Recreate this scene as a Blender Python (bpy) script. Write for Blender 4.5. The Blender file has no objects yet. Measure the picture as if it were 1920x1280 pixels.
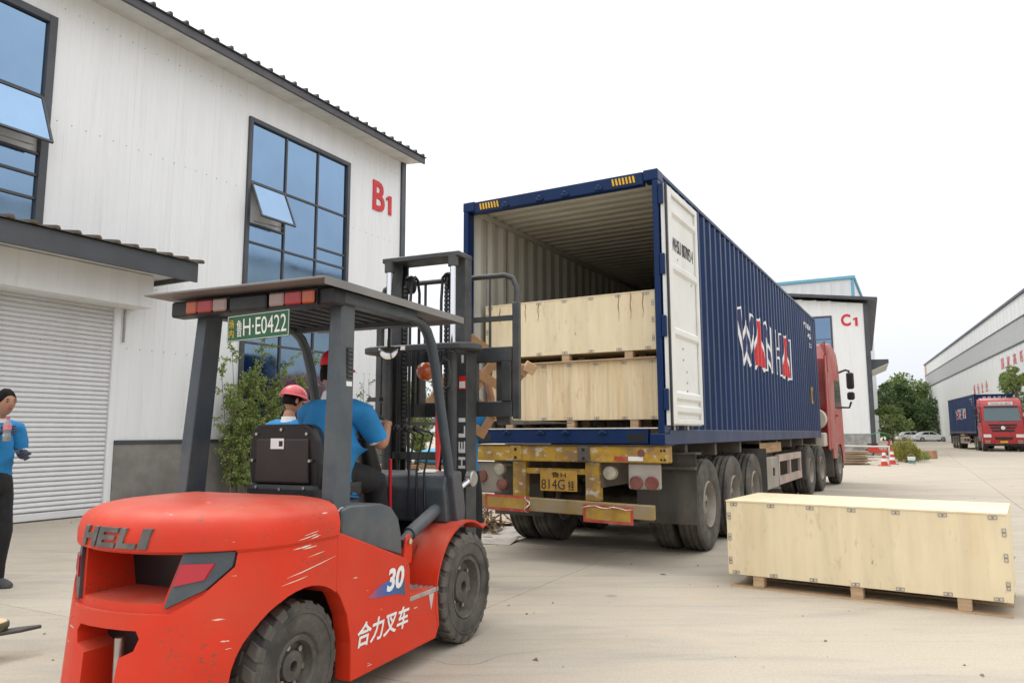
import bpy, bmesh, math, random
from mathutils import Vector, Matrix, Euler, noise
R = math.radians
PI = math.pi
random.seed(7)
scn = bpy.context.scene
COL = scn.collection

# ------------------------------------------------------------------ camera
cam_data = bpy.data.cameras.new("camera")
cam = bpy.data.objects.new("camera", cam_data)
COL.objects.link(cam)
cam_data.sensor_width = 36.0
cam_data.lens = 1386.08 / 1920 * 36.0
cam_data.clip_start = 0.05
cam_data.clip_end = 2500
cam.matrix_world = Matrix.Translation((0, 0, 1.37)) @ Matrix.Rotation(PI / 2 + 0.123313, 4, 'X') @ Matrix.Rotation(-0.003152, 4, 'Z')
scn.camera = cam

# ------------------------------------------------------------------ sky, sun, exposure
world = bpy.data.worlds.new("World")
scn.world = world
world.use_nodes = True
wn = world.node_tree.nodes
wl = world.node_tree.links
wn.clear()
SUN_EL, SUN_AZ = R(62), R(-50)          # azimuth from +Y towards +X
sky = wn.new("ShaderNodeTexSky")
sky.sky_type = 'NISHITA'
sky.sun_disc = False
sky.sun_elevation = SUN_EL
sky.sun_rotation = SUN_AZ
sky.dust_density = 6.0
sky.air_density = 1.2
scale = wn.new("ShaderNodeMix"); scale.data_type = 'RGBA'; scale.blend_type = 'MULTIPLY'
scale.inputs[0].default_value = 1.0
scale.inputs[7].default_value = (0.08, 0.08, 0.08, 1)
wl.new(sky.outputs[0], scale.inputs[6])
veil = wn.new("ShaderNodeMix"); veil.data_type = 'RGBA'          # high bright cloud cover over the clear sky
veil.inputs[0].default_value = 0.93
wl.new(scale.outputs[2], veil.inputs[6])
# standard overcast sky: brightness rises from the horizon to the zenith as (1 + 2 sin e) / 3
tcw = wn.new("ShaderNodeTexCoord")
sepw = wn.new("ShaderNodeSeparateXYZ"); wl.new(tcw.outputs["Generated"], sepw.inputs[0])
risew = wn.new("ShaderNodeMapRange"); wl.new(sepw.outputs[2], risew.inputs[0])
cloudw = wn.new("ShaderNodeMix"); cloudw.data_type = 'RGBA'
wl.new(risew.outputs[0], cloudw.inputs[0])
cloudw.inputs[6].default_value = (0.535, 0.555, 0.60, 1)
cloudw.inputs[7].default_value = (1.50, 1.51, 1.52, 1)
wl.new(cloudw.outputs[2], veil.inputs[7])
bg = wn.new("ShaderNodeBackground")
bg.inputs[1].default_value = 1.0
wl.new(veil.outputs[2], bg.inputs[0])
wo = wn.new("ShaderNodeOutputWorld")
wl.new(bg.outputs[0], wo.inputs[0])

sun_data = bpy.data.lights.new("sun", 'SUN')
sun_data.energy = 0.65
sun_data.angle = R(24)
sun_data.color = (1.0, 0.96, 0.91)
sun = bpy.data.objects.new("sun", sun_data)
COL.objects.link(sun)
_d = Vector((math.sin(SUN_AZ) * math.cos(SUN_EL), math.cos(SUN_AZ) * math.cos(SUN_EL), math.sin(SUN_EL)))
sun.rotation_euler = _d.to_track_quat('Z', 'Y').to_euler()
sun.location = _d * 60

vs = scn.view_settings
vs.view_transform = 'Standard'
vs.look = 'None'
vs.gamma = 1.0
vs.use_curve_mapping = False
vs.exposure = 0.66
scn.render.engine = 'CYCLES'
scn.cycles.max_bounces = 7
scn.cycles.diffuse_bounces = 3
scn.cycles.glossy_bounces = 3
scn.cycles.transmission_bounces = 4
scn.cycles.transparent_max_bounces = 6
scn.cycles.use_denoising = True

# ------------------------------------------------------------------ materials
MATS = {}
def mat(name, col, rough=0.6, metal=0.0, var=0.0, vscale=3.0, vstretch=(1, 1, 1), col2=None, bump=0.0, bscale=40.0,
        spec=0.5, dirt=None, dirt_amt=0.0, dscale=2.0, dlo=0.45, dhi=0.7, dstretch=(1, 1, 1), coat=0.0, emit=0.0, trans=0.0,
        bstretch=(1, 1, 1), scratch=None, sc_amt=0.0, sc_scale=6.0, sc_stretch=(1, 1, 1), sc_lo=0.72, sc_hi=0.74, updust=None, up_amt=0.0, chips=None, ch_amt=0.8, ch_scale=45.0, ch_mask=2.5, ch_lo=0.60, ch_stretch=(1, 1, 1)):
    if name in MATS:
        return MATS[name]
    m = bpy.data.materials.new(name)
    m.use_nodes = True
    nt = m.node_tree
    N, L = nt.nodes, nt.links
    bs = N["Principled BSDF"]
    bs.inputs["Roughness"].default_value = rough
    bs.inputs["Metallic"].default_value = metal
    bs.inputs["Specular IOR Level"].default_value = spec
    bs.inputs["Base Color"].default_value = (*col, 1)
    if coat: bs.inputs["Coat Weight"].default_value = coat
    if trans: bs.inputs["Transmission Weight"].default_value = trans
    if emit:
        bs.inputs["Emission Color"].default_value = (*col, 1)
        bs.inputs["Emission Strength"].default_value = emit
    tc = N.new("ShaderNodeTexCoord")
    def nz(scale, stretch, detail=5.0, rg=0.6, off=0.0):
        mp = N.new("ShaderNodeMapping")
        mp.inputs["Scale"].default_value = stretch
        mp.inputs["Location"].default_value = (off, off * 1.7, off * 0.6)
        L.new(tc.outputs["Object"], mp.inputs[0])
        t = N.new("ShaderNodeTexNoise")
        t.inputs["Scale"].default_value = scale
        t.inputs["Detail"].default_value = detail
        t.inputs["Roughness"].default_value = rg
        L.new(mp.outputs[0], t.inputs["Vector"])
        return t.outputs["Fac"]
    def ramp(src, lo, hi, mx=1.0):
        r = N.new("ShaderNodeMapRange")
        r.inputs["From Min"].default_value = lo
        r.inputs["From Max"].default_value = hi
        r.inputs["To Max"].default_value = mx
        L.new(src, r.inputs["Value"])
        return r.outputs[0]
    def mix(fac, a, b):
        x = N.new("ShaderNodeMix"); x.data_type = 'RGBA'
        if hasattr(fac, "links"): L.new(fac, x.inputs[0])
        else: x.inputs[0].default_value = fac
        for s, v in ((6, a), (7, b)):
            if hasattr(v, "links"): L.new(v, x.inputs[s])
            else: x.inputs[s].default_value = (*v, 1)
        return x.outputs[2]
    cur = col
    if var or col2:
        c2 = col2 if col2 else tuple(max(0, c * (1 - var)) for c in col)
        c1 = col if col2 else tuple(min(1, c * (1 + var * 0.5)) for c in col)
        cur = mix(ramp(nz(vscale, vstretch), 0.32, 0.68), c1, c2)
    if dirt and dirt_amt:
        cur = mix(ramp(nz(dscale, dstretch, 7.0, 0.65, 5.3), dlo, dhi, dirt_amt), cur, dirt)
    if scratch and sc_amt:
        cur = mix(ramp(nz(sc_scale, sc_stretch, 3.0, 0.5, 9.1), sc_lo, sc_hi, sc_amt), cur, scratch)
    if chips:                                                # small chips and specks gathered in patches
        mm = N.new("ShaderNodeMath"); mm.operation = 'MULTIPLY'
        L.new(ramp(nz(ch_scale, ch_stretch, 2.0, 0.5, 4.4), ch_lo, ch_lo + 0.03, ch_amt), mm.inputs[0])
        L.new(ramp(nz(ch_mask, (1, 1, 1), 3.0, 0.6, 7.7), 0.50, 0.62), mm.inputs[1])
        cur = mix(mm.outputs[0], cur, chips)
    if updust and up_amt:                                    # settled dust on faces that look up
        g = N.new("ShaderNodeNewGeometry")
        sp = N.new("ShaderNodeSeparateXYZ")
        L.new(g.outputs["Normal"], sp.inputs[0])
        mm = N.new("ShaderNodeMath"); mm.operation = 'MULTIPLY'
        L.new(ramp(sp.outputs[2], 0.35, 0.98, up_amt), mm.inputs[0])
        L.new(ramp(nz(4.0, (1, 1, 1), 6.0, 0.65, 2.2), 0.2, 0.7), mm.inputs[1])
        cur = mix(mm.outputs[0], cur, updust)
    if hasattr(cur, "links"):
        L.new(cur, bs.inputs["Base Color"])
        rr = ramp(nz(vscale * 1.7, vstretch, 4.0, 0.6, 3.3), 0.2, 0.8)
        ma = N.new("ShaderNodeMapRange")
        ma.inputs["To Min"].default_value = max(0.02, rough - 0.1)
        ma.inputs["To Max"].default_value = min(1, rough + 0.12)
        L.new(rr, ma.inputs["Value"])
        L.new(ma.outputs[0], bs.inputs["Roughness"])
    if bump:
        b = N.new("ShaderNodeBump")
        b.inputs["Strength"].default_value = bump
        b.inputs["Distance"].default_value = 0.01
        L.new(nz(bscale, bstretch, 6.0, 0.7, 1.0), b.inputs["Height"])
        L.new(b.outputs[0], bs.inputs["Normal"])
    MATS[name] = m
    return m

# ------------------------------------------------------------------ mesh builder
class MB:
    def __init__(s):
        s.v, s.f, s.m = [], [], []
        s.mi = 0
        s.M = None
    def add(s, vs_, fs):
        n = len(s.v)
        for p in vs_:
            p = Vector(p)
            s.v.append(tuple(s.M @ p) if s.M else tuple(p))
        for f in fs:
            s.f.append(tuple(n + i for i in f)); s.m.append(s.mi)
        return s
    def box(s, x0, x1, y0, y1, z0, z1):
        return s.add([(x0, y0, z0), (x1, y0, z0), (x1, y1, z0), (x0, y1, z0), (x0, y0, z1), (x1, y0, z1), (x1, y1, z1), (x0, y1, z1)],
                     [(3, 2, 1, 0), (4, 5, 6, 7), (0, 1, 5, 4), (1, 2, 6, 5), (2, 3, 7, 6), (3, 0, 4, 7)])
    def hexa(s, p):                                            # eight corners, bottom ring then top ring
        return s.add(p, [(3, 2, 1, 0), (4, 5, 6, 7), (0, 1, 5, 4), (1, 2, 6, 5), (2, 3, 7, 6), (3, 0, 4, 7)])
    def obox(s, c, size, rot=(0, 0, 0)):
        M = Matrix.Translation(c) @ Euler(rot).to_matrix().to_4x4()
        a, b, d = size[0] / 2, size[1] / 2, size[2] / 2
        return s.hexa([M @ Vector(p) for p in ((-a, -b, -d), (a, -b, -d), (a, b, -d), (-a, b, -d), (-a, -b, d), (a, -b, d), (a, b, d), (-a, b, d))])
    def prism(s, poly, axis, a, b):
        n = len(poly)
        def P(p, t):
            return {'x': (t, p[0], p[1]), 'y': (p[0], t, p[1]), 'z': (p[0], p[1], t)}[axis]
        fs = [tuple(range(n)), tuple(range(2 * n - 1, n - 1, -1))] + [(i, n + i, n + (i + 1) % n, (i + 1) % n) for i in range(n)]
        return s.add([P(p, a) for p in poly] + [P(p, b) for p in poly], fs)
    def beam(s, p0, p1, w, h, up=(0, 0, 1)):
        p0, p1 = Vector(p0), Vector(p1)
        d = (p1 - p0).normalized()
        u = Vector(up)
        if abs(d.dot(u)) > 0.97: u = Vector((1, 0, 0))
        r = d.cross(u).normalized(); u = r.cross(d)
        r, u = r * w / 2, u * h / 2
        return s.hexa([p0 - r - u, p0 + r - u, p0 + r + u, p0 - r + u, p1 - r - u, p1 + r - u, p1 + r + u, p1 - r + u])
    def tube(s, pts, r, n=8, cap=True, flat=1.0):
        pts = [Vector(p) for p in pts]
        rs = r if isinstance(r, (list, tuple)) else [r] * len(pts)
        d0 = (pts[1] - pts[0]).normalized()
        u = Vector((0, 0, 1)) if abs(d0.z) < 0.9 else Vector((1, 0, 0))
        vs_, fs = [], []
        for i, p in enumerate(pts):
            if i == 0: d = pts[1] - p
            elif i == len(pts) - 1: d = p - pts[i - 1]
            else: d = (pts[i + 1] - p).normalized() + (p - pts[i - 1]).normalized()
            d.normalize()
            a = d.cross(u).normalized()
            u = a.cross(d).normalized()
            for k in range(n):
                t = 2 * PI * k / n
                vs_.append(p + a * math.cos(t) * rs[i] + u * math.sin(t) * rs[i] * flat)
        for i in range(len(pts) - 1):
            for k in range(n):
                k2 = (k + 1) % n
                fs.append((i * n + k, i * n + k2, (i + 1) * n + k2, (i + 1) * n + k))
        if cap:
            fs.append(tuple(range(n - 1, -1, -1)))
            fs.append(tuple((len(pts) - 1) * n + k for k in range(n)))
        return s.add(vs_, fs)
    def cyl(s, p0, p1, r0, r1=None, n=16):
        return s.tube([p0, p1], [r0, r0 if r1 is None else r1], n)
    def lathe(s, prof, o=(0, 0, 0), axis='z', n=24, closed=False):
        o = Vector(o); vs_, fs = [], []
        for (r, h) in prof:
            for k in range(n):
                t = 2 * PI * k / n
                c, q = r * math.cos(t), r * math.sin(t)
                vs_.append(o + Vector({'z': (c, q, h), 'y': (c, h, q), 'x': (h, c, q)}[axis]))
        m = len(prof)
        for i in range(m if closed else m - 1):
            j = (i + 1) % m
            for k in range(n):
                k2 = (k + 1) % n
                fs.append((i * n + k, i * n + k2, j * n + k2, j * n + k))
        if not closed:
            fs.append(tuple(range(n - 1, -1, -1)))
            fs.append(tuple((m - 1) * n + k for k in range(n)))
        return s.add(vs_, fs)
    def loft(s, rings, cap=True, closed=True):
        n = len(rings[0]); fs = []
        for i in range(len(rings) - 1):
            for k in range(n if closed else n - 1):
                k2 = (k + 1) % n
                fs.append((i * n + k, i * n + k2, (i + 1) * n + k2, (i + 1) * n + k))
        if cap:
            fs.append(tuple(range(n - 1, -1, -1)))
            fs.append(tuple((len(rings) - 1) * n + k for k in range(n)))
        return s.add([p for r in rings for p in r], fs)
    def sphere(s, c, r, nu=14, nv=9):
        rx, ry, rz = r if isinstance(r, (tuple, list)) else (r, r, r)
        c = Vector(c)
        rings = []
        for j in range(1, nv):
            t = PI * j / nv
            rings.append([c + Vector((rx * math.sin(t) * math.cos(2 * PI * k / nu), ry * math.sin(t) * math.sin(2 * PI * k / nu), -rz * math.cos(t))) for k in range(nu)])
        return s.loft(rings)
    def mesh(s, name, bevel=0.0, smooth=None, seg=1, recalc=True):
        me = bpy.data.meshes.new(name)
        me.from_pydata(s.v, [], s.f)
        me.polygons.foreach_set("material_index", s.m)
        if recalc or bevel:
            bm = bmesh.new(); bm.from_mesh(me)
            bmesh.ops.recalc_face_normals(bm, faces=bm.faces)
            if bevel:
                es = [e for e in bm.edges if len(e.link_faces) == 2 and e.calc_face_angle(0) > 0.5]
                bmesh.ops.bevel(bm, geom=es, offset=bevel, segments=seg, affect='EDGES', profile=0.6, clamp_overlap=True)
            bm.to_mesh(me); bm.free()
        if smooth is not None:
            me.polygons.foreach_set("use_smooth", [True] * len(me.polygons))
            me.set_sharp_from_angle(angle=R(smooth))
        return me
    def build(s, name, mats, parent=None, bevel=0.0, smooth=None, seg=1, recalc=True):
        me = s.mesh(name, bevel, smooth, seg, recalc)
        for m in (mats if isinstance(mats, (list, tuple)) else [mats]):
            me.materials.append(m)
        o = bpy.data.objects.new(name, me)
        COL.objects.link(o)
        if parent: o.parent = parent
        return o

def link_mesh(name, me, parent=None, M=None):
    o = bpy.data.objects.new(name, me)
    COL.objects.link(o)
    if parent: o.parent = parent
    if M is not None: o.matrix_local = M
    return o
def tag(o, label, cat, group=None):
    o["label"] = label; o["category"] = cat
    if group: o["group"] = group
    return o
def thing(name, label, cat, M=None, group=None):
    o = bpy.data.objects.new(name, None)
    o.empty_display_size = 0.2
    COL.objects.link(o)
    if M is not None: o.matrix_world = M
    return tag(o, label, cat, group)
def frame(x, y, heading, z=0.0):            # local x points along the heading (degrees from +Y to +X), local y to its left
    return Matrix.Translation((x, y, z)) @ Matrix.Rotation(PI / 2 - R(heading), 4, 'Z')
def copy_tree(o, parent=None):
    c = o.copy(); COL.objects.link(c)
    if parent: c.parent = parent
    for ch in list(o.children): copy_tree(ch, c)
    return c

def text(body, size, depth=0.004, offset=0.0, shear=0.0, align='CENTER', M=None, space=1.0):
    c = bpy.data.curves.new("lettering", 'FONT')
    c.body = body; c.size = size; c.extrude = depth / 2; c.offset = offset; c.shear = shear; c.align_x = align
    c.space_character = space; c.resolution_u = 3
    o = bpy.data.objects.new("lettering", c)
    me = o.to_mesh()
    vs_ = [v.co.copy() for v in me.vertices]
    fs = [tuple(p.vertices) for p in me.polygons]
    o.to_mesh_clear()
    bpy.data.objects.remove(o); bpy.data.curves.remove(c)
    if M is not None: vs_ = [M @ v for v in vs_]
    return vs_, fs
def fit_text(body, w, h, depth=0.004, offset=0.0, shear=0.0):
    """lettering scaled to a w x h box, lower left corner at the origin, in the local xy plane"""
    vs_, fs = text(body, 1.0, 0.01, offset, shear, 'LEFT')
    x0, x1 = min(v.x for v in vs_), max(v.x for v in vs_)
    y0, y1 = min(v.y for v in vs_), max(v.y for v in vs_)
    return [Vector(((v.x - x0) / (x1 - x0) * w, (v.y - y0) / (y1 - y0) * h, v.z * depth / 0.01)) for v in vs_], fs
def plane_M(o, xdir, ydir):
    x = Vector(xdir).normalized(); y = Vector(ydir).normalized(); z = x.cross(y)
    M = Matrix((x, y, z)).transposed().to_4x4()
    return Matrix.Translation(o) @ M
def letters(name, body, w, h, M, material, parent, depth=0.004, offset=0.0, shear=0.0):
    vs_, fs = fit_text(body, w, h, depth, offset, shear)
    b = MB(); b.add([M @ v for v in vs_], fs)
    return b.build(name, material, parent, recalc=False)
def digit_one(name, w, h, M, material, parent, depth):
    """a plain figure one with a flag, lower left corner at the origin of M"""
    b = MB(); b.M = M
    b.prism([(w * 0.45, 0), (w, 0), (w, h), (w * 0.55, h), (0, h * 0.84), (0, h * 0.70), (w * 0.45, h * 0.82)], 'z', 0, depth)
    return b.build(name, material, parent)
def rise_M(x, y, z, slope):
    """matrix whose z axis runs along +y rising by slope, y axis up"""
    n = math.hypot(1, slope); c, s = 1 / n, slope / n
    return Matrix(((-1, 0, 0, x), (0, -s, c, y), (0, c, s, z), (0, 0, 0, 1)))
def boolean(a, cutters, op='DIFFERENCE'):
    """apply boolean cutters (temporary objects) to a"""
    for c in cutters:
        md = a.modifiers.new("b", 'BOOLEAN'); md.object = c; md.operation = op; md.solver = 'EXACT'
    bpy.context.view_layer.update()
    dg = bpy.context.evaluated_depsgraph_get()
    me = bpy.data.meshes.new_from_object(a.evaluated_get(dg))
    a.modifiers.clear()
    old = a.data; a.data = me
    bpy.data.meshes.remove(old)
    for c in cutters:
        m = c.data; bpy.data.objects.remove(c); bpy.data.meshes.remove(m)
    return a
def smooth_obj(o, ang=35):
    o.data.polygons.foreach_set("use_smooth", [True] * len(o.data.polygons))
    o.data.set_sharp_from_angle(angle=R(ang))

# shared materials
M_trim = mat("dark grey trim", (0.062, 0.067, 0.075), 0.45, var=0.25, vscale=1.5)
M_black = mat("black plastic", (0.012, 0.012, 0.013), 0.45, var=0.3, vscale=5)
M_rubber = mat("tyre rubber", (0.035, 0.033, 0.031), 0.85, var=0.3, vscale=4, dirt=(0.20, 0.175, 0.14), dirt_amt=0.75, dscale=3.5, dlo=0.35, dhi=0.75, bump=0.3, bscale=60)
M_steel = mat("bare steel", (0.45, 0.44, 0.42), 0.35, 0.9, var=0.3, vscale=6)
M_chrome = mat("chrome", (0.75, 0.76, 0.78), 0.12, 1.0)
M_white = mat("white paint", (0.75, 0.75, 0.73), 0.5, var=0.08, vscale=3)
M_redsign = mat("red sign paint", (0.62, 0.02, 0.025), 0.5, var=0.15, vscale=4)
M_skin = mat("skin", (0.40, 0.20, 0.125), 0.5, var=0.15, vscale=12)
M_hair = mat("black hair", (0.006, 0.005, 0.005), 0.7, spec=0.15, bump=0.8, bscale=60)
# ================================================================== GROUND
def ground_material():
    m = bpy.data.materials.new("worn concrete")
    m.use_nodes = True
    nt = m.node_tree; N, L = nt.nodes, nt.links
    bs = N["Principled BSDF"]
    g = N.new("ShaderNodeNewGeometry")
    info = N.new("ShaderNodeObjectInfo")
    def nz(scale, stretch=(1, 1, 1), rot=0.0, detail=6, rg=0.6, dist=0.0):
        mp = N.new("ShaderNodeMapping")
        mp.inputs["Rotation"].default_value = (0, 0, rot)
        mp.inputs["Scale"].default_value = stretch
        L.new(g.outputs["Position"], mp.inputs[0])
        t = N.new("ShaderNodeTexNoise")
        t.inputs["Scale"].default_value = scale
        t.inputs["Detail"].default_value = detail
        t.inputs["Roughness"].default_value = rg
        t.inputs["Distortion"].default_value = dist
        L.new(mp.outputs[0], t.inputs["Vector"])
        return t.outputs["Fac"]
    def rng(s, lo, hi, a=0.0, b=1.0):
        r = N.new("ShaderNodeMapRange")
        for k, v in (("From Min", lo), ("From Max", hi), ("To Min", a), ("To Max", b)): r.inputs[k].default_value = v
        L.new(s, r.inputs["Value"]); return r.outputs[0]
    def mix(f, a, b, mode='MIX'):
        x = N.new("ShaderNodeMix"); x.data_type = 'RGBA'; x.blend_type = mode
        if hasattr(f, "links"): L.new(f, x.inputs[0])
        else: x.inputs[0].default_value = f
        for s, v in ((6, a), (7, b)):
            if hasattr(v, "links"): L.new(v, x.inputs[s])
            else: x.inputs[s].default_value = (*v, 1)
        return x.outputs[2]
    c = mix(rng(nz(0.35, detail=8), 0.3, 0.7), (0.485, 0.42, 0.325), (0.42, 0.37, 0.295))
    c = mix(rng(nz(1.7, detail=9, rg=0.7), 0.38, 0.72, 0, 0.6), c, (0.49, 0.44, 0.365))
    # sandy drift and darker rubber-worn bands that run across the yard
    c = mix(rng(nz(0.55, (1, 5.5, 1), R(-8), 7, 0.62, 0.6), 0.47, 0.70, 0, 0.5), c, (0.28, 0.262, 0.24))
    c = mix(rng(nz(0.8, (1, 2.4, 1), R(12), 7, 0.6, 0.4), 0.56, 0.72, 0, 0.5), c, (0.50, 0.40, 0.29))
    c = mix(rng(nz(3.0, (0.5, 3.2, 1), R(61), 5, 0.7), 0.6, 0.72, 0, 0.35), c, (0.23, 0.21, 0.19))
    c = mix(rng(nz(55, detail=3), 0.35, 0.7, 0, 0.28), c, (0.24, 0.22, 0.2))
    vo = N.new("ShaderNodeTexVoronoi"); vo.inputs["Scale"].default_value = 0.9
    L.new(g.outputs["Position"], vo.inputs["Vector"])
    c = mix(rng(vo.outputs["Distance"], 0.02, 0.07, 0.55, 0.0), c, (0.10, 0.09, 0.08))      # small oil drops
    # long tyre scuffs along the traffic, hairline cracks, scattered grit
    for rot, off in ((R(61), 0.62), (R(67), 0.65), (R(40), 0.66)):
        c = mix(rng(nz(2.2, (0.06, 3.0, 1), rot, 4, 0.55, 0.15), off, off + 0.1, 0, 0.2), c, (0.18, 0.17, 0.155))
    wob = N.new("ShaderNodeTexNoise"); wob.inputs["Scale"].default_value = 1.3; L.new(g.outputs["Position"], wob.inputs["Vector"])
    va = N.new("ShaderNodeVectorMath"); va.operation = 'MULTIPLY_ADD'
    L.new(wob.outputs["Color"], va.inputs[0]); va.inputs[1].default_value = (0.9, 0.9, 0); L.new(g.outputs["Position"], va.inputs[2])
    ve = N.new("ShaderNodeTexVoronoi"); ve.feature = 'DISTANCE_TO_EDGE'; ve.inputs["Scale"].default_value = 0.33
    L.new(va.outputs[0], ve.inputs["Vector"])
    cm = N.new("ShaderNodeMath"); cm.operation = 'MULTIPLY'
    L.new(rng(ve.outputs["Distance"], 0.0, 0.004, 0.55, 0.0), cm.inputs[0]); L.new(rng(nz(0.4, detail=2), 0.5, 0.6), cm.inputs[1])
    c = mix(cm.outputs[0], c, (0.12, 0.105, 0.09))
    c = mix(rng(nz(120, detail=1), 0.68, 0.74, 0, 0.5), c, (0.13, 0.115, 0.10))
    c = mix(rng(nz(90, detail=1, rot=1.0), 0.67, 0.72, 0, 0.5), c, (0.62, 0.57, 0.50))
    br = N.new("ShaderNodeHueSaturation")
    L.new(rng(info.outputs["Random"], 0, 1, 0.93, 1.05), br.inputs["Value"])
    L.new(c, br.inputs["Color"])
    L.new(br.outputs[0], bs.inputs["Base Color"])
    bs.inputs["Roughness"].default_value = 0.9
    bs.inputs["Specular IOR Level"].default_value = 0.25
    b = N.new("ShaderNodeBump"); b.inputs["Strength"].default_value = 0.35; b.inputs["Distance"].default_value = 0.008
    L.new(nz(26, detail=9, rg=0.75), b.inputs["Height"])
    L.new(b.outputs[0], bs.inputs["Normal"])
    return m
M_ground = ground_material()
b = MB(); b.add([(-500, -300, -0.012), (700, -300, -0.012), (700, 1500, -0.012), (-500, 1500, -0.012)], [(0, 1, 2, 3)])
ground = b.build("ground", M_ground)
ground["kind"] = "structure"
FB = frame(-7.208, 12.660, 28.5)           # the left hall: x along its front, y into it
b = MB(); b.box(0.004, 4.996, 0.004, 4.646, -0.01, 0.0)
slab_me = b.mesh("slab", bevel=0.003)
slab_me.materials.append(M_ground)
for i in range(-3, 13):
    for j in range(-7, 0):
        o = link_mesh("slab", slab_me, ground, FB @ Matrix.Translation((-4.18 + 5 * i, 4.65 * j, 0)))

# ================================================================== HALLS
M_clad = mat("white sheet cladding", (0.80, 0.805, 0.80), 0.5, var=0.05, vscale=1.2, vstretch=(3, 3, 0.3),
             dirt=(0.50, 0.48, 0.42), dirt_amt=0.45, dscale=2.2, dlo=0.54, dhi=0.85, dstretch=(5, 5, 0.18))
M_plinth = mat("grey stucco plinth", (0.23, 0.215, 0.195), 0.9, var=0.3, vscale=1.5, dirt=(0.12, 0.105, 0.09), dirt_amt=0.6, dscale=1.2, bump=0.4, bscale=30)
M_glass = mat("blue coated glass", (0.20, 0.30, 0.43), 0.03, 1.0, var=0.10, vscale=0.6, bump=0.06, bscale=1.3)
M_glass2 = mat("dark blue door glass", (0.05, 0.08, 0.2), 0.05, 0.8, var=0.2, vscale=0.6)
M_soffit = mat("pale soffit sheet", (0.66, 0.655, 0.62), 0.6, var=0.15, vscale=1.2, vstretch=(3, 1, 1))
M_roof = mat("dark roof sheet", (0.07, 0.068, 0.075), 0.5, var=0.3, vscale=2)
M_roofrust = mat("weathered canopy sheet", (0.13, 0.115, 0.09), 0.7, var=0.4, vscale=2.5, dirt=(0.12, 0.07, 0.04), dirt_amt=0.6, dscale=3)
M_shutter = mat("painted shutter slats", (0.72, 0.72, 0.72), 0.45, var=0.08, vscale=1.5, vstretch=(1, 1, 4), dirt=(0.45, 0.43, 0.40), dirt_amt=0.35, dscale=1.5)

PANEL_CACHE = {}
def cladding_mesh(w, h, pitch=0.25, depth=0.006, material=None):
    key = (round(w, 3), round(h, 3), round(pitch, 2), material.name if material else 0)
    if key in PANEL_CACHE: return PANEL_CACHE[key]
    n = max(1, round(w / pitch)); p = (w - 0.0016) / n
    prof = []
    for i in range(n):                         # narrow recessed joint between wide flats
        x = 0.0008 + i * p
        prof += [(x, depth), (x + 0.012, 0), (x + p * 0.47, 0), (x + p * 0.5, 0.003), (x + p * 0.53, 0), (x + p - 0.012, 0)]
    prof.append((w - 0.0008, depth))
    poly = prof + [(w - 0.0008, 0.06), (0.0008, 0.06)]
    b = MB(); b.prism(poly, 'z', 0, h)
    me = b.mesh("cladding_panel"); me.materials.append(material or M_clad)
    PANEL_CACHE[key] = me
    return me
def clad(parent, x0, x1, z0, z1, width=1.0, base=Matrix.Identity(4), pitch=0.25, material=None):
    n = max(1, round((x1 - x0) / width)); w = (x1 - x0) / n
    for i in range(n):
        link_mesh("cladding_panel", cladding_mesh(w, z1 - z0, pitch, material=material), parent, base @ Matrix.Translation((x0 + i * w, 0, z0)))

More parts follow.
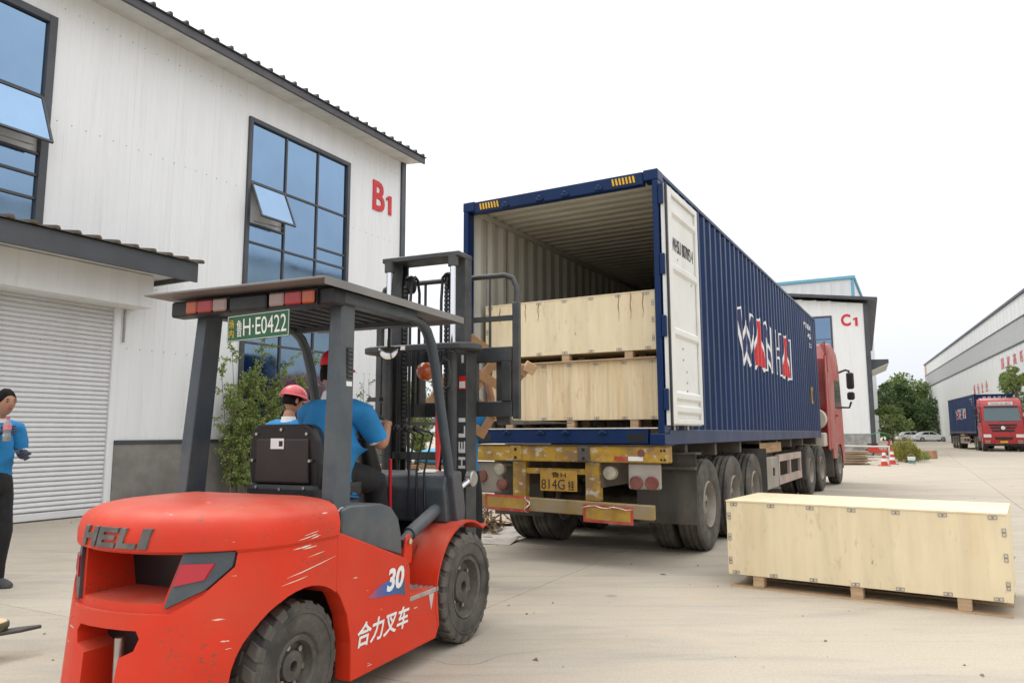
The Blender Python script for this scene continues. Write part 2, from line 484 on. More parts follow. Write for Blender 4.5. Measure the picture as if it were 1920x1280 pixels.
def window(parent, x0, x1, cols, rows, base=Matrix.Identity(4), fw=0.1, open_cell=None, skip=(), glass=None, name="window"):
    """frame, mullions and panes; rows are (z0, z1) per column"""
    z0 = min(r[0] for c in rows for r in c); z1 = max(r[1] for c in rows for r in c)
    b = MB(); b.M = base
    b.box(x0, x0 + fw, -0.05, 0.10, z0, z1); b.box(x1 - fw, x1, -0.05, 0.10, z0, z1)
    b.box(x0 + fw, x1 - fw, -0.05, 0.10, z1 - fw, z1); b.box(x0 + fw, x1 - fw, -0.05, 0.10, z0, z0 + fw)
    w = b.build(name, M_trim, parent, bevel=0.006)
    cw = (x1 - x0 - 2 * fw) / cols
    for c in range(cols):
        a0 = x0 + fw + c * cw; a1 = a0 + cw
        if c:
            b = MB(); b.M = base; b.box(a0 - 0.022, a0 + 0.022, -0.012, 0.07, z0 + fw, z1 - fw); b.build("mullion", M_trim, w)
        for k, (r0, r1) in enumerate(rows[c]):
            r0i = max(r0, z0 + fw); r1i = min(r1, z1 - fw)
            l, r = a0 + (0.022 if c else 0), a1 - (0.022 if c < cols - 1 else 0)
            if r0 > z0 + fw:
                b = MB(); b.M = base; b.box(l, r, -0.010, 0.068, r0i - 0.022, r0i + 0.022); b.build("transom", M_trim, w)
            lo = r0i + (0.022 if r0 > z0 + fw else 0); hi = r1i - (0.022 if r1 < z1 - fw else 0)
            if open_cell == (c, k):
                ang = R(24)                       # top-hung sash pushed outwards
                T = base @ Matrix.Translation((0, -0.02, hi)) @ Matrix.Rotation(-ang, 4, 'X')
                h = hi - lo
                b = MB(); b.M = T
                b.box(l, l + 0.04, -0.02, 0.02, -h, 0); b.box(r - 0.04, r, -0.02, 0.02, -h, 0)
                b.box(l + 0.04, r - 0.04, -0.02, 0.02, -0.04, 0); b.box(l + 0.04, r - 0.04, -0.02, 0.02, -h, -h + 0.04)
                s = b.build("open_sash", M_trim, w)
                b = MB(); b.M = T; b.box(l + 0.04, r - 0.04, -0.006, 0.006, -h + 0.04, -0.04); b.build("pane", glass or M_glass, w)
                b = MB(); b.M = base
                b.tube([(l + 0.15, 0.0, lo + 0.06), (r - 0.2, -0.22, lo + 0.02)], 0.012, 6); b.build("stay_arm", M_steel, w)
                b = MB(); b.M = base; b.box(l, r, 0.35, 0.37, lo, hi); b.build("opening_shade_sheet", M_black, w)  # black sheet stands in for interior shade behind the open sash
            else:
                b = MB(); b.M = base; b.box(l, r, 0.02 , 0.035, lo, hi); b.build("pane", glass or M_glass, w)
    return w

# ---------- hall B1 at the left
hall = thing("factory_hall", "white clad factory hall with dark framed windows and B1 sign, at the left", "building", FB)
b = MB(); b.box(-9, 8.69, 0.065, 20, 1.2, 8.95)
b.build("wall", M_clad, hall)
clad(hall, -9, -4.36, 1.24, 9.0)
clad(hall, -4.36, -1.02, 8.36, 9.0); clad(hall, -4.36, -1.02, 3.6, 4.45)
clad(hall, -1.02, 0.46, 3.6, 9.0); clad(hall, 0.46, 3.12, 1.24, 9.0, 0.887)
clad(hall, 3.12, 6.40, 8.25, 9.0); clad(hall, 6.40, 8.55, 1.24, 9.0)
b = MB(); b.box(8.55, 8.74, -0.05, 0.14, 0.0, 9.0); b.build("corner_trim", M_trim, hall, bevel=0.008)
b = MB(); b.box(0.46, 3.12, -0.03, 0.3, 0, 1.2); b.box(6.4, 8.55, -0.03, 0.3, 0, 1.2); b.box(3.12, 6.4, -0.03, 0.3, 0, 0.5); b.build("plinth", M_plinth, hall)
for x0, x1 in ((0.46, 3.12), (6.4, 8.55)):
    b = MB(); b.box(x0, x1, -0.05, 0.05, 1.2, 1.27); b.build("plinth_flashing", M_trim, hall, bevel=0.005)
R3 = [[(0.5, 1.9), (1.9, 3.3), (3.3, 4.35), (4.35, 5.48), (5.48, 5.88), (5.88, 6.82), (6.82, 8.25)],
      [(0.5, 1.9), (1.9, 3.3), (3.3, 4.35), (4.35, 5.48), (5.48, 6.82), (6.82, 8.25)],
      [(0.5, 1.9), (1.9, 3.3), (3.3, 4.35), (4.35, 5.48), (5.48, 5.80), (5.80, 6.82), (6.82, 8.25)]]
window(hall, 3.12, 6.40, 3, R3, open_cell=(0, 5))
R1 = [(4.45, 5.18), (5.18, 5.57), (5.57, 5.93), (5.93, 6.92), (6.92, 8.36)]
window(hall, -4.36, -1.02, 2, [[(4.45, 5.18), (5.18, 5.57), (5.57, 6.92), (6.92, 8.36)], R1], fw=0.13, open_cell=(1, 3))
# eave: soffit, fascia, ribbed roof edge
b = MB(); b.prism([(0.06, 9.0), (-0.6, 8.93), (-0.6, 8.955), (0.06, 9.03)], 'x', -9, 8.76); b.build("soffit", M_soffit, hall)
b = MB(); b.box(-9, 8.8, -0.66, -0.60, 8.90, 9.06); b.build("fascia", M_roof, hall, bevel=0.006)
b = MB(); b.prism([(-0.60, 8.957), (0.3, 9.06), (0.3, 9.16), (-0.60, 9.06)], 'x', 8.765, 8.80); b.build("verge_trim", M_trim, hall)
b = MB(); b.prism([(-0.70, 9.065), (10, 10.4), (10, 10.43), (-0.70, 9.085)], 'x', -9, 8.82)
roof = b.build("roof", M_roof, hall)
b = MB(); b.prism([(-0.045, 0), (-0.025, 0.055), (0.025, 0.055), (0.045, 0)], 'z', -0.72, 4)
rib_me = b.mesh("roof_rib"); rib_me.materials.append(M_roof)
for k in range(51):
    x = -8.85 + k * 0.35
    # rib lies along +y rising with the roof
    M = rise_M(x, 0, 9.172, 0.1248)
    link_mesh("roof_rib", rib_me, roof, M)
# shutter door with slats
b = MB(); b.box(-5.2, 0.34, 0.10, 0.16, 0.0, 3.7); sh = b.build("roller_shutter", M_shutter, hall)
b = MB(); b.prism([(0.10, 0), (0.055, 0.004), (0.032, 0.02), (0.030, 0.05), (0.05, 0.073), (0.066, 0.078), (0.10, 0.078)], 'x', -5.2, 0.335)
slat_me = b.mesh("slat", smooth=50); slat_me.materials.append(M_shutter)
for k in range(45):
    link_mesh("slat", slat_me, sh, Matrix.Translation((0, 0, 0.14 + k * 0.079)))
b = MB(); b.box(-5.2, 0.335, 0.02, 0.10, 0.015, 0.13); b.build("bottom_rail", M_shutter, sh, bevel=0.008)
b = MB(); b.box(0.34, 0.46, -0.015, 0.2, 0, 3.6); b.build("door_jamb", M_clad, hall, bevel=0.006)
b = MB(); b.box(0.50, 0.53, -0.04, -0.012, 3.0, 3.59); b.build("drop_pipe", M_steel, hall)
b = MB(); b.box(-6.5, 0.70, -0.52, -0.002, 3.60, 4.18); b.build("shutter_box", M_clad, hall, bevel=0.006)
# canopy
can = thing_parent = None
b = MB(); b.box(-6.5, 1.05, -1.24, -1.19, 4.06, 4.40); can = b.build("canopy", M_trim, hall, bevel=0.006)
b = MB(); b.box(1.0, 1.05, -1.19, -0.001, 4.10, 4.36); b.build("end_fascia", M_trim, can)
b = MB(); b.prism([(-1.19, 4.19), (-0.001, 4.19), (-0.001, 4.22), (-1.19, 4.22)], 'x', -6.5, 1.0); b.build("soffit", M_soffit, can)
b = MB(); b.prism([(-1.30, 4.405), (-0.001, 4.60), (-0.001, 4.615), (-1.30, 4.42)], 'x', -6.5, 1.12); b.build("sheet", M_roofrust, can)
b = MB(); b.prism([(-0.055, 0), (-0.025, 0.045), (0.025, 0.045), (0.055, 0)], 'z', -1.34, -0.01)
cr_me = b.mesh("sheet_rib"); cr_me.materials.append(M_roofrust)
for k in range(24):
    sl = (4.615 - 4.42) / 1.30
    link_mesh("sheet_rib", cr_me, can, rise_M(-6.3 + k * 0.32, 0, 4.614, sl))
M_B1 = plane_M((7.33, -0.012, 7.30), (1, 0, 0), (0, 0, 1))
letters("sign_letter", "B", 0.50, 0.82, M_B1, M_redsign, hall, 0.03, 0.022)
digit_one("sign_letter", 0.22, 0.53, plane_M((7.90, -0.002, 7.32), (1, 0, 0), (0, 0, 1)), M_redsign, hall, 0.03)
# screw heads along two rails of the cladding
b = MB()
for z in (4.05, 6.6, 8.6, 2.9):
    x = -0.9
    while x < 8.5:
        if not (3.0 < x < 6.5): b.cyl((x, -0.012, z), (x, 0.004, z), 0.0065, n=6)
        x += 0.25
b.build("screw_heads", M_trim, hall)["kind"] = "stuff"

# ---------- hall C1
FC = frame(20.94, 43.0, 25.3)
hc = thing("factory_hall", "distant white factory hall with C1 sign, behind the red truck cab", "building", FC)
b = MB(); b.prism([(0, 1.25), (14, 1.25), (14, 8.9), (7, 9.85), (0, 8.9)], 'x', 0.065, 30); b.build("wall", M_clad, hc)
base = Matrix(((0, 1, 0, 0), (1, 0, 0, 0), (0, 0, 1, 0), (0, 0, 0, 1)))      # panel x -> hall y, panel y -> hall x
for (y0, y1, z0, z1) in ((0.22, 1.95, 1.27, 8.92), (1.95, 5.15, 8.3, 9.2), (5.15, 8.0, 1.27, 9.4)):
    n = max(1, round((y1 - y0) / 0.87)); w = (y1 - y0) / n
    for i in range(n):
        ht = z1 + (0.13 * i * w if z1 < 9.3 else 0)
        link_mesh("cladding_panel", cladding_mesh(w, min(ht, 9.85 - 0.02) - z0, 0.29), hc, base @ Matrix.Translation((y0 + i * w, 0, z0)))
window(hc, 1.95, 5.15, 3, [[(1.27, 3.3), (3.3, 5.2), (5.2, 6.9), (6.9, 8.3)]] * 3, base=base)
b = MB(); b.box(-0.05, 0.2, -0.04, 0.22, 0.6, 8.9); b.build("corner_trim", M_trim, hc)
b = MB(); b.box(-0.03, 0.4, 0.0, 12, 0, 1.25); b.build("plinth", mat("cracked grey render", (0.40, 0.39, 0.37), 0.9, var=0.4, vscale=1.6, dirt=(0.15, 0.14, 0.13), dirt_amt=0.7, dscale=2.0), hc)
b = MB(); b.prism([(-0.55, 8.98), (7, 9.95), (14.5, 8.98), (14.5, 9.16), (7, 10.13), (-0.55, 9.16)], 'x', -0.45, -0.38); b.build("verge_fascia", M_trim, hc)
b = MB(); b.prism([(-0.55, 9.02), (7, 9.99), (14.5, 9.02), (14.5, 9.14), (7, 10.11), (-0.55, 9.14)], 'x', -0.38, 30); b.build("roof", M_roof, hc)
b = MB(); b.prism([(0.0, 4.95), (0.0, 5.6), (-0.95, 5.58), (-0.95, 5.36)], 'x', 0.3, 6); b.build("side_canopy", M_trim, hc)
b = MB(); b.prism([(0.0, 4.93), (-0.93, 5.33), (-0.93, 5.35), (0.0, 4.945)], 'x', 0.28, 6); b.build("canopy_soffit", M_soffit, hc)
for body, w, h, y, z in (("C", 0.52, 0.72, 1.45, 7.62), ("1", 0.17, 0.5, 0.76, 7.6)):
    if body == "1": digit_one("sign_letter", 0.24, h, plane_M((-0.005, y + 0.04, z), (0, -1, 0), (0, 0, 1)), M_redsign, hc, 0.03)
    else: letters("sign_letter", body, w, h, plane_M((-0.015, y, z), (0, -1, 0), (0, 0, 1)), M_redsign, hc, 0.02, 0.03)

# ---------- tall hall with the blue edge, behind C1
FD = frame(35.24, 75.0, 28.5)
hd = thing("factory_hall", "tall pale hall with a light blue roof edge, rising behind the C1 hall", "building", FD)
b = MB(); b.box(0, 40, 0, 22, 0, 17.1); b.build("wall", mat("pale wall sheet", (0.72, 0.73, 0.73), 0.55, var=0.08, vscale=0.6, vstretch=(4, 4, 0.3)), hd)
M_teal = mat("light blue trim", (0.16, 0.42, 0.55), 0.5)
b = MB(); b.box(-0.2, 40, -0.2, 22.2, 17.1, 17.4); b.build("roof_edge", M_teal, hd)
b = MB(); b.box(-0.08, 0.1, -0.08, 0.2, 0, 17.1); b.build("corner_trim", M_teal, hd)
b = MB(); b.box(-0.01, 0.05, 0, 0.93, 0, 17.08)
pm = b.mesh("wall_panel", bevel=0.02); pm.materials.append(MATS["pale wall sheet"])
for k in range(14): link_mesh("wall_panel", pm, hd, Matrix.Translation((-0.03, 0.22 + k * 0.94, 0)))

# ---------- long hall on the right
FE = frame(41.6, 60.0, 23.4)
he = thing("factory_hall", "long white hall with a grey ribbed band and red characters, at the right edge", "building", FE)
M_longw = mat("weathered white wall sheet", (0.74, 0.75, 0.73), 0.6, var=0.10, vscale=0.35, vstretch=(1, 1, 0.4), dirt=(0.45, 0.44, 0.40), dirt_amt=0.5, dscale=0.5, dstretch=(3, 3, 0.25))
M_band = mat("grey ribbed sheet", (0.46, 0.46, 0.45), 0.6, var=0.2, vscale=0.3)
b = MB(); b.box(-64, 69, -26, -0.05, 0, 12.35); b.build("wall", M_longw, he)
b = MB(); b.box(-64, 69.1, -26, 0.12, 12.35, 12.55); b.build("roof_edge", M_trim, he)
b = MB(); b.box(-64, 69, -0.05, 0.06, 10.55, 10.66); b.box(-64, 69, -0.05, 0.06, 8.55, 8.66); b.build("band_flashing", M_trim, he)
b = MB(); b.prism([(0, -0.05), (0.12, 0.02), (0.62, 0.02), (0.74, -0.05)], 'z', 8.66, 10.55)
bp = b.mesh("band_panel"); bp.materials.append(M_band)
for k in range(0, 95): link_mesh("band_panel", bp, he, Matrix.Translation((-1.5 + k * 0.745, 0, 0)))
b = MB(); b.box(0, 2.96, -0.05, -0.02, 0.0, 8.54)
wp = b.mesh("wall_panel", bevel=0.01); wp.materials.append(M_longw)
for k in range(24): link_mesh("wall_panel", wp, he, Matrix.Translation((-2.2 + k * 3.0, 0, 0)))
b = MB(); b.box(0, 2.96, -0.05, -0.02, 10.68, 12.33)
wp2 = b.mesh("wall_panel", bevel=0.01); wp2.materials.append(M_longw)
for k in range(24): link_mesh("wall_panel", wp2, he, Matrix.Translation((-2.2 + k * 3.0, 0, 0)))
b = MB(); b.box(66.5, 69.02, -0.02, -0.005, 8.68, 12.33); b.build("faded_panel", mat("faded tan sheet", (0.5, 0.36, 0.27), 0.7, var=0.2, vscale=0.8), he)
M_redchar = mat("faded red characters", (0.55, 0.12, 0.12), 0.7, var=0.3, vscale=0.8)
for body, x0, w, h, z in (("国", 8.4, 1.25, 1.0, 7.0), ("家", 5.9, 1.25, 1.0, 7.0), ("高", 3.4, 1.25, 1.0, 7.0), ("新", 0.9, 1.25, 1.0, 7.0),
                          ("质", 8.5, 1.25, 0.8, 5.2), ("量", 6.0, 1.25, 0.8, 5.2), ("第", 3.5, 1.25, 0.8, 5.2), ("一", 1.0, 1.25, 0.2, 5.5),
                          ("诚", 24.0, 1.25, 1.1, 5.4), ("信", 21.6, 1.25, 1.1, 5.4), ("企", 19.2, 1.25, 1.1, 5.4), ("业", 16.8, 1.25, 1.1, 5.4)):
    letters("wall_character", body, w, h, plane_M((x0, -0.012, z), (-1, 0, 0), (0, 0, 1)), M_redchar, he, 0.01, 0.02)
# ================================================================== CONTAINER
FT = frame(1.53719, 7.51606, 29.391)
ZC = 1.2456
CL, CW, CH = 12.192, 2.438, 2.896
M_blue = mat("dark blue container paint", (0.009, 0.028, 0.095), 0.34, spec=0.16, var=0.18, vscale=0.8, vstretch=(1, 1, 0.4), dirt=(0.020, 0.040, 0.105), dirt_amt=0.5, dscale=1.4, updust=(0.25, 0.24, 0.22), up_amt=0.5)
M_inner = mat("container inside paint", (0.54, 0.52, 0.455), 0.55, var=0.12, vscale=1.0, dirt=(0.4, 0.36, 0.28), dirt_amt=0.3, dscale=1.5)
M_door = mat("white door paint", (0.72, 0.72, 0.69), 0.45, var=0.06, vscale=1.5, dirt=(0.5, 0.47, 0.4), dirt_amt=0.45, dscale=2.5, dlo=0.5, dhi=0.8)
M_yellow = mat("yellow paint", (0.72, 0.42, 0.02), 0.5, var=0.15, vscale=5)
M_inkblack = mat("black lettering", (0.015, 0.015, 0.015), 0.6)
M_plywoodfloor = mat("container floor ply", (0.35, 0.26, 0.17), 0.7, var=0.3, vscale=2)
M_red = mat("bright red", (0.6, 0.015, 0.02), 0.5, var=0.1)

PITCH = 0.278
def corr_profile(length, x0, depth=0.036):
    """(x, recess) breakpoints of the side corrugation"""
    pts = [(x0, 0.0)]
    x = x0 + 0.10
    while x + PITCH < x0 + length - 0.05:
        pts += [(x, 0.0), (x + 0.068, depth), (x + 0.138, depth), (x + 0.206, 0.0)]
        x += PITCH
    pts.append((x0 + length, 0.0))
    return pts
SIDE_PROF = corr_profile(CL - 0.30, 0.15)
def recess_at(x):
    for (a, ra), (c, rc) in zip(SIDE_PROF, SIDE_PROF[1:]):
        if a <= x <= c:
            return ra + (rc - ra) * (x - a) / max(1e-9, c - a)
    return 0.0
def make_container(M, label, with_open_doors=True):
    t = thing("shipping_container", label, "container", M)
    def wall(name, y_out, sgn):
        b = MB()
        for mi, off in ((0, 0.0), (1, 0.005)):
            b.mi = mi; vs_, fs = [], []
            for (x, r) in SIDE_PROF:
                y = y_out + sgn * (0.012 + r + off)
                vs_ += [(x, y, 0.155), (x, y, 2.845)]
            for i in range(len(SIDE_PROF) - 1): fs.append((2 * i, 2 * i + 2, 2 * i + 3, 2 * i + 1))
            b.add(vs_, fs)
        return b.build(name, [M_blue, M_inner], t, recalc=False)
    wall("side_wall", 0.0, 1); wall("side_wall", CW, -1)
    # roof sheet with cross corrugation
    b = MB(); x = 0.16; pr = []
    while x < CL - 0.2:
        pr += [(x, 0), (x + 0.09, 0), (x + 0.12, -0.022), (x + 0.18, -0.022)]; x += 0.21
    for mi, off in ((0, 0.0), (1, -0.005)):
        b.mi = mi; vs_, fs = [], []
        for (px, r) in pr: vs_ += [(px, 0.05, 2.88 + r + off), (px, CW - 0.05, 2.88 + r + off)]
        for i in range(len(pr) - 1): fs.append((2 * i, 2 * i + 2, 2 * i + 3, 2 * i + 1))
        b.add(vs_, fs)
    b.build("roof_sheet", [M_blue, M_inner], t, recalc=False)
    b = MB(); b.mi = 0; b.box(CL - 0.06, CL - 0.03, 0.06, CW - 0.06, 0.1, 2.85); b.mi = 1; b.box(CL - 0.075, CL - 0.065, 0.06, CW - 0.06, 0.16, 2.84)
    b.build("front_wall", [M_blue, M_inner], t)
    for y0 in (0.052, CW - 0.082):
        b = MB(); b.box(0.16, CL - 0.16, y0, y0 + 0.03, 2.79, 2.852); b.build("roof_cove", M_inner, t)
    b = MB(); b.box(0.10, CL - 0.08, 0.07, CW - 0.07, 0.12, 0.165); b.build("floor", M_plywoodfloor, t)
    for y0, y1 in ((0.0, 0.05), (CW - 0.05, CW)):
        b = MB(); b.box(0.17, CL - 0.17, y0, y1, 0.0, 0.155); b.build("bottom_side_rail", M_blue, t, bevel=0.006)
        b = MB(); b.box(0.17, CL - 0.17, y0, y1 + (0.01 if y0 == 0 else 0), 2.845, 2.893); b.build("top_side_rail", M_blue, t, bevel=0.006)
    for y0, y1 in ((0.0, 0.065), (CW - 0.065, CW)):
        b = MB(); b.box(0.0, 0.15, y0, y1, 0.118, CH - 0.118); b.build("corner_post", M_blue, t, bevel=0.008)
        b = MB(); b.box(CL - 0.15, CL, y0, y1, 0.118, CH - 0.118); b.build("corner_post", M_blue, t, bevel=0.008)
    # corner castings with their holes
    def casting():
        b = MB(); b.box(0, 0.178, 0, 0.162, 0, 0.118); o = b.build("corner_casting", M_blue, t, bevel=0.008)
        cs = []
        b = MB(); b.lathe([(0.034, -0.1), (0.034, 0.3)], (0, 0.085, 0.058), 'x', 16); cs.append(b.build("c", M_black))
        b = MB(); b.lathe([(0.034, -0.1), (0.034, 0.3)], (0.095, 0, 0.058), 'y', 16); cs.append(b.build("c", M_black))
        b = MB(); b.box(0.035, 0.145, 0.045, 0.115, -0.1, 0.3); cs.append(b.build("c", M_black))
        return boolean(o, cs)
    c0 = casting()
    first = True
    for x in (0, 1):
        for y in (0, 1):
            for z in (0, 1):
                Mx = Matrix.Translation((x * CL - (0.003 if not x else -0.003), y * CW - (0.003 if not y else -0.003), z * CH)) @ Matrix.Diagonal((-1 if x else 1, -1 if y else 1, -1 if z else 1, 1))
                if first: c0.matrix_local = Mx; first = False
                else: link_mesh("corner_casting", c0.data, t, Mx)
    # header with hazard stripes and keepers, sill with pockets
    b = MB(); b.box(0.0, 0.10, 0.162, CW - 0.162, 2.745, 2.885); hd_ = b.build("door_header", M_blue, t, bevel=0.008)
    for y0 in (0.24, 1.93):
        b = MB(); b.box(-0.004, 0.0, y0, y0 + 0.28, 2.775, 2.855); b.build("hazard_plate", M_inkblack, hd_)
        for k in range(7):
            ya = y0 + 0.006 + k * 0.039
            b = MB(); b.prism([(ya, 2.777), (ya + 0.02, 2.777), (ya + 0.034, 2.853), (ya + 0.014, 2.853)], 'x', -0.007, -0.004); b.build("hazard_stripe", M_yellow, hd_)
    for y0 in (0.62, 1.03, 1.35, 1.80):
        b = MB(); b.box(-0.035, 0.0, y0, y0 + 0.08, 2.752, 2.785); b.box(-0.035, -0.025, y0 + 0.02, y0 + 0.06, 2.786, 2.81); b.build("bar_keeper", M_blue, hd_, bevel=0.004)
    b = MB(); b.box(0.0, 0.10, 0.178, CW - 0.178, 0.01, 0.165); sl = b.build("door_sill", M_blue, t, bevel=0.006)
    b = MB(); b.box(-0.012, 0.18, 0.07, CW - 0.07, 0.168, 0.178); b.build("threshold_plate", M_white, sl)
    for y0 in (0.20, CW - 0.40):
        b = MB(); b.box(-0.003, 0.0, y0, y0 + 0.2, 0.035, 0.115); b.build("sill_pocket", M_black, sl)
    for y0 in (0.62, 1.05, 1.35, 1.78):
        b = MB(); b.box(-0.035, 0.0, y0, y0 + 0.09, 0.115, 0.13); b.box(-0.04, -0.03, y0 + 0.02, y0 + 0.07, 0.131, 0.15); b.build("bar_keeper", M_blue, sl, bevel=0.003)
    if with_open_doors:
        for side in (0, 1):
            ang = R(4.6) * -1 if side == 0 else 0.0
            sg = -1 if side == 0 else 1
            D = Matrix.Translation((0.01, -0.035, 0)) if side == 0 else Matrix.Translation((0.17, CW + 0.036, 0)) @ Matrix.Rotation(ang, 4, 'Z')
            if side: D = D @ Matrix.Diagonal((1, -1, 1, 1))
            b = MB(); b.M = D; b.mi = 0; b.box(0.0, 1.15, -0.03, 0.012, 0.20, 2.72); b.mi = 1; b.box(0.0, 1.15, 0.014, 0.02, 0.20, 2.72)
            d = b.build("door", [M_door, M_blue], t)
            def part(nm, m, *bx, bev=0.006):
                q = MB(); q.M = D; q.box(*bx); return q.build(nm, m, d, bevel=bev)
            part("door_stile", M_door, 0.03, 0.15, -0.058, -0.031, 0.21, 2.71)
            part("door_stile", M_door, 1.07, 1.145, -0.058, -0.031, 0.21, 2.71)
            part("door_rail", M_door, 0.15, 1.07, -0.058, -0.031, 2.64, 2.71)
            part("door_rail", M_door, 0.15, 1.07, -0.058, -0.031, 0.21, 0.26)
            for z in (2.47, 1.86, 1.17, 0.50, 0.36):
                q = MB(); q.M = D; q.prism([(-0.031, z - 0.05), (-0.056, z - 0.02), (-0.056, z + 0.03), (-0.031, z + 0.06)], 'x', 0.15, 1.07)
                q.build("door_rib", M_door, d)
            part("gasket", M_black, -0.012, 0.03, -0.052, -0.031, 0.19, 2.73)
            for z in (0.35, 1.1, 1.75, 2.5):
                q = MB(); q.M = D; q.box(-0.03, 0.0, -0.02, 0.03, z, z + 0.22); q.build("hinge", M_blue, d, bevel=0.006)
            for x in (0.35, 0.85):
                q = MB(); q.M = D; q.cyl((x, 0.045, 0.15), (x, 0.045, 2.76), 0.016, n=8); q.build("lock_rod", M_steel, d)
            for (x, z) in ((0.5, 1.02), (0.5, 0.9), (0.62, 0.78), (0.62, 0.66), (0.62, 0.57), (0.9, 1.78), (0.4, 1.98)):
                q = MB(); q.M = D; q.lathe([(0.012, -0.038), (0.014, -0.03)], (x, 0, z), 'y', 8); q.build("rivet", M_steel, d)
            # identification painted on the sheet
            T = D @ plane_M((0.20, -0.0335, 2.05), (1, 0, 0), (0, 0, 1))
            if side == 0:
                vs_, fs = fit_text("WHSU 887093 4", 0.80, 0.15, 0.003, -0.006)
                q = MB(); q.add([T @ v for v in vs_], fs); q.build("painted_number", M_inkblack, d, recalc=False)
    return t

def corr_print(name, vs_, fs, material, parent, lift):
    """flat lettering (x along the container, z up) laid onto the corrugated right side"""
    me = bpy.data.meshes.new("p"); me.from_pydata([(v.x, 0, v.y) for v in vs_], [], fs)
    bm = bmesh.new(); bm.from_mesh(me)
    bmesh.ops.triangulate(bm, faces=bm.faces)
    x0 = min(v.co.x for v in bm.verts); x1 = max(v.co.x for v in bm.verts)
    for (x, r) in SIDE_PROF:
        if x0 < x < x1:
            bmesh.ops.bisect_plane(bm, geom=bm.verts[:] + bm.edges[:] + bm.faces[:], plane_co=(x, 0, 0), plane_no=(1, 0, 0))
    for v in bm.verts: v.co.y = 0.012 + recess_at(v.co.x) - lift
    bm.to_mesh(me); bm.free()
    me.materials.append(material)
    o = bpy.data.objects.new(name, me); COL.objects.link(o); o.parent = parent
    return o
def flat_text(body, x, z, w, h, offset=0.0, shear=0.0):
    vs_, fs = fit_text(body, w, h, 0.0, offset, shear)
    seen = {}; nv = []; idx = []
    # keep only the faces of one flat side
    for v in vs_:
        k = (round(v.x, 5), round(v.y, 5))
        if k not in seen: seen[k] = len(nv); nv.append(Vector((v.x + x, v.y + z, 0)))
        idx.append(seen[k])
    out = set(); res = []
    for f in fs:
        g = [idx[i] for i in f]
        if len(set(g)) == len(g) and len(g) > 2:
            key = tuple(sorted(g))
            a = sum((nv[g[i]].x * nv[g[(i + 1) % len(g)]].y - nv[g[(i + 1) % len(g)]].x * nv[g[i]].y) for i in range(len(g)))
            if key not in out and abs(a) > 1e-9: out.add(key); res.append(tuple(g))
    return nv, res

box1 = make_container(FT @ Matrix.Translation((0, 0, ZC)), "open dark blue shipping container with white doors, on the trailer being loaded")
M_logoW = mat("white logo paint", (0.78, 0.78, 0.78), 0.5)
M_logoB = mat("navy logo paint", (0.012, 0.022, 0.10), 0.45)
M_logoR = mat("red logo paint", (0.55, 0.012, 0.02), 0.45)
LET = (("W", 3.68, 1.02), ("A", 4.74, 0.82), ("N", 5.58, 0.66), ("H", 6.58, 0.66), ("A", 7.30, 0.72), ("I", 8.06, 0.2))
def stroke(p, q, w):
    p, q = Vector(p), Vector(q); d = (q - p).normalized(); n = Vector((-d.y, d.x)) * w / 2
    return [p - n, q - n, q + n, p + n]
def logo(parent, lift0=0.0):
    z0, h = 1.19, 0.74
    for ch, x, w in LET:
        # glyph strokes in a unit box
        S = {"W": [((0.06, 1), (0.25, 0)), ((0.25, 0), (0.5, 0.75)), ((0.5, 0.75), (0.72, 0)), ((0.72, 0), (0.95, 1))],
             "A": [((0.05, 0), (0.5, 1)), ((0.5, 1), (0.95, 0))],
             "N": [((0.12, 0), (0.12, 1)), ((0.12, 1), (0.88, 0)), ((0.88, 0), (0.88, 1))],
             "H": [((0.15, 0), (0.15, 1)), ((0.85, 0), (0.85, 1)), ((0.15, 0.5), (0.85, 0.5))],
             "I": [((0.5, 0), (0.5, 1))]}[ch]
        if ch == "A":
            vs_ = [Vector((x + u * w, z0 + v * h, 0)) for u, v in ((0.06, 0.0), (0.94, 0.0), (0.5, 0.96))]
            corr_print("logo_fill", vs_, [(0, 1, 2)], M_logoR, parent, 0.0066 + lift0)
        for layer, (width, m) in enumerate(((0.215, M_logoW), (0.115, M_logoR if ch == "A" else M_logoB))):
            for a, c in S:
                ext = 0.035 if layer == 0 else 0.0
                p = Vector((x + a[0] * w, z0 + a[1] * h)); q = Vector((x + c[0] * w, z0 + c[1] * h))
                d = (q - p).normalized() * ext
                quad = stroke(p - d, q + d, width)
                corr_print("logo_stroke", [Vector((k.x, k.y, 0)) for k in quad], [(0, 1, 2, 3)], m, parent, 0.004 + layer * 0.003 + lift0)
                lift0 += 0.0001
    for body, x, z, w, hh in (("WHSU 887093 4", 10.35, 2.50, 1.15, 0.12), ("45G1", 10.95, 2.30, 0.42, 0.12), ("22G", 11.0, 2.10, 0.36, 0.09)):
        nv, fs = flat_text(body, x, z, w, hh, 0.01)
        corr_print("painted_number", nv, fs, M_logoW, parent, 0.004)
logo(box1)
b = MB(); b.box(10.98, 11.10, 0.004, 0.02, 0.78, 1.16); b.build("caution_sticker", M_yellow, box1)
b = MB(); b.box(11.02, 11.06, -0.002, 0.003, 0.85, 1.08); b.build("caution_mark", M_inkblack, box1)

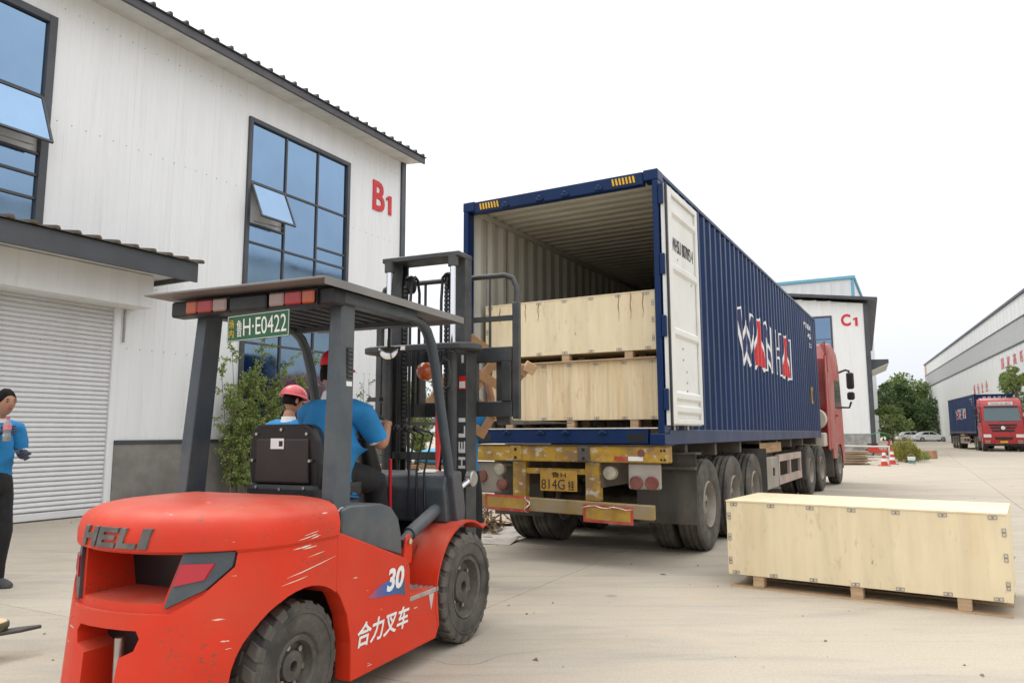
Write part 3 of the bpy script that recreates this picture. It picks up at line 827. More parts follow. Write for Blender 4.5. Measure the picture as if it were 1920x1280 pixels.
# ================================================================== WHEELS
M_rim = mat("dusty wheel steel", (0.30, 0.27, 0.225), 0.7, 0.0, var=0.3, vscale=5, dirt=(0.16, 0.13, 0.1), dirt_amt=0.6, dscale=3)
def truck_wheel_meshes(r=0.53, w=0.28):
    h = w / 2; b = MB()
    prof = [(0.27, -h * 0.8), (0.33, -h * 0.98), (0.44, -h), (0.50, -h * 0.93), (r - 0.006, -h * 0.78)]
    for k in (-0.48, 0.0, 0.48):
        prof += [(r, h * k - 0.032), (r - 0.018, h * k - 0.010), (r - 0.018, h * k + 0.004), (r, h * k + 0.010)] if k != 0 else [(r + 0.002, -0.03), (r - 0.018, -0.007), (r - 0.018, 0.007), (r + 0.002, 0.03)]
    prof += [(r - 0.006, h * 0.78), (0.50, h * 0.93), (0.44, h), (0.33, h * 0.98), (0.27, h * 0.8)]
    b.lathe(prof, axis='y', n=40, closed=True)
    tyre = b.mesh("tyre", smooth=28); tyre.materials.append(M_rubber)
    b = MB()
    b.lathe([(0.275, -h * 0.82), (0.26, -h * 0.95), (0.245, -h * 0.7), (0.235, -0.02), (0.12, -0.02), (0.11, -0.075), (0.05, -0.085), (0.045, 0.1), (0.24, 0.1), (0.275, h * 0.8)], axis='y', n=32, closed=True)
    for k in range(10):
        a = 2 * PI * k / 10
        b.cyl((0.16 * math.cos(a), -0.05, 0.16 * math.sin(a)), (0.16 * math.cos(a), 0.0, 0.16 * math.sin(a)), 0.016, n=6)
    rim = b.mesh("rim", smooth=30); rim.materials.append(M_rim)
    return tyre, rim
TYRE, RIM = truck_wheel_meshes()
def put_wheel(parent, x, y, flip=False, r=0.53):
    M = Matrix.Translation((x, y, r)) @ Matrix.Rotation(random.uniform(0, 6), 4, 'Y')
    if flip: M = M @ Matrix.Rotation(PI, 4, 'Z')
    w = link_mesh("wheel", TYRE, parent, M)
    link_mesh("rim", RIM, w)
    return w

# ================================================================== TRAILER
M_rustyel = mat("worn yellow beam", (0.46, 0.27, 0.025), 0.65, var=0.3, vscale=4, dirt=(0.20, 0.12, 0.06), dirt_amt=0.85, dscale=5, dlo=0.45, dhi=0.62,
                scratch=(0.5, 0.47, 0.42), sc_amt=0.7, sc_scale=7, sc_stretch=(1, 1.5, 2.5), sc_lo=0.58, sc_hi=0.66)
M_frame = mat("dusty chassis steel", (0.10, 0.085, 0.07), 0.8, var=0.4, vscale=2.5, dirt=(0.22, 0.17, 0.12), dirt_amt=0.6, dscale=3)
M_flap = mat("dusty rubber flap", (0.085, 0.078, 0.068), 0.85, var=0.3, vscale=2.5, dirt=(0.19, 0.165, 0.13), dirt_amt=0.6, dscale=2, dstretch=(1, 1, 0.3))
M_lampR = mat("dusty red lamp", (0.20, 0.035, 0.03), 0.5, var=0.4, vscale=9, dirt=(0.17, 0.12, 0.09), dirt_amt=0.6, dscale=8, dlo=0.35, dhi=0.7)
M_lampW = mat("dusty clear lamp", (0.40, 0.36, 0.27), 0.4, var=0.35, vscale=9)
M_dust = mat("dusty grey box steel", (0.34, 0.31, 0.27), 0.75, var=0.25, vscale=2.0, dirt=(0.25, 0.19, 0.13), dirt_amt=0.6, dscale=2.5)
M_reflR = mat("red reflective tape", (0.45, 0.045, 0.03), 0.5, var=0.3, vscale=7, dirt=(0.32, 0.2, 0.13), dirt_amt=0.5, dscale=9)
M_reflW = mat("white reflective tape", (0.75, 0.74, 0.72), 0.4)
M_foil = mat("peeled foil", (0.7, 0.69, 0.68), 0.3, 0.7, var=0.2, vscale=20, bump=0.5, bscale=25)
tr = thing("semi_trailer", "dirty yellow three axle container trailer carrying the open container", "trailer", FT)
for y0 in (0.70, 1.62):
    b = MB(); b.box(0.05, 10.2, y0, y0 + 0.11, 0.80, 1.20); b.build("main_beam", M_frame, tr)
for x in (0.9, 2.2, 3.6, 5.0, 6.5, 8.0, 9.5, 11.6):
    b = MB(); b.box(x, x + 0.1, 0.06, CW - 0.06, 1.09, 1.238); b.build("cross_member", M_frame, tr)
b = MB(); b.box(-0.04, 0.14, -0.03, CW + 0.03, 1.065, 1.238); rb = b.build("rear_beam", M_rustyel, tr, bevel=0.01)
b = MB(); b.box(-0.06, 0.16, -0.05, CW + 0.05, 1.2385, 1.2435); b.build("beam_cap", M_frame, rb)
for y0 in (0.80, 1.62):
    b = MB(); b.box(-0.062, -0.04, y0, y0 + 0.14, 1.07, 1.235)
    p_ = b.build("coupling_plate", M_frame if y0 < 1 else M_rustyel, rb, bevel=0.02)
    for z in (1.105, 1.195):
        b = MB(); b.lathe([(0.017, -0.068), (0.017, -0.061)], (0, y0 + 0.07, z), 'x', 10); b.build("bolt_hole", M_black, p_)
b = MB(); b.box(-0.045, -0.041, 0.38, 0.53, 1.085, 1.13); b.build("red_tape", M_reflR, rb)
b = MB(); b.box(-0.045, -0.041, 0.22, 0.378, 1.085, 1.13); b.build("white_tape", M_reflW, rb)
b = MB(); b.lathe([(0.035, -0.055), (0.04, -0.04)], (0, 0.24, 1.165), 'x', 14); b.build("marker_lamp", M_lampR, rb)
for zz in (1.10, 1.19):
    for yy in (-0.005, 0.03):
        b = MB(); b.lathe([(0.012, -0.044), (0.012, -0.0405)], (0, yy, zz), 'x', 8); b.build("bolt_hole", M_black, rb)
for y0 in (0.72, 1.60):
    b = MB(); b.box(0.0, 0.10, y0, y0 + 0.16, 0.66, 1.065); b.build("bumper_hanger", M_rustyel, tr, bevel=0.006)
b = MB(); b.box(0.02, 0.07, 0.88, 1.60, 0.93, 0.99); b.build("plate_bar", M_rustyel, tr)
b = MB(); b.hexa([(-0.06, 0.12, 0.50), (0.02, 0.12, 0.50), (0.02, 2.30, 0.545), (-0.06, 2.30, 0.545), (-0.06, 0.12, 0.645), (0.02, 0.12, 0.645), (0.02, 2.30, 0.69), (-0.06, 2.30, 0.69)])
lb = b.build("underrun_bar", mat("dull yellow bar", (0.30, 0.20, 0.06), 0.65, var=0.35, vscale=3, dirt=(0.25, 0.22, 0.18), dirt_amt=0.8, dscale=3), tr, bevel=0.008)
def tape_sheet(y0, y1, z0, z1, slope, peel):
    for bx, m, nm, dx in (((y0, y1, z0, z1), M_reflR, "red_tape", 0.0), ((y0 + 0.03, y1 - 0.03, z0 + 0.03, z1 - 0.028), mat("yellow reflective sheet", (0.42, 0.25, 0.03), 0.5, var=0.3, vscale=8, dirt=(0.3, 0.2, 0.1), dirt_amt=0.6, dscale=7), "yellow_tape", -0.0025)):
        b = MB()
        a0, a1, c0_, c1 = bx
        za, zb = slope * (a0 - 1.2), slope * (a1 - 1.2)
        b.hexa([(-0.064 + dx, a0, c0_ + za), (-0.0615 + dx, a0, c0_ + za), (-0.0615 + dx, a1, c0_ + zb), (-0.064 + dx, a1, c0_ + zb),
                (-0.064 + dx, a0, c1 + za), (-0.0615 + dx, a0, c1 + za), (-0.0615 + dx, a1, c1 + zb), (-0.064 + dx, a1, c1 + zb)])
        b.build(nm, m, lb)
    b = MB()
    yy = y0 if peel < 0 else y1
    rings = []
    for k in range(9):
        t_ = k / 8
        y = y0 + (y1 - y0) * t_ if peel == 2 else y0 + 0.02 + 0.03 * math.sin(t_ * 9)
        z = (z1 + slope * (y - 1.2) - 0.012 * math.sin(t_ * 14) - (0.02 if peel == 2 else 0)) if peel == 2 else z0 + (z1 - z0) * t_ + slope * (y0 - 1.2)
        rings.append((-0.075 - 0.012 * math.sin(t_ * 7), y, z))
    b.tube(rings, [0.004] + [0.012, 0.008, 0.014, 0.009, 0.012, 0.007, 0.012] + [0.003], 6, flat=0.6); b.build("peeled_edge", M_foil, lb, smooth=60)
tape_sheet(0.33, 0.88, 0.46, 0.64, 0.02, 2)
tape_sheet(1.52, 2.08, 0.51, 0.68, 0.02, 1)
# number plate
b = MB(); b.box(-0.012, -0.004, 0.97, 1.41, 0.75, 0.97); pl = b.build("number_plate", mat("dirty yellow plate", (0.46, 0.25, 0.025), 0.5, var=0.3, vscale=10, dirt=(0.3, 0.2, 0.1), dirt_amt=0.5, dscale=9), tr, bevel=0.003)
letters("plate_text", "814G", 0.28, 0.105, plane_M((-0.014, 1.395, 0.77), (0, -1, 0), (0, 0, 1)), M_inkblack, pl, 0.003, -0.005)
letters("plate_text", "挂", 0.075, 0.10, plane_M((-0.014, 1.075, 0.765), (0, -1, 0), (0, 0, 1)), M_inkblack, pl, 0.003, 0.004)
letters("plate_text", "鲁H", 0.17, 0.06, plane_M((-0.014, 1.27, 0.895), (0, -1, 0), (0, 0, 1)), M_inkblack, pl, 0.003, 0.0)
# lamps
b = MB(); b.box(0.0, 0.03, 0.05, 0.40, 0.80, 1.06); lp = b.build("lamp_bracket", M_dust, tr, bevel=0.02)
for y in (0.145, 0.31):
    b = MB(); b.lathe([(0.070, 0.0), (0.070, -0.022), (0.061, -0.028), (0.058, -0.024), (0.02, -0.027)], (0, y, 0.865), 'x', 20); b.build("tail_lamp", M_lampR, lp, smooth=30)
b = MB(); b.lathe([(0.07, 0.06), (0.07, -0.012), (0.06, -0.018), (0.057, -0.014), (0.02, -0.018)], (0, 0.60, 0.955), 'x', 20); b.build("reversing_lamp", M_lampW, tr, smooth=30)
b = MB(); b.box(0.03, 0.06, 1.92, 2.34, 0.70, 1.05); lp2 = b.build("lamp_bracket", M_dust, tr, bevel=0.015)
for y, z, m in ((2.17, 0.885, M_lampR), (1.90, 0.80, M_lampR), (1.93, 0.97, M_lampW)):
    b = MB(); b.lathe([(0.066, 0.04), (0.066, -0.012), (0.057, -0.018), (0.054, -0.014), (0.02, -0.018)], (0, y, z), 'x', 20); b.build("tail_lamp", m, lp2, smooth=30)
# wheels, axles, flaps
for x in (1.60, 2.91, 4.22):
    b = MB(); b.cyl((x, 0.1, 0.53), (x, CW - 0.1, 0.53), 0.075, n=12); b.build("axle", M_frame, tr)
    for y, fl in ((0.115, False), (0.445, True), (CW - 0.115, True), (CW - 0.445, False)):
        put_wheel(tr, x, y, fl)
    for y0 in (0.68, 1.60):
        b = MB(); b.prism([(x - 0.55, 0.78), (x, 0.60), (x + 0.55, 0.78), (x + 0.55, 0.81), (x, 0.70), (x - 0.55, 0.81)], 'y', y0, y0 + 0.09); b.build("leaf_spring", M_frame, tr)
for y0 in (-0.07, CW - 0.62):
    b = MB()
    rings = []
    for z in (0.37, 0.5, 0.75, 0.95, 1.13):
        w = 0.012 * math.sin(z * 9)
        rings.append([(0.86 + w, y0 + (0.03 if z < 0.4 else 0), z), (0.86 + w, y0 + 0.69 - (0.03 if z < 0.4 else 0), z), (0.875 + w, y0 + 0.69, z), (0.875 + w, y0, z)])
    b.loft(rings); b.build("mud_flap", M_flap, tr)
    b = MB(); b.box(0.80, 0.855, y0 - 0.005, y0 + 0.695, 0.965, 0.995); b.build("flap_bar", M_frame, tr)
    b = MB(); b.box(0.80, 1.05, y0 - 0.01, y0 + 0.70, 1.13, 1.15); b.build("mudguard", M_flap, tr)
    b = MB(); b.box(4.83, 4.85, y0, y0 + 0.69, 0.45, 1.12); b.build("mud_flap", M_flap, tr)
# tool box, ladder rack, timber bolster on the right
b = MB(); b.box(5.0, 6.35, 0.02, 0.55, 0.44, 0.96); tb = b.build("tool_box", M_dust, tr, bevel=0.012)
b = MB(); b.box(5.85, 5.92, 0.0, 0.02, 0.65, 0.78); b.build("latch", M_black, tb)
for y0 in (0.02,):
    rk = MB(); rk.box(6.42, 9.0, y0, y0 + 0.06, 0.86, 0.98); rk = rk.build("side_rack", mat("faded red rail", (0.42, 0.33, 0.28), 0.7, var=0.3, vscale=2), tr)
    b = MB(); b.box(6.42, 9.0, y0, y0 + 0.06, 0.46, 0.60); b.build("rack_rail", MATS["faded red rail"], rk)
    for x in (6.42, 7.6, 8.88):
        b = MB(); b.box(x, x + 0.12, y0 + 0.005, y0 + 0.055, 0.60, 0.86); b.build("rack_post", MATS["faded red rail"], rk)
b = MB(); b.box(5.0, 6.9, 0.05, 0.35, 1.03, 1.20); b.build("timber_bolster", mat("old timber", (0.40, 0.25, 0.12), 0.8, var=0.4, vscale=5, vstretch=(0.3, 3, 3)), tr, bevel=0.01)
for y0 in (0.62, 1.68):
    b = MB(); b.box(8.3, 8.45, y0, y0 + 0.14, 0.32, 1.05); b.box(8.2, 8.55, y0 - 0.05, y0 + 0.19, 0.28, 0.32); b.build("landing_leg", M_frame, tr)

# ================================================================== TRACTOR UNITS
M_cab = mat("dusty red cab paint", (0.36, 0.035, 0.03), 0.45, var=0.15, vscale=1.5, dirt=(0.33, 0.24, 0.19), dirt_amt=0.55, dscale=1.6, dlo=0.4, dhi=0.75)
M_cabred = mat("red cab paint", (0.42, 0.012, 0.014), 0.3, var=0.1, vscale=2, coat=0.3, updust=(0.45, 0.3, 0.26), up_amt=0.5)
M_wind = mat("windscreen glass", (0.10, 0.14, 0.15), 0.06, 0.35)
def make_tractor(M, label, paint, sign=None):
    t = thing("truck_tractor", label, "truck", M)
    w = 1.24
    # frame
    for y0 in (-0.48, 0.36):
        b = MB(); b.box(-1.3, 4.1, y0, y0 + 0.12, 0.72, 1.0); b.build("chassis_rail", M_frame, t)
    b = MB(); b.lathe([(0.55, 1.01), (0.55, 1.08), (0.48, 1.10), (0.1, 1.10)], (0, 0, 0), 'z', 20); b.build("fifth_wheel", M_frame, t)
    # cab shell: side profile lofted across
    prof = [(2.10, 0.95), (2.10, 2.75), (2.16, 3.25), (2.45, 3.62), (3.2, 3.74), (3.75, 3.58), (4.02, 3.22), (4.08, 3.02), (4.30, 2.05), (4.36, 1.75), (4.40, 0.95), (4.38, 0.55), (4.05, 0.55), (3.98, 0.85), (3.75, 1.05), (3.3, 1.05), (3.05, 0.85), (3.0, 0.7), (2.5, 0.7), (2.45, 0.95)]
    b = MB()
    def ins(p, f): return (3.2 + (p[0] - 3.2) * f, p[1] if p[1] < 2.2 else 2.2 + (p[1] - 2.2) * (1 - (1 - f) * 1.2))
    rings = [[(ins(p, 0.93)[0], -w, ins(p, 0.93)[1]) for p in prof], [(p[0], -w + 0.07, p[1]) for p in prof], [(p[0], w - 0.07, p[1]) for p in prof], [(ins(p, 0.93)[0], w, ins(p, 0.93)[1]) for p in prof]]
    b.loft(rings)
    cab = b.build("cab", paint, t, smooth=30)
    # windscreen and side windows
    b = MB(); b.hexa([(4.315, -1.06, 2.10), (4.335, -1.06, 2.10), (4.335, 1.06, 2.10), (4.315, 1.06, 2.10), (4.09, -1.02, 3.02), (4.11, -1.02, 3.02), (4.11, 1.02, 3.02), (4.09, 1.02, 3.02)])
    b.build("windscreen", M_wind, cab)
    b = MB(); b.box(4.095, 4.2, -1.0, 1.0, 3.06, 3.16); b.build("sun_visor", M_trim, cab, bevel=0.02)
    for s in (-1, 1):
        b = MB(); b.prism([(3.05, 2.0), (4.12, 2.0), (3.96, 2.75), (3.1, 2.75)], 'y', s * (w + 0.004), s * (w - 0.03)); b.build("side_window", M_wind, cab)
        dd = MB(); dd.prism([(3.02, 1.1), (4.2, 1.1), (4.2, 1.95), (3.02, 1.95)], 'y', s * (w + 0.006), s * (w - 0.01)); dd = dd.build("door", paint, cab, bevel=0.01)
        b = MB(); b.box(3.1, 3.28, min(s * (w + 0.007), s * (w + 0.03)), max(s * (w + 0.007), s * (w + 0.03)), 1.78, 1.83); b.build("handle", M_black, dd)
        b = MB(); b.hexa([(3.0, s * (w - 0.3), 2.9), (2.2, s * (w + 0.02), 2.9), (2.2, s * (w + 0.0), 2.9), (3.0, s * (w - 0.32), 2.9), (2.9, s * (w - 0.35), 3.6), (2.15, s * (w - 0.02), 3.7), (2.15, s * (w - 0.05), 3.7), (2.9, s * (w - 0.37), 3.6)])
        b.build("roof_fairing", paint, cab)
        # side fairing panel behind the door
        b = MB(); b.box(1.85, 2.1, min(s * (w - 0.03), s * w), max(s * (w - 0.03), s * w), 0.95, 3.3); b.build("side_fairing", paint, cab)
        # mirrors
        y = s * (w + 0.26)
        b = MB(); b.obox((4.16, y, 2.78), (0.13, 0.19, 0.46), (0, 0, 0)); mr = b.build("mirror", M_black, cab, bevel=0.04)
        b = MB(); b.obox((4.16, y, 2.36), (0.13, 0.19, 0.22), (0, 0, 0)); b.build("wide_mirror", M_black, mr, bevel=0.04)
        b = MB(); b.tube([(4.05, s * (w - 0.03), 3.0), (4.15, s * (w + 0.15), 3.08), (4.16, y - s * 0.02, 3.05), (4.16, y, 2.6)], 0.03, 8); b.tube([(4.14, s * (w - 0.03), 2.05), (4.18, s * (w + 0.2), 2.04), (4.16, y, 2.2)], 0.028, 8); b.build("mirror_arm", M_black, mr, smooth=50)
        # front steps / mudguard
        b = MB(); b.box(2.42, 2.46, min(s * (w - 0.52), s * (w - 0.02)), max(s * (w - 0.52), s * (w - 0.02)), 0.25, 1.05); b.build("mud_flap", M_flap, t)
        b = MB(); b.box(2.1, 2.42, min(s * (w - 0.55), s * (w - 0.03)), max(s * (w - 0.55), s * (w - 0.03)), 0.9, 1.0); b.build("cab_mudguard", M_flap, t)
        b = MB(); b.prism([(4.36, 0.98), (4.42, 0.98), (4.42, 1.18), (4.36, 1.2)], 'y', s * 0.72, s * 1.17); b.build("headlight", mat("headlamp", (0.75, 0.75, 0.72), 0.15, 0.3), cab)
        for z in (0.75, 0.62):
            b = MB(); b.box(4.39, 4.42, min(s * 0.8, s * 1.1), max(s * 0.8, s * 1.1), z - 0.04, z + 0.03); b.build("lamp_slot", M_lampW, cab)
    # front grille
    for k, z in enumerate((1.82, 1.62, 1.42)):
        wd = 0.85 - 0.08 * k
        b = MB(); b.prism([(-wd, z + 0.06), (wd, z + 0.06), (wd - 0.08, z - 0.05), (-wd + 0.08, z - 0.05)], 'x', 4.33 + 0.015 * (2 - 0) , 4.405); b.build("grille_slot", M_black, cab)
    b = MB(); b.lathe([(0.13, 4.40), (0.13, 4.43), (0.10, 4.44)], (0, 0, 1.62), 'x', 18); b.build("badge", M_chrome, cab)
    b = MB(); b.prism([(-0.55, 1.0), (0.55, 1.0), (0.48, 0.82), (-0.48, 0.82)], 'x', 4.37, 4.42); b.build("lower_grille", M_black, cab)
    b = MB(); b.box(4.40, 4.425, -0.22, 0.22, 0.60, 0.74); b.build("number_plate", M_yellow, cab)
    b = MB(); b.box(4.0, 4.3, -1.2, 1.2, 0.40, 0.54); b.build("bumper_lip", M_black, t)
    if sign:
        b = MB(); b.box(3.93, 4.04, -0.72, 0.72, 3.2, 3.42); sg = b.build("roof_sign", M_white, cab, bevel=0.01)
        letters("sign_letters", sign, 1.2, 0.15, plane_M((4.043, -0.6, 3.235), (0, 1, 0), (0, 0, 1)), mat("grey sign letters", (0.25, 0.25, 0.27), 0.5), sg, 0.01, 0.0)
    # air cleaner and tank behind the cab
    b = MB(); b.cyl((1.55, -0.98, 1.70), (1.95, -0.98, 1.70), 0.25, n=20); b.build("air_cleaner", mat("beige tank paint", (0.55, 0.50, 0.42), 0.6, var=0.2, vscale=3), t, smooth=40)
    b = MB(); b.box(1.50, 2.05, -1.2, -0.7, 1.02, 1.36); b.build("battery_box", MATS["beige tank paint"], t, bevel=0.03)
    b = MB(); b.cyl((1.3, 0.85, 0.75), (2.3, 0.85, 0.75), 0.3, n=18); b.build("fuel_tank", M_steel, t, smooth=40)
    # wheels
    for x in (-0.62, 0.75):
        for y, fl in ((-w + 0.14, False), (-w + 0.47, True), (w - 0.14, True), (w - 0.47, False)): put_wheel(t, x, y, fl)
    for y, fl in ((-w + 0.16, False), (w - 0.16, True)): put_wheel(t, 3.52, y, fl)
    for s in (-1, 1):
        pts = [(-0.62 + 0.6 * math.cos(a), 0.53 + 0.62 * math.sin(a)) for a in [R(175 - 8 * k) for k in range(6)]]
        b = MB(); b.prism(pts + [(p[0] + 0.012, p[1] - 0.012) for p in reversed(pts)], 'y', s * (w - 0.62), s * w); b.build("mudguard", M_flap, t)
        b = MB(); b.box(-1.26, -1.24, min(s * (w - 0.62), s * w), max(s * (w - 0.62), s * w), 0.38, 1.0); b.build("mud_flap", M_flap, t)
    return t
TRX = FT @ Matrix.Translation((11.0, CW / 2, 0)) @ Matrix.Rotation(R(-2.6), 4, 'Z')
make_tractor(TRX, "red truck cab seen from behind, in front of the loaded trailer", M_cab)

# ================================================================== CRATES
M_ply = mat("pale plywood", (0.80, 0.68, 0.45), 0.65, var=0.10, vscale=2.0, vstretch=(5, 5, 0.5), dirt=(0.62, 0.44, 0.22), dirt_amt=0.5, dscale=1.3, dlo=0.46, dhi=0.78, dstretch=(1.6, 1.6, 0.6),
            scratch=(0.28, 0.19, 0.12), sc_amt=0.8, sc_scale=9, sc_stretch=(1, 1, 1), sc_lo=0.755, sc_hi=0.79, chips=(0.45, 0.30, 0.16), ch_amt=0.3, ch_scale=26, ch_stretch=(1.6, 1.6, 0.35), ch_lo=0.60)
M_ply2 = mat("grained plywood", (0.78, 0.63, 0.40), 0.65, var=0.22, vscale=2.5, vstretch=(7, 7, 0.35), dirt=(0.55, 0.36, 0.16), dirt_amt=0.5, dscale=1.8, dlo=0.45, dhi=0.75, dstretch=(4, 4, 0.4),
             scratch=(0.30, 0.20, 0.12), sc_amt=0.7, sc_scale=10, sc_lo=0.75, sc_hi=0.79, chips=(0.48, 0.28, 0.13), ch_amt=0.35, ch_scale=30, ch_stretch=(1.6, 1.6, 0.25), ch_lo=0.58)
M_skid = mat("skid timber", (0.52, 0.36, 0.22), 0.8, var=0.25, vscale=6, vstretch=(1, 1, 6))
M_clip = mat("galvanised clip", (0.36, 0.36, 0.37), 0.45, 0.6, var=0.3, vscale=30)
def clip_mesh():
    b = MB()
    for s in (-1, 1):
        x = s * 0.0155
        b.box(x - 0.015, x + 0.015, -0.004, 0, 0.009, 0.0135); b.box(x - 0.015, x + 0.015, -0.004, 0, -0.0135, -0.009)
        b.box(x - 0.015, x - 0.0105, -0.004, 0, -0.009, 0.009); b.box(x + 0.0105, x + 0.015, -0.004, 0, -0.009, 0.009)
    b.box(-0.006, 0.006, -0.0055, -0.004, -0.006, 0.006)
    me = b.mesh("clip"); me.materials.append(M_clip); return me
CLIP = clip_mesh()
def make_crate(M, label, w, d, h, ply, skid=0.11, runners=(0.26, 1.06, 1.82), board=True, group=None):
    t = thing("wooden_crate", label, "crate", M, group)
    k = 0.014
    def pan(nm, *bx):
        b = MB(); b.box(*bx); return b.build(nm, ply, t, bevel=0.0015)
    z0, z1 = skid, skid + h
    pan("front_panel", 0, w, 0, k, z0, z1 - 0.0145); pan("back_panel", 0, w, d - k, d, z0, z1 - 0.0145)
    pan("side_panel", 0.001, k, k, d - k, z0, z1 - 0.0145); pan("side_panel", w - k, w - 0.001, k, d - k, z0, z1 - 0.0145)
    pan("lid", -0.004, w + 0.004, -0.005, d + 0.005, z1 - 0.014, z1)
    pan("base_panel", k, w - k, k, d - k, z0 + 0.001, z0 + 0.015)
    for x in runners:
        b = MB(); b.box(x - 0.047, x + 0.047, 0.012, 0.10, 0.0135, z0); b.build("skid_block", M_skid, t, bevel=0.003)
        b = MB(); b.box(x - 0.047, x + 0.047, d - 0.10, d - 0.012, 0.0135, z0); b.build("skid_block", M_skid, t, bevel=0.003)
        b = MB(); b.box(x - 0.047, x + 0.047, d / 2 - 0.05, d / 2 + 0.05, 0.0135, z0); b.build("skid_block", M_skid, t, bevel=0.003)
    if board:
        for y0 in (0.0, d / 2 - 0.06, d - 0.12):
            b = MB(); b.box(0.015, w - 0.01, y0, y0 + 0.12, 0.0, 0.013); b.build("bottom_board", M_skid, t)
    n = 7
    for i in range(n):
        x = 0.07 + i * (w - 0.16) / (n - 1)
        for z in (z0 + 0.02, z1 - 0.034):
            link_mesh("clip", CLIP, t, Matrix.Translation((x, -0.0005, z)) @ Matrix.Rotation(R(random.uniform(-4, 4)), 4, 'Y'))
    for x in (0.024, w - 0.024):
        for z in (z0 + 0.12, z0 + h * 0.5, z1 - 0.14):
            link_mesh("clip", CLIP, t, Matrix.Translation((x, -0.0005, z)) @ Matrix.Rotation(PI / 2, 4, 'Y'))
    for z in (z0 + 0.1, z1 - 0.14):
        for y in (0.25, d - 0.25):
            link_mesh("clip", CLIP, t, Matrix.Translation((0.0005, y, z)) @ Matrix.Rotation(-PI / 2, 4, 'Z'))
    return t
make_crate(frame(1.95, 6.88, 124.8), "long pale plywood crate standing on the ground beside the trailer", 2.135, 1.0, 0.65, M_ply)
make_crate(FT @ Matrix.Translation((0.36, 2.275, ZC + 0.168)) @ Matrix.Rotation(-PI / 2, 4, 'Z'), "lower plywood crate with brown grain, on the container floor", 2.135, 1.0, 0.655, M_ply2, skid=0.10)
cr_up = make_crate(FT @ Matrix.Translation((0.30, 2.30, ZC + 0.924)) @ Matrix.Rotation(-PI / 2, 4, 'Z'), "upper plywood crate with red-brown streaks, stacked inside the container", 2.135, 1.0, 0.645, M_ply, skid=0.09)
M_streak = mat("red brown wood stain", (0.40, 0.19, 0.12), 0.7, var=0.4, vscale=14)
for x, z1, ln in ((0.20, 0.70, 0.20), (0.385, 0.71, 0.21), (0.55, 0.71, 0.22), (0.72, 0.715, 0.21), (1.72, 0.72, 0.30), (1.86, 0.725, 0.30), (2.0, 0.72, 0.28)):
    b = MB(); n = 9; L_, R_ = [], []
    for k in range(n):
        t_ = k / (n - 1); hw = 0.007 * (1 - abs(2 * t_ - 0.7) ** 2 * 0.55) * random.uniform(0.6, 1.2)
        cx = x + 0.005 * math.sin(k * 1.3)
        L_.append((cx - max(0.0015, hw), z1 - ln * t_)); R_.append((cx + max(0.0015, hw), z1 - ln * t_))
    b.prism(L_ + R_[::-1], 'y', -0.0012, 0.001); b.build("wood_stain", M_streak, cr_up)
# ================================================================== FORKLIFT
FF = frame(-0.85, 5.34, 23.5)
M_fred = mat("forklift red paint", (0.62, 0.036, 0.012), 0.45, spec=0.3, var=0.12, vscale=2.0, dirt=(0.46, 0.085, 0.04), dirt_amt=0.4, dscale=2.2, dlo=0.45, dhi=0.75,
             scratch=(0.72, 0.62, 0.50), sc_amt=0.85, sc_scale=9, sc_stretch=(0.9, 0.9, 6.5), sc_lo=0.735, sc_hi=0.752, updust=(0.52, 0.20, 0.14), up_amt=0.6, chips=(0.10, 0.075, 0.06), ch_amt=0.75, ch_scale=38, ch_stretch=(1, 1, 1.8), ch_lo=0.63)
M_fgrey = mat("forklift blue grey paint", (0.052, 0.068, 0.082), 0.4, var=0.18, vscale=3, dirt=(0.2, 0.19, 0.17), dirt_amt=0.3, dscale=3, updust=(0.3, 0.29, 0.27), up_amt=0.45)
M_mast = mat("mast grey paint", (0.036, 0.040, 0.043), 0.5, var=0.3, vscale=5, dirt=(0.12, 0.112, 0.10), dirt_amt=0.45, dscale=4)
M_grease = mat("greasy black steel", (0.014, 0.013, 0.012), 0.35, var=0.4, vscale=12)
M_sheet = mat("grey sunshade sheet", (0.20, 0.19, 0.185), 0.55, var=0.2, vscale=2)
M_beige = mat("scuffed paint", (0.72, 0.64, 0.52), 0.6)
fk = thing("forklift", "red forklift with grey overhead guard and raised mast, in the foreground", "forklift", FF)

CW_HALF = [(-1.44, 0.60), (-1.58, 0.60), (-1.70, 0.598), (-1.80, 0.583), (-1.90, 0.548), (-1.99, 0.488), (-2.07, 0.405), (-2.13, 0.31), (-2.175, 0.20), (-2.195, 0.10), (-2.20, 0.0)]
def cw_ring(z, inset=0.0):
    e = 1 + 0.10 * (1 - z) / 0.77
    pts = []
    for (x, y) in CW_HALF:
        xx = -1.44 + (x + 1.44) * e
        d = max(0.0, 1 - inset / 0.6)
        pts.append((-1.44 + (xx + 1.44) * (1 - inset / 0.77), y * d))
    right = [(x, -y) for (x, y) in pts]
    return [(x, y, z) for (x, y) in right[:-1]] + [(x, y, z) for (x, y) in pts[::-1]]
def cw_body(name, m, off=0.0, brow=True):
    sec = [(0.13, 0.03), (0.18, 0.0), (0.35, 0.0), (0.55, 0.0), (0.72, 0.0), (0.855, 0.0), (0.872, -0.012 if brow else 0), (0.93, -0.016 if brow else 0), (0.985, -0.004), (1.012, 0.018), (1.032, 0.055), (1.046, 0.12), (1.056, 0.24)]
    b = MB(); b.loft([cw_ring(z, i + off) for z, i in sec])
    return b.build(name, m, fk)
def cw_x(y, z=0.9, off=0.0):
    """rear surface position at a given y"""
    ring = cw_ring(z, off)
    best = -2.2
    for p, q in zip(ring, ring[1:]):
        if min(p[1], q[1]) <= y <= max(p[1], q[1]) and abs(q[1] - p[1]) > 1e-6:
            best = p[0] + (q[0] - p[0]) * (y - p[1]) / (q[1] - p[1])
    return best
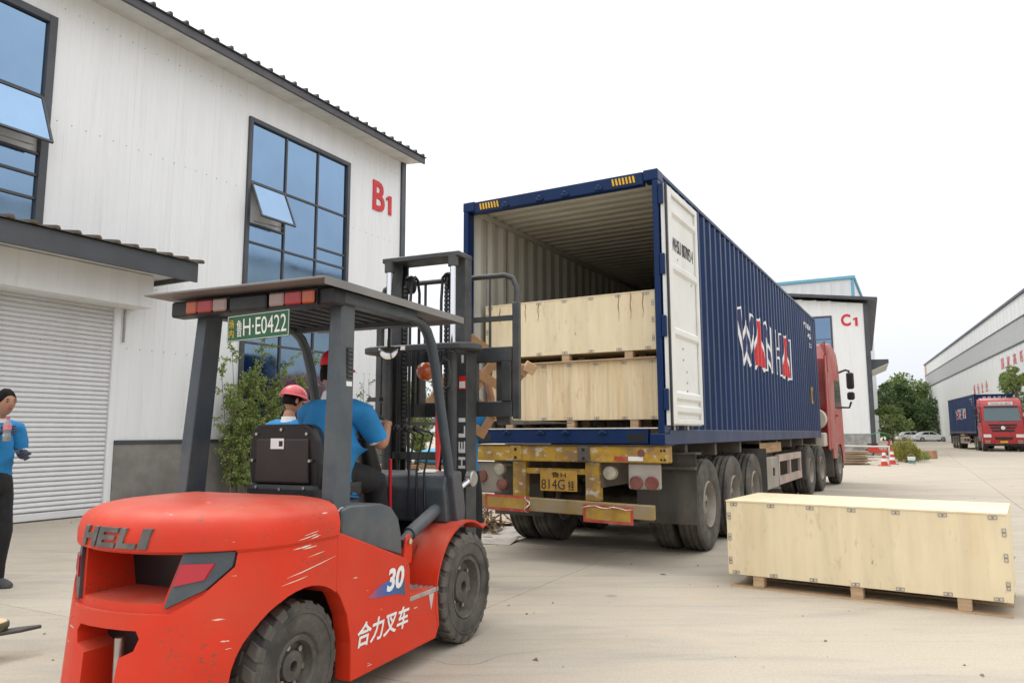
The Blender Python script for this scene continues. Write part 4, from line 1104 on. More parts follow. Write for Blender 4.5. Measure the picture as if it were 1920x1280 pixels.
def cutter(poly, axis, a, b_):
    q = MB(); q.prism(poly, axis, a, b_)
    o = q.build("c", M_black); o.matrix_world = FF
    return o
cw = cw_body("counterweight", M_fred)
cuts = []
OPEN = [(0.275, 0.855), (-0.30, 0.855), (-0.245, 0.655), (0.235, 0.655)]
cuts.append(cutter(OPEN, 'x', -2.6, -1.62))
# shallow tray round the opening and the lamps, cut by a shell that follows the surface
FACE = [(0.49, 0.868), (-0.49, 0.868), (-0.485, 0.80), (-0.40, 0.69), (-0.29, 0.615), (0.29, 0.615), (0.40, 0.69), (0.485, 0.80)]
slot = [(0.175, 0.55), (-0.165, 0.55), (-0.185, 0.52), (-0.165, 0.47), (-0.10, 0.44), (-0.085, 0.26), (0.105, 0.26), (0.115, 0.44), (0.18, 0.47), (0.195, 0.52)]
cuts.append(cutter(slot, 'x', -2.6, -1.95))
for s in (-1, 1):
    arc = [(-1.655 + 0.375 * math.cos(R(a)), 0.285 + 0.375 * math.sin(R(a))) for a in range(-10, 195, 8)]
    cuts.append(cutter([(-1.27, 0.0)] + arc + [(-2.05, 0.0)], 'y', s * 0.30, s * 0.75))
boolean(cw, cuts)
# recessed face: intersect an inner shell with the tray outline to make the cutter's complement
tray_out = MB(); tray_out.loft([cw_ring(z, i) for z, i in ((0.60, -0.3), (0.90, -0.3))]); tray_out = tray_out.build("c", M_black); tray_out.matrix_world = FF
inner = MB(); inner.loft([cw_ring(z, 0.022) for z in (0.55, 0.72, 0.95)]); inner = inner.build("c", M_black); inner.matrix_world = FF
facep = cutter(FACE, 'x', -2.7, -1.75)
boolean(facep, [inner]); bpy.data.objects.remove(tray_out)
boolean(cw, [facep])
smooth_obj(cw, 30)
cw.data.materials.clear(); cw.data.materials.append(M_fred)
b = MB(); b.box(-1.90, -1.87, -0.29, 0.27, 0.64, 0.87); b.build("recess_shade_backing", M_black, fk)  # added black backing imitates the shade deep in the radiator recess
b = MB(); b.box(-2.08, -2.05, -0.18, 0.19, 0.26, 0.54); b.build("slot_back", M_black, fk)
# lamp housings and lamps follow the curved corner
for s in (1, -1):
    for nm, poly, off, m in (("lamp_housing", [(-0.315, 0.862), (-0.478, 0.862), (-0.472, 0.80), (-0.40, 0.71), (-0.262, 0.635)], 0.006, M_fgrey),
                             ("tail_lamp", [(-0.315, 0.818), (-0.425, 0.818), (-0.40, 0.752), (-0.293, 0.728)], -0.002, mat("red tail lens", (0.45, 0.015, 0.03), 0.25, coat=0.4))):
        o = MB(); o.loft([cw_ring(z, off) for z in (0.58, 0.72, 0.90)]); o = o.build(nm, m, fk)
        c1 = cutter([(y * -s if s > 0 else y, z) for y, z in poly] if s > 0 else poly, 'x', -2.6, -1.86)
        boolean(o, [c1], 'INTERSECT'); o.data.materials.clear(); o.data.materials.append(m)
# raised HELI letters
def strip(b, quad, off):
    n = 5; fr, bk = [], []
    (a, c, d, e) = quad                         # lower left, lower right, upper right, upper left in (u, z), u = -y
    for k in range(n + 1):
        t = k / n
        for (p, q) in ((a, c), (e, d)):
            u = p[0] + (q[0] - p[0]) * t; z = p[1] + (q[1] - p[1]) * t
            x = cw_x(-u, z, -0.015)
            fr.append((x - off, -u, z)); bk.append((x + 0.02, -u, z))
    N_ = len(fr)
    fs = []
    for k in range(n):
        i = 2 * k
        fs += [(i, i + 2, i + 3, i + 1), (N_ + i + 1, N_ + i + 3, N_ + i + 2, N_ + i), (i, N_ + i, N_ + i + 2, i + 2), (i + 1, i + 3, N_ + i + 3, N_ + i + 1)]
    fs += [(0, 1, N_ + 1, N_), (2 * n, N_ + 2 * n, N_ + 2 * n + 1, 2 * n + 1)]
    b.add(fr + bk, fs)
def hl(u0, z0, w, h, rects):
    out = []
    for (x0, y0, x1, y1) in rects:
        sh = 0.22
        out.append([(u0 + x0 * w + sh * y0 * h, z0 + y0 * h), (u0 + x1 * w + sh * y0 * h, z0 + y0 * h), (u0 + x1 * w + sh * y1 * h, z0 + y1 * h), (u0 + x0 * w + sh * y1 * h, z0 + y1 * h)])
    return out
GL = {"H": [(0, 0, .3, 1), (.7, 0, 1, 1), (.3, .38, .7, .64)], "E": [(0, 0, .28, 1), (.28, 0, 1, .24), (.28, .38, .92, .62), (.28, .76, 1, 1)],
      "L": [(0, 0, .3, 1), (.3, 0, 1, .26)], "I": [(0, 0, 1, 1)]}
M_heli = mat("raised letter grey", (0.10, 0.095, 0.09), 0.6, var=0.3, vscale=12, dirt=(0.3, 0.26, 0.22), dirt_amt=0.5, dscale=8)
for ch, u, w in (("H", -0.235, 0.115), ("E", -0.108, 0.115), ("L", 0.02, 0.105), ("I", 0.138, 0.042)):
    b = MB()
    for q in hl(u, 0.882, w, 0.085, GL[ch]): strip(b, q, 0.008)
    b.build("raised_letter", M_heli, cw)
# tow pin in the slot
b = MB(); b.tube([(-2.22, 0.05, 0.275), (-2.27, 0.05, 0.275), (-2.28, 0.03, 0.275), (-2.28, -0.05, 0.275), (-2.27, -0.07, 0.275), (-2.22, -0.07, 0.275), (-2.21, -0.05, 0.275), (-2.21, 0.03, 0.275), (-2.22, 0.05, 0.275)], 0.008, 6); b.build("pin_loop", M_chrome, fk, smooth=60)
b = MB(); b.cyl((-2.18, -0.02, 0.20), (-2.18, -0.02, 0.50), 0.022, n=12); b.build("tow_pin", M_steel, fk, smooth=40)
# scrape marks on the rear corner (paint worn through to filler)
for (x, z, ln, th, dz) in ((-1.66, 0.905, 0.10, 0.005, 0.012), (-1.68, 0.89, 0.13, 0.006, 0.016), (-1.63, 0.885, 0.07, 0.007, 0.01), (-1.70, 0.845, 0.12, 0.008, 0.008), (-1.65, 0.838, 0.10, 0.006, 0.004),
                           (-1.62, 0.745, 0.34, 0.005, 0.05), (-1.74, 0.70, 0.16, 0.003, 0.02), (-1.60, 0.80, 0.12, 0.003, 0.012)):
    b = MB(); n = 8; up, lo = [], []
    for k in range(n + 1):
        t = k / n; xx = x - ln / 2 + ln * t
        hw = th / 2 * (1 - (2 * t - 1) ** 2) * random.uniform(0.4, 1.1) + 0.0004
        zz = z + dz * (t - 0.5)
        # outer surface of the side there
        e = 1 + 0.10 * (1 - zz) / 0.77
        xs = -1.44 + (xx + 1.44) / e
        y = 0.6
        for p, q in zip(CW_HALF, CW_HALF[1:]):
            if q[0] <= xs <= p[0]: y = p[1] + (q[1] - p[1]) * (xs - p[0]) / (q[0] - p[0])
        if zz > 0.86: y *= 1 + 0.016 / 0.6
        up.append((xx, -y - 0.0012, zz + hw)); lo.append((xx, -y - 0.0012, zz - hw))
    b.add(up + lo, [(k, k + 1, n + 2 + k, n + 1 + k) for k in range(n)]); b.build("scrape_mark", M_beige, cw)

# ---- chassis and side panels
b = MB(); b.box(-1.95, 0.15, -0.30, 0.30, 0.16, 0.60); b.build("chassis", M_black, fk)
SP = [(-1.436, 0.885), (-0.80, 0.665), (-0.755, 0.635), (-0.738, 0.59), (-0.735, 0.45), (-0.41, 0.43), (-0.385, 0.20), (-0.43, 0.13), (-1.30, 0.13), (-1.305, 0.32), (-1.34, 0.46), (-1.40, 0.56), (-1.436, 0.60)]
for s in (-1, 1):
    b = MB(); b.prism(SP, 'y', s * 0.598, s * 0.50); sp = b.build("side_panel", M_fred, fk, bevel=0.006, seg=2)
    if s < 0: right_panel = sp
    b = MB(); b.prism([(-1.37, 0.84), (-1.37, 0.985), (-1.30, 1.0), (-1.0, 0.985), (-0.90, 0.955), (-0.83, 0.89), (-0.80, 0.80), (-0.785, 0.672)], 'y', s * 0.575, s * 0.30)
    b.build("hood_cover", M_fgrey, fk, bevel=0.02, seg=3, smooth=30)
    # step with a raised tread
    b = MB(); b.box(-0.735, -0.40, min(s * 0.60, s * 0.40), max(s * 0.60, s * 0.40), 0.405, 0.432); st = b.build("step", mat("aluminium tread", (0.42, 0.41, 0.40), 0.5, 0.5, var=0.3, vscale=12), fk, bevel=0.003)
    for i in range(8):
        for j in range(5):
            b = MB(); b.box(-0.71 + i * 0.04, -0.69 + i * 0.04, s * 0.42 + s * j * 0.037 - 0.006, s * 0.42 + s * j * 0.037 + 0.006, 0.432, 0.438)
            if s < 0: b.build("tread_stud", MATS["aluminium tread"], st)
    b = MB(); b.prism([(-0.52, 0.404), (-0.46, 0.404), (-0.49, 0.31)], 'y', s * 0.6005, s * 0.59); b.build("warning_triangle", mat("grey sticker", (0.5, 0.45, 0.42), 0.6), sp)
    # front fender: curved sheet and its inner wall
    arc = [(0.0 + 0.435 * math.cos(R(a)), 0.355 + 0.435 * math.sin(R(a))) for a in range(202, 52, -6)] + [(0.30, 0.735)]
    arc_in = [(p[0] * 0.968, 0.355 + (p[1] - 0.355) * 0.968) for p in arc]
    b = MB(); b.prism(arc + arc_in[::-1], 'y', s * 0.60, s * 0.26); b.build("front_fender", M_fred, fk, smooth=30)
    b = MB(); b.prism([(-0.40, 0.20), (-0.44, 0.44), (-0.735, 0.44), (-0.735, 0.60), (-0.42, 0.60)] + [p for p in arc[3:12]], 'y', s * 0.40, s * 0.385); b.build("fender_inner_panel", M_fred, fk)
    # tilt cylinder and bracket
    for dy in (-0.045, 0.03):
        b = MB(); b.prism([(-0.60, 0.58), (-0.50, 0.58), (-0.49, 0.72), (-0.53, 0.76), (-0.57, 0.74)], 'y', s * 0.42 + dy, s * 0.42 + dy + 0.016); b.build("cylinder_bracket", M_fred, fk, bevel=0.004)
    b = MB(); b.cyl((-0.54, s * 0.42 - 0.06, 0.715), (-0.54, s * 0.42 + 0.06, 0.715), 0.018, n=12); b.build("bracket_pin", M_chrome, fk)
    b = MB(); b.tube([(-0.56, s * 0.42, 0.70), (-0.46, s * 0.42, 0.745)], 0.032, 12); b.cyl((-0.46, s * 0.42, 0.745), (-0.02, s * 0.42, 0.90), 0.043, n=16); tc_ = b.build("tilt_cylinder", M_fgrey, fk, smooth=40)
    b = MB(); b.cyl((-0.02, s * 0.42, 0.90), (0.38, s * 0.42, 1.035), 0.022, n=12); b.build("piston_rod", M_chrome, tc_, smooth=40)
    b = MB(); b.lathe([(0.05, -0.03), (0.06, -0.02), (0.06, 0.02), (0.05, 0.03)], (0.40, s * 0.42, 1.04), 'y', 16); b.build("rod_eye", M_steel, tc_)
# lettering on the right panel
YP = -0.6005
b = MB()
b.prism([(-1.17, 0.512), (-1.07, 0.548), (-0.96, 0.566), (-0.86, 0.560), (-0.795, 0.535), (-0.80, 0.515), (-0.79, 0.455), (-0.88, 0.478), (-0.98, 0.49), (-1.10, 0.496)], 'y', YP, YP + 0.002)
def swoosh_mat():
    m = bpy.data.materials.new("blue swoosh decal"); m.use_nodes = True
    N, L = m.node_tree.nodes, m.node_tree.links
    tc = N.new("ShaderNodeTexCoord"); sp_ = N.new("ShaderNodeSeparateXYZ"); L.new(tc.outputs["Object"], sp_.inputs[0])
    mr = N.new("ShaderNodeMapRange"); mr.inputs["From Min"].default_value = -1.17; mr.inputs["From Max"].default_value = -0.80; L.new(sp_.outputs[0], mr.inputs[0])
    cr = N.new("ShaderNodeValToRGB"); L.new(mr.outputs[0], cr.inputs[0])
    e = cr.color_ramp.elements; e[0].color = (0.55, 0.06, 0.05, 1); e[1].color = (0.05, 0.09, 0.13, 1)
    k = e.new(0.3); k.color = (0.13, 0.09, 0.25, 1); k = e.new(0.55); k.color = (0.015, 0.12, 0.42, 1)
    L.new(cr.outputs[0], N["Principled BSDF"].inputs["Base Color"]); return m
b.build("blue_swoosh", swoosh_mat(), right_panel)
letters("panel_number", "30", 0.165, 0.125, plane_M((-0.99, YP - 0.0018, 0.505), (1, 0, 0), (0.22, 0, 1)), M_white, right_panel, 0.002, 0.035)
letters("panel_text", "合力叉车", 0.50, 0.125, plane_M((-1.27, YP - 0.0008, 0.275), (1, 0, 0), (0.25, 0, 1)), M_white, right_panel, 0.002, 0.02)

# ---- wheels
def fork_wheel(r, w, rr, lugs, x, y, s, parent):
    b = MB(); h = w / 2
    b.lathe([(rr, -h * 0.7), (rr + 0.02, -h * 0.9), (r * 0.86, -h * 0.98), (r * 0.955, -h * 0.86), (r * 0.965, 0), (r * 0.955, h * 0.86), (r * 0.86, h * 0.98), (rr + 0.02, h * 0.9), (rr, h * 0.7)], axis='y', n=40, closed=True)
    b.lathe([(r * 0.80, -h * 0.985), (r * 0.81, -h * 1.01), (r * 0.825, -h * 1.01), (r * 0.835, -h * 0.985)], axis='y', n=40, closed=True)
    M = Matrix.Translation((x, y, r)) @ Matrix.Rotation(random.uniform(0, 3), 4, 'Y')
    wh = b.build("wheel", M_rubber, parent, smooth=35); wh.matrix_local = M
    lb_ = MB()
    for sd in (-1, 1):
        lb_ = MB()
        da = PI / lugs * 0.62
        pr = [(sd * h * 1.0, r * 0.865), (sd * h * 0.9, r * 0.965), (sd * h * 0.80, r * 1.0), (sd * h * 0.1, r * 1.0), (sd * h * 0.1, r * 0.95), (sd * h * 0.8, r * 0.90)]
        rings = []
        for k, a in enumerate((-da, da)):
            rings.append([(p[1] * math.sin(a + (0.10 if abs(p[0]) < h * 0.3 else 0)), p[0], p[1] * math.cos(a + (0.10 if abs(p[0]) < h * 0.3 else 0))) for p in pr])
        lb_.loft(rings)
        me = lb_.mesh("tread_lug", bevel=0.004); me.materials.append(M_rubber)
        for k in range(lugs):
            link_mesh("tread_lug", me, wh, Matrix.Rotation(2 * PI * (k + (0.5 if sd > 0 else 0)) / lugs, 4, 'Y'))
    b = MB()
    f = s                                            # dish faces outwards
    b.lathe([(rr + 0.012, f * h * 0.72), (rr + 0.002, f * h * 0.86), (rr - 0.018, f * h * 0.8), (rr - 0.03, f * h * 0.30), (rr * 0.55, f * h * 0.22), (rr * 0.50, f * h * 0.55), (rr * 0.18, f * h * 0.62), (rr * 0.16, -f * h * 0.5), (rr, -f * h * 0.7)], axis='y', n=32, closed=True)
    rim = b.build("rim", M_frimm, wh, smooth=30)
    for k in range(6):
        a = 2 * PI * k / 6
        b = MB(); b.cyl((rr * 0.66 * math.cos(a), f * h * 0.2, rr * 0.66 * math.sin(a)), (rr * 0.66 * math.cos(a), f * h * 0.46, rr * 0.66 * math.sin(a)), 0.015, n=6); b.build("wheel_nut", M_steel, rim)
    return wh
M_frimm = mat("dusty dark rim", (0.085, 0.075, 0.065), 0.7, var=0.4, vscale=8, dirt=(0.22, 0.19, 0.15), dirt_amt=0.6, dscale=6)
for s in (-1, 1):
    fork_wheel(0.355, 0.22, 0.195, 22, 0.0, s * 0.50, s, fk)
    fork_wheel(0.295, 0.18, 0.135, 18, -1.655, s * 0.475, s, fk)
b = MB(); b.cyl((0, -0.4, 0.355), (0, 0.4, 0.355), 0.09, n=14); b.build("drive_axle", M_black, fk)
b = MB(); b.box(-1.72, -1.59, -0.4, 0.4, 0.22, 0.36); b.build("steer_axle", M_black, fk)

# ---- deck, cowl, controls
b = MB(); b.box(-1.44, -0.80, -0.30, 0.30, 0.60, 0.985); b.build("engine_hood", M_black, fk, bevel=0.02)
b = MB(); b.box(-0.79, -0.10, -0.385, 0.385, 0.55, 0.57); fp = b.build("floor_plate", mat("dusty floor plate", (0.16, 0.15, 0.135), 0.7, 0.2, var=0.35, vscale=8), fk)
for k in range(8):
    b = MB(); b.box(-0.78 + k * 0.08, -0.755 + k * 0.08, -0.38, 0.38, 0.57, 0.575); b.build("floor_rib", MATS["dusty floor plate"], fp)
b = MB(); b.prism([(-0.12, 0.78), (-0.16, 1.0), (-0.12, 1.09), (0.10, 1.11), (0.12, 0.78)], 'y', -0.50, 0.50); cowl = b.build("front_cowl", M_fgrey, fk, bevel=0.015, seg=2)
b = MB(); b.box(-0.06, 0.10, -0.48, 0.48, 0.40, 0.78); b.build("cowl_panel", M_black, fk)
b = MB(); b.obox((0.02, -0.27, 1.108), (0.11, 0.13, 0.003), (0, R(-5), R(10))); b.build("paper_label", M_white, cowl)
b = MB(); b.tube([(-0.12, 0.02, 0.62), (-0.27, 0.01, 1.12), (-0.36, 0.0, 1.35)], [0.08, 0.075, 0.05], 12); b.build("steering_column", M_black, fk, smooth=40)
TS = Matrix.Translation((-0.40, 0.0, 1.40)) @ Matrix.Rotation(R(-28), 4, 'Y')
b = MB(); b.M = TS
b.tube([(0.175 * math.cos(2 * PI * k / 28), 0.175 * math.sin(2 * PI * k / 28), 0) for k in range(29)], 0.014, 8)
for k in range(3): b.beam((0, 0, -0.02), (0.17 * math.cos(2 * PI * k / 3), 0.17 * math.sin(2 * PI * k / 3), 0), 0.03, 0.012)
b.cyl((0, 0, -0.07), (0, 0, 0.01), 0.04, n=12)
b.build("steering_wheel", M_black, fk, smooth=40)
for k, y in enumerate((-0.24, -0.30, -0.36)):
    b = MB(); b.tube([(-0.17, y, 0.80), (-0.18, y, 1.12), (-0.13 + 0.02 * k, y - 0.01, 1.36), (-0.16 + 0.02 * k, y + 0.0, 1.38), (-0.26 + 0.02 * k, y + 0.03, 1.40)], 0.008, 8)
    lv = b.build("control_lever", M_black, fk, smooth=50)
    b = MB(); b.sphere((-0.28 + 0.02 * k, y + 0.035, 1.405), 0.025, 12, 8); b.build("lever_knob", M_black, lv, smooth=60)
    b = MB(); b.tube([(-0.10, y, 0.60), (-0.13, y, 0.98)], 0.005, 6); b.build("control_rod", M_steel, lv)
b = MB(); b.tube([(-0.20, -0.12, 0.62), (-0.22, -0.12, 0.95), (-0.24, -0.13, 1.20)], 0.012, 8); b.build("red_hand_brake", M_red, fk, smooth=50)
# seat
b = MB(); b.box(-1.18, -0.72, -0.25, 0.25, 0.985, 1.09); se = b.build("seat", M_black, fk, bevel=0.03, seg=2)
M_seatback = mat("seat shell brown black", (0.022, 0.013, 0.012), 0.4, var=0.3, vscale=5)
b = MB()
rings = []
for (z, hw, x) in ((1.035, 0.20, -1.14), (1.07, 0.235, -1.145), (1.2, 0.25, -1.155), (1.33, 0.235, -1.165), (1.40, 0.205, -1.175), (1.425, 0.16, -1.18)):
    rings.append([(x, -hw, z), (x, hw, z), (x + 0.03, hw + 0.012, z), (x + 0.11, hw * 0.94, z), (x + 0.11, -hw * 0.94, z), (x + 0.03, -hw - 0.012, z)])
b.loft(rings); bk = b.build("backrest", M_black, se, bevel=0.006)
b = MB(); b.box(-1.176, -1.150, -0.19, 0.19, 1.09, 1.345); b.build("back_shell", M_seatback, se, bevel=0.012, seg=2)
for (y, z) in ((0.18, 1.37), (0.0, 1.395), (-0.18, 1.37), (0.205, 1.22), (-0.205, 1.22), (0.17, 1.07), (-0.17, 1.07), (0.0, 1.06)):
    b = MB(); b.lathe([(0.009, -0.022), (0.010, 0.0)], (-1.163, y, z), 'x', 8); b.build("shell_screw", M_steel, bk)
b = MB(); b.box(-1.180, -1.177, -0.02, 0.075, 1.285, 1.345); lb2 = b.build("seat_label", M_white, bk)
b = MB(); b.box(-1.1815, -1.1802, -0.012, 0.014, 1.30, 1.33); b.build("label_print", M_inkblack, lb2)
b = MB(); b.obox((-1.03, -0.27, 1.12), (0.16, 0.05, 0.14), (0, R(20), 0)); b.build("belt_reel", M_black, se, bevel=0.015)

# ---- overhead guard
def pillar(s):
    b = MB()
    p0, p1 = Vector((-1.36, s * 0.505, 0.86)), Vector((-1.33, s * 0.50, 2.07))
    b.hexa([(-1.425, s * 0.555, 0.80), (-1.275, s * 0.555, 0.80), (-1.275, s * 0.475, 0.80), (-1.425, s * 0.475, 0.80), (-1.34, s * 0.515, 2.07), (-1.215, s * 0.515, 2.07), (-1.215, s * 0.44, 2.07), (-1.34, s * 0.44, 2.07)])
    return b.build("rear_pillar", M_fgrey, fk, bevel=0.008, seg=2)
pr_, pl_ = pillar(-1), pillar(1)
def on_pillar(z, x_frac):
    t = (z - 0.80) / 1.27
    y = -(0.555 + (0.515 - 0.555) * t) - 0.003
    xa, xb = -1.425 + 0.085 * t, -1.275 + 0.06 * t
    return xa + (xb - xa) * x_frac, y
x_, y_ = on_pillar(0.96, 0.5)
b = MB(); b.lathe([(0.046, 0.0), (0.046, 0.002)], (x_, y_, 0.95), 'y', 24); sk_ = b.build("round_sticker", mat("pale sticker rim", (0.6, 0.62, 0.55), 0.6), pr_)
b = MB(); b.lathe([(0.038, -0.0015), (0.038, 0.001)], (x_, y_, 0.95), 'y', 24); b.build("sticker_face", mat("green sticker", (0.07, 0.18, 0.05), 0.6, var=0.5, vscale=30), sk_)
x_, y_ = on_pillar(1.75, 0.68)
b = MB(); b.box(x_ - 0.026, x_ + 0.026, y_ - 0.001, y_ + 0.002, 1.66, 1.83); vent = b.build("vent_grille", M_black, pr_)
for k in range(7):
    b = MB(); b.obox((x_, y_ - 0.004, 1.676 + k * 0.023), (0.04, 0.008, 0.006), (R(30), 0, 0)); b.build("vent_louvre", M_fgrey, vent)
b = MB(); b.box(x_ - 0.028, x_ + 0.022, y_ - 0.001, y_ + 0.002, 1.622, 1.648); b.build("white_label", M_white, pr_)
for s in (-1, 1):
    path = [(-0.62, 2.085), (-0.50, 2.075), (-0.42, 2.03), (-0.36, 1.95), (-0.30, 1.80), (-0.22, 1.52), (-0.13, 1.22), (-0.07, 1.0)]
    b = MB(); b.tube([(x, s * 0.505, z) for x, z in path], 0.036, 10, flat=0.8); b.build("front_pillar", M_fgrey, fk, smooth=50)
    b = MB(); b.prism([(-0.125, 1.08), (-0.03, 1.12), (0.04, 1.0), (0.07, 0.86), (0.055, 0.735), (-0.04, 0.74), (-0.08, 0.9)], 'y', s * 0.545, s * 0.475); b.build("pillar_foot", M_trim, fk, bevel=0.012, seg=2)
    b = MB(); b.beam((-1.42, s * 0.50, 2.095), (-0.60, s * 0.50, 2.095), 0.09, 0.065); b.build("guard_side_rail", M_fgrey, fk, bevel=0.006)
b = MB(); b.beam((-0.50, -0.50, 2.085), (-0.50, 0.50, 2.085), 0.05, 0.05); b.build("guard_front_bar", M_fgrey, fk)
b = MB(); b.prism([(-1.46, 2.04), (-1.36, 2.04), (-1.36, 2.13), (-1.46, 2.13)], 'y', -0.56, 0.60); rbm = b.build("guard_rear_beam", M_black, fk, bevel=0.01)
for k in range(9):
    y = -0.40 + k * 0.1
    b = MB(); b.box(-1.36, -0.52, y - 0.012, y + 0.012, 2.085, 2.12); b.build("guard_bar", M_trim, fk)
b = MB(); b.hexa([(-1.60, -0.60, 2.146), (-0.09, -0.60, 2.146), (-0.09, 0.62, 2.146), (-1.60, 0.66, 2.146), (-1.60, -0.60, 2.158), (-0.09, -0.60, 2.158), (-0.09, 0.62, 2.158), (-1.60, 0.66, 2.158)])
sh_ = b.build("sunshade", M_sheet, fk, bevel=0.002)
b = MB(); b.box(-1.60, -0.09, -0.606, -0.601, 2.115, 2.158); b.build("sheet_lip", M_sheet, sh_)
b = MB(); b.box(-0.095, -0.085, -0.60, 0.62, 2.118, 2.1455); b.build("front_lip", M_sheet, sh_)
M_amber = mat("amber lens", (0.40, 0.07, 0.008), 0.25, coat=0.3)
M_rlens = mat("red lens", (0.33, 0.010, 0.010), 0.25, coat=0.3)
M_clens = mat("clear lens", (0.30, 0.20, 0.17), 0.2, coat=0.3)
for s in (1, -1):
    segs = ((0.45, 0.37, M_amber), (0.365, 0.255, M_rlens), (0.25, 0.15, M_clens))
    b = MB(); b.box(-1.475, -1.46, min(s * 0.46, s * 0.14), max(s * 0.46, s * 0.14), 2.04, 2.125); hs = b.build("lamp_cluster", M_black, rbm)
    for (a, c, m) in segs:
        b = MB(); b.box(-1.495, -1.475, min(s * a, s * c), max(s * a, s * c), 2.048, 2.118); b.build("lens", m, hs, bevel=0.008)
b = MB(); b.box(-1.49, -1.46, -0.13, 0.13, 2.04, 2.12); b.build("beeper_box", M_black, rbm, bevel=0.008)
# green number plate
b = MB(); b.hexa([(-1.478, -0.285, 1.885), (-1.474, -0.285, 1.885), (-1.474, 0.145, 1.87), (-1.478, 0.145, 1.87), (-1.478, -0.285, 2.03), (-1.474, -0.285, 2.03), (-1.474, 0.145, 2.015), (-1.478, 0.145, 2.015)])
M_pgreen = mat("green plate", (0.012, 0.10, 0.035), 0.4, var=0.15, vscale=8)
pl2 = b.build("number_plate", M_pgreen, fk, bevel=0.001)
PT = lambda y, z: plane_M((-1.4795, y, z), (0, -1, 0.035), (0, 0.035, 1))
letters("plate_text", "H·E0422", 0.295, 0.095, PT(0.028, 1.90), M_white, pl2, 0.001, 0.0)
letters("plate_text", "鲁", 0.036, 0.095, PT(0.074, 1.895), M_white, pl2, 0.001, 0.0)
letters("plate_text", "场", 0.034, 0.045, PT(0.130, 1.945), M_yellow, pl2, 0.001, 0.0)
letters("plate_text", "内", 0.034, 0.045, PT(0.130, 1.892), M_yellow, pl2, 0.001, 0.0)
for (a0, a1, c0_, c1) in ((-0.281, 0.141, 0.003, 0.0055), (-0.281, 0.141, 0.1385, 0.141), (-0.281, -0.2785, 0.0055, 0.1385), (0.1385, 0.141, 0.0055, 0.1385)):
    b = MB(); f_ = lambda y: 1.875 - 0.035 * (y - 0.0)
    b.hexa([(-1.4790, a0, f_(a0) + c0_), (-1.478, a0, f_(a0) + c0_), (-1.478, a1, f_(a1) + c0_), (-1.4790, a1, f_(a1) + c0_), (-1.4790, a0, f_(a0) + c1), (-1.478, a0, f_(a0) + c1), (-1.478, a1, f_(a1) + c1), (-1.4790, a1, f_(a1) + c1)])
    b.build("plate_border", M_white, pl2)
# half-round mirror under the front edge
b = MB()
n = 20; rg = [(0.095 * math.cos(PI + PI * k / n), 0.095 * math.sin(PI + PI * k / n)) for k in range(n + 1)]
b.prism([(y - 0.0, z + 1.985) for y, z in rg], 'x', -0.075, -0.085); mi_ = b.build("mirror", M_black, fk)
b = MB()
vs_ = [(-0.105, 0, 1.955)] + [(-0.087, y * 0.9, 1.981 + z * 0.9) for y, z in rg]
b.add(vs_, [(0, i, i + 1) for i in range(1, n + 1)] + [(0, n + 1, 1)]); b.build("mirror_glass", M_chrome, mi_, smooth=80)
b = MB(); b.tube([(-0.08, 0.0, 1.985), (-0.08, 0.0, 2.12)], 0.012, 8); b.build("mirror_stem", M_black, mi_)
# work lamp on the front pillar
b = MB(); b.lathe([(0.03, 0.0), (0.06, 0.03), (0.065, 0.07), (0.05, 0.08)], (-0.13, -0.30, 1.80), 'x', 18); b.build("work_lamp", M_amber, fk, smooth=30)

# ---- mast
for s in (-1, 1):
    b = MB(); b.prism([(0.42, s * 0.29), (0.42, s * 0.37), (0.59, s * 0.37), (0.59, s * 0.29), (0.565, s * 0.29), (0.565, s * 0.345), (0.445, s * 0.345), (0.445, s * 0.29)], 'z', 0.12, 2.05); om = b.build("outer_mast_rail", M_mast, fk, bevel=0.004)
    if s < 0: omr = om
    b = MB(); b.prism([(0.45, s * 0.235), (0.45, s * 0.34), (0.56, s * 0.34), (0.56, s * 0.235), (0.54, s * 0.235), (0.54, s * 0.315), (0.47, s * 0.315), (0.47, s * 0.235)], 'z', 0.85, 2.74); b.build("inner_mast_rail", M_mast, fk, bevel=0.003)
    b = MB(); b.cyl((0.35, s * 0.285, 0.25), (0.35, s * 0.285, 1.98), 0.038, n=14); lc = b.build("lift_cylinder", M_mast, fk, smooth=40)
    b = MB(); b.cyl((0.35, s * 0.285, 1.98), (0.35, s * 0.285, 2.70), 0.023, n=14); b.build("lift_rod", M_chrome, lc, smooth=40)
    b = MB(); b.lathe([(0.04, 2.64), (0.04, 2.72)], (0.35, s * 0.285, 0), 'z', 14); b.build("rod_head", M_mast, lc)
    b = MB(); b.lathe([(0.075, -0.016), (0.06, -0.009), (0.06, 0.009), (0.075, 0.016)], (0.50, s * 0.185, 2.56), 'y', 20, closed=False); b.build("chain_sheave", M_grease, fk)
    b = MB(); b.box(-0.010, 0.010, -0.016, 0.016, -0.015, 0.015)
    ln = b.mesh("chain_link", bevel=0.005); ln.materials.append(M_grease)
    ch = MB(); ch.box(0.432, 0.437, s * 0.185 - 0.010, s * 0.185 + 0.010, 1.25, 2.55); ch = ch.build("lift_chain", M_grease, fk)
    for k in range(38): link_mesh("chain_link", ln, ch, Matrix.Translation((0.428, s * 0.185, 1.27 + k * 0.034)))
    b = MB(); b.tube([(0.57, s * 0.14, 1.6), (0.57, s * 0.14, 2.5), (0.54, s * 0.14, 2.60), (0.50, s * 0.14, 2.62), (0.45, s * 0.14, 2.58), (0.43, s * 0.14, 2.4), (0.43, s * 0.14, 0.9)], 0.012, 8); b.build("hydraulic_hose", M_black, fk, smooth=50)
    b = MB(); b.tube([(0.41, s * 0.23, 0.9), (0.40, s * 0.235, 1.6), (0.40, s * 0.23, 2.0)], 0.010, 8); b.build("hydraulic_hose", M_black, fk, smooth=50)
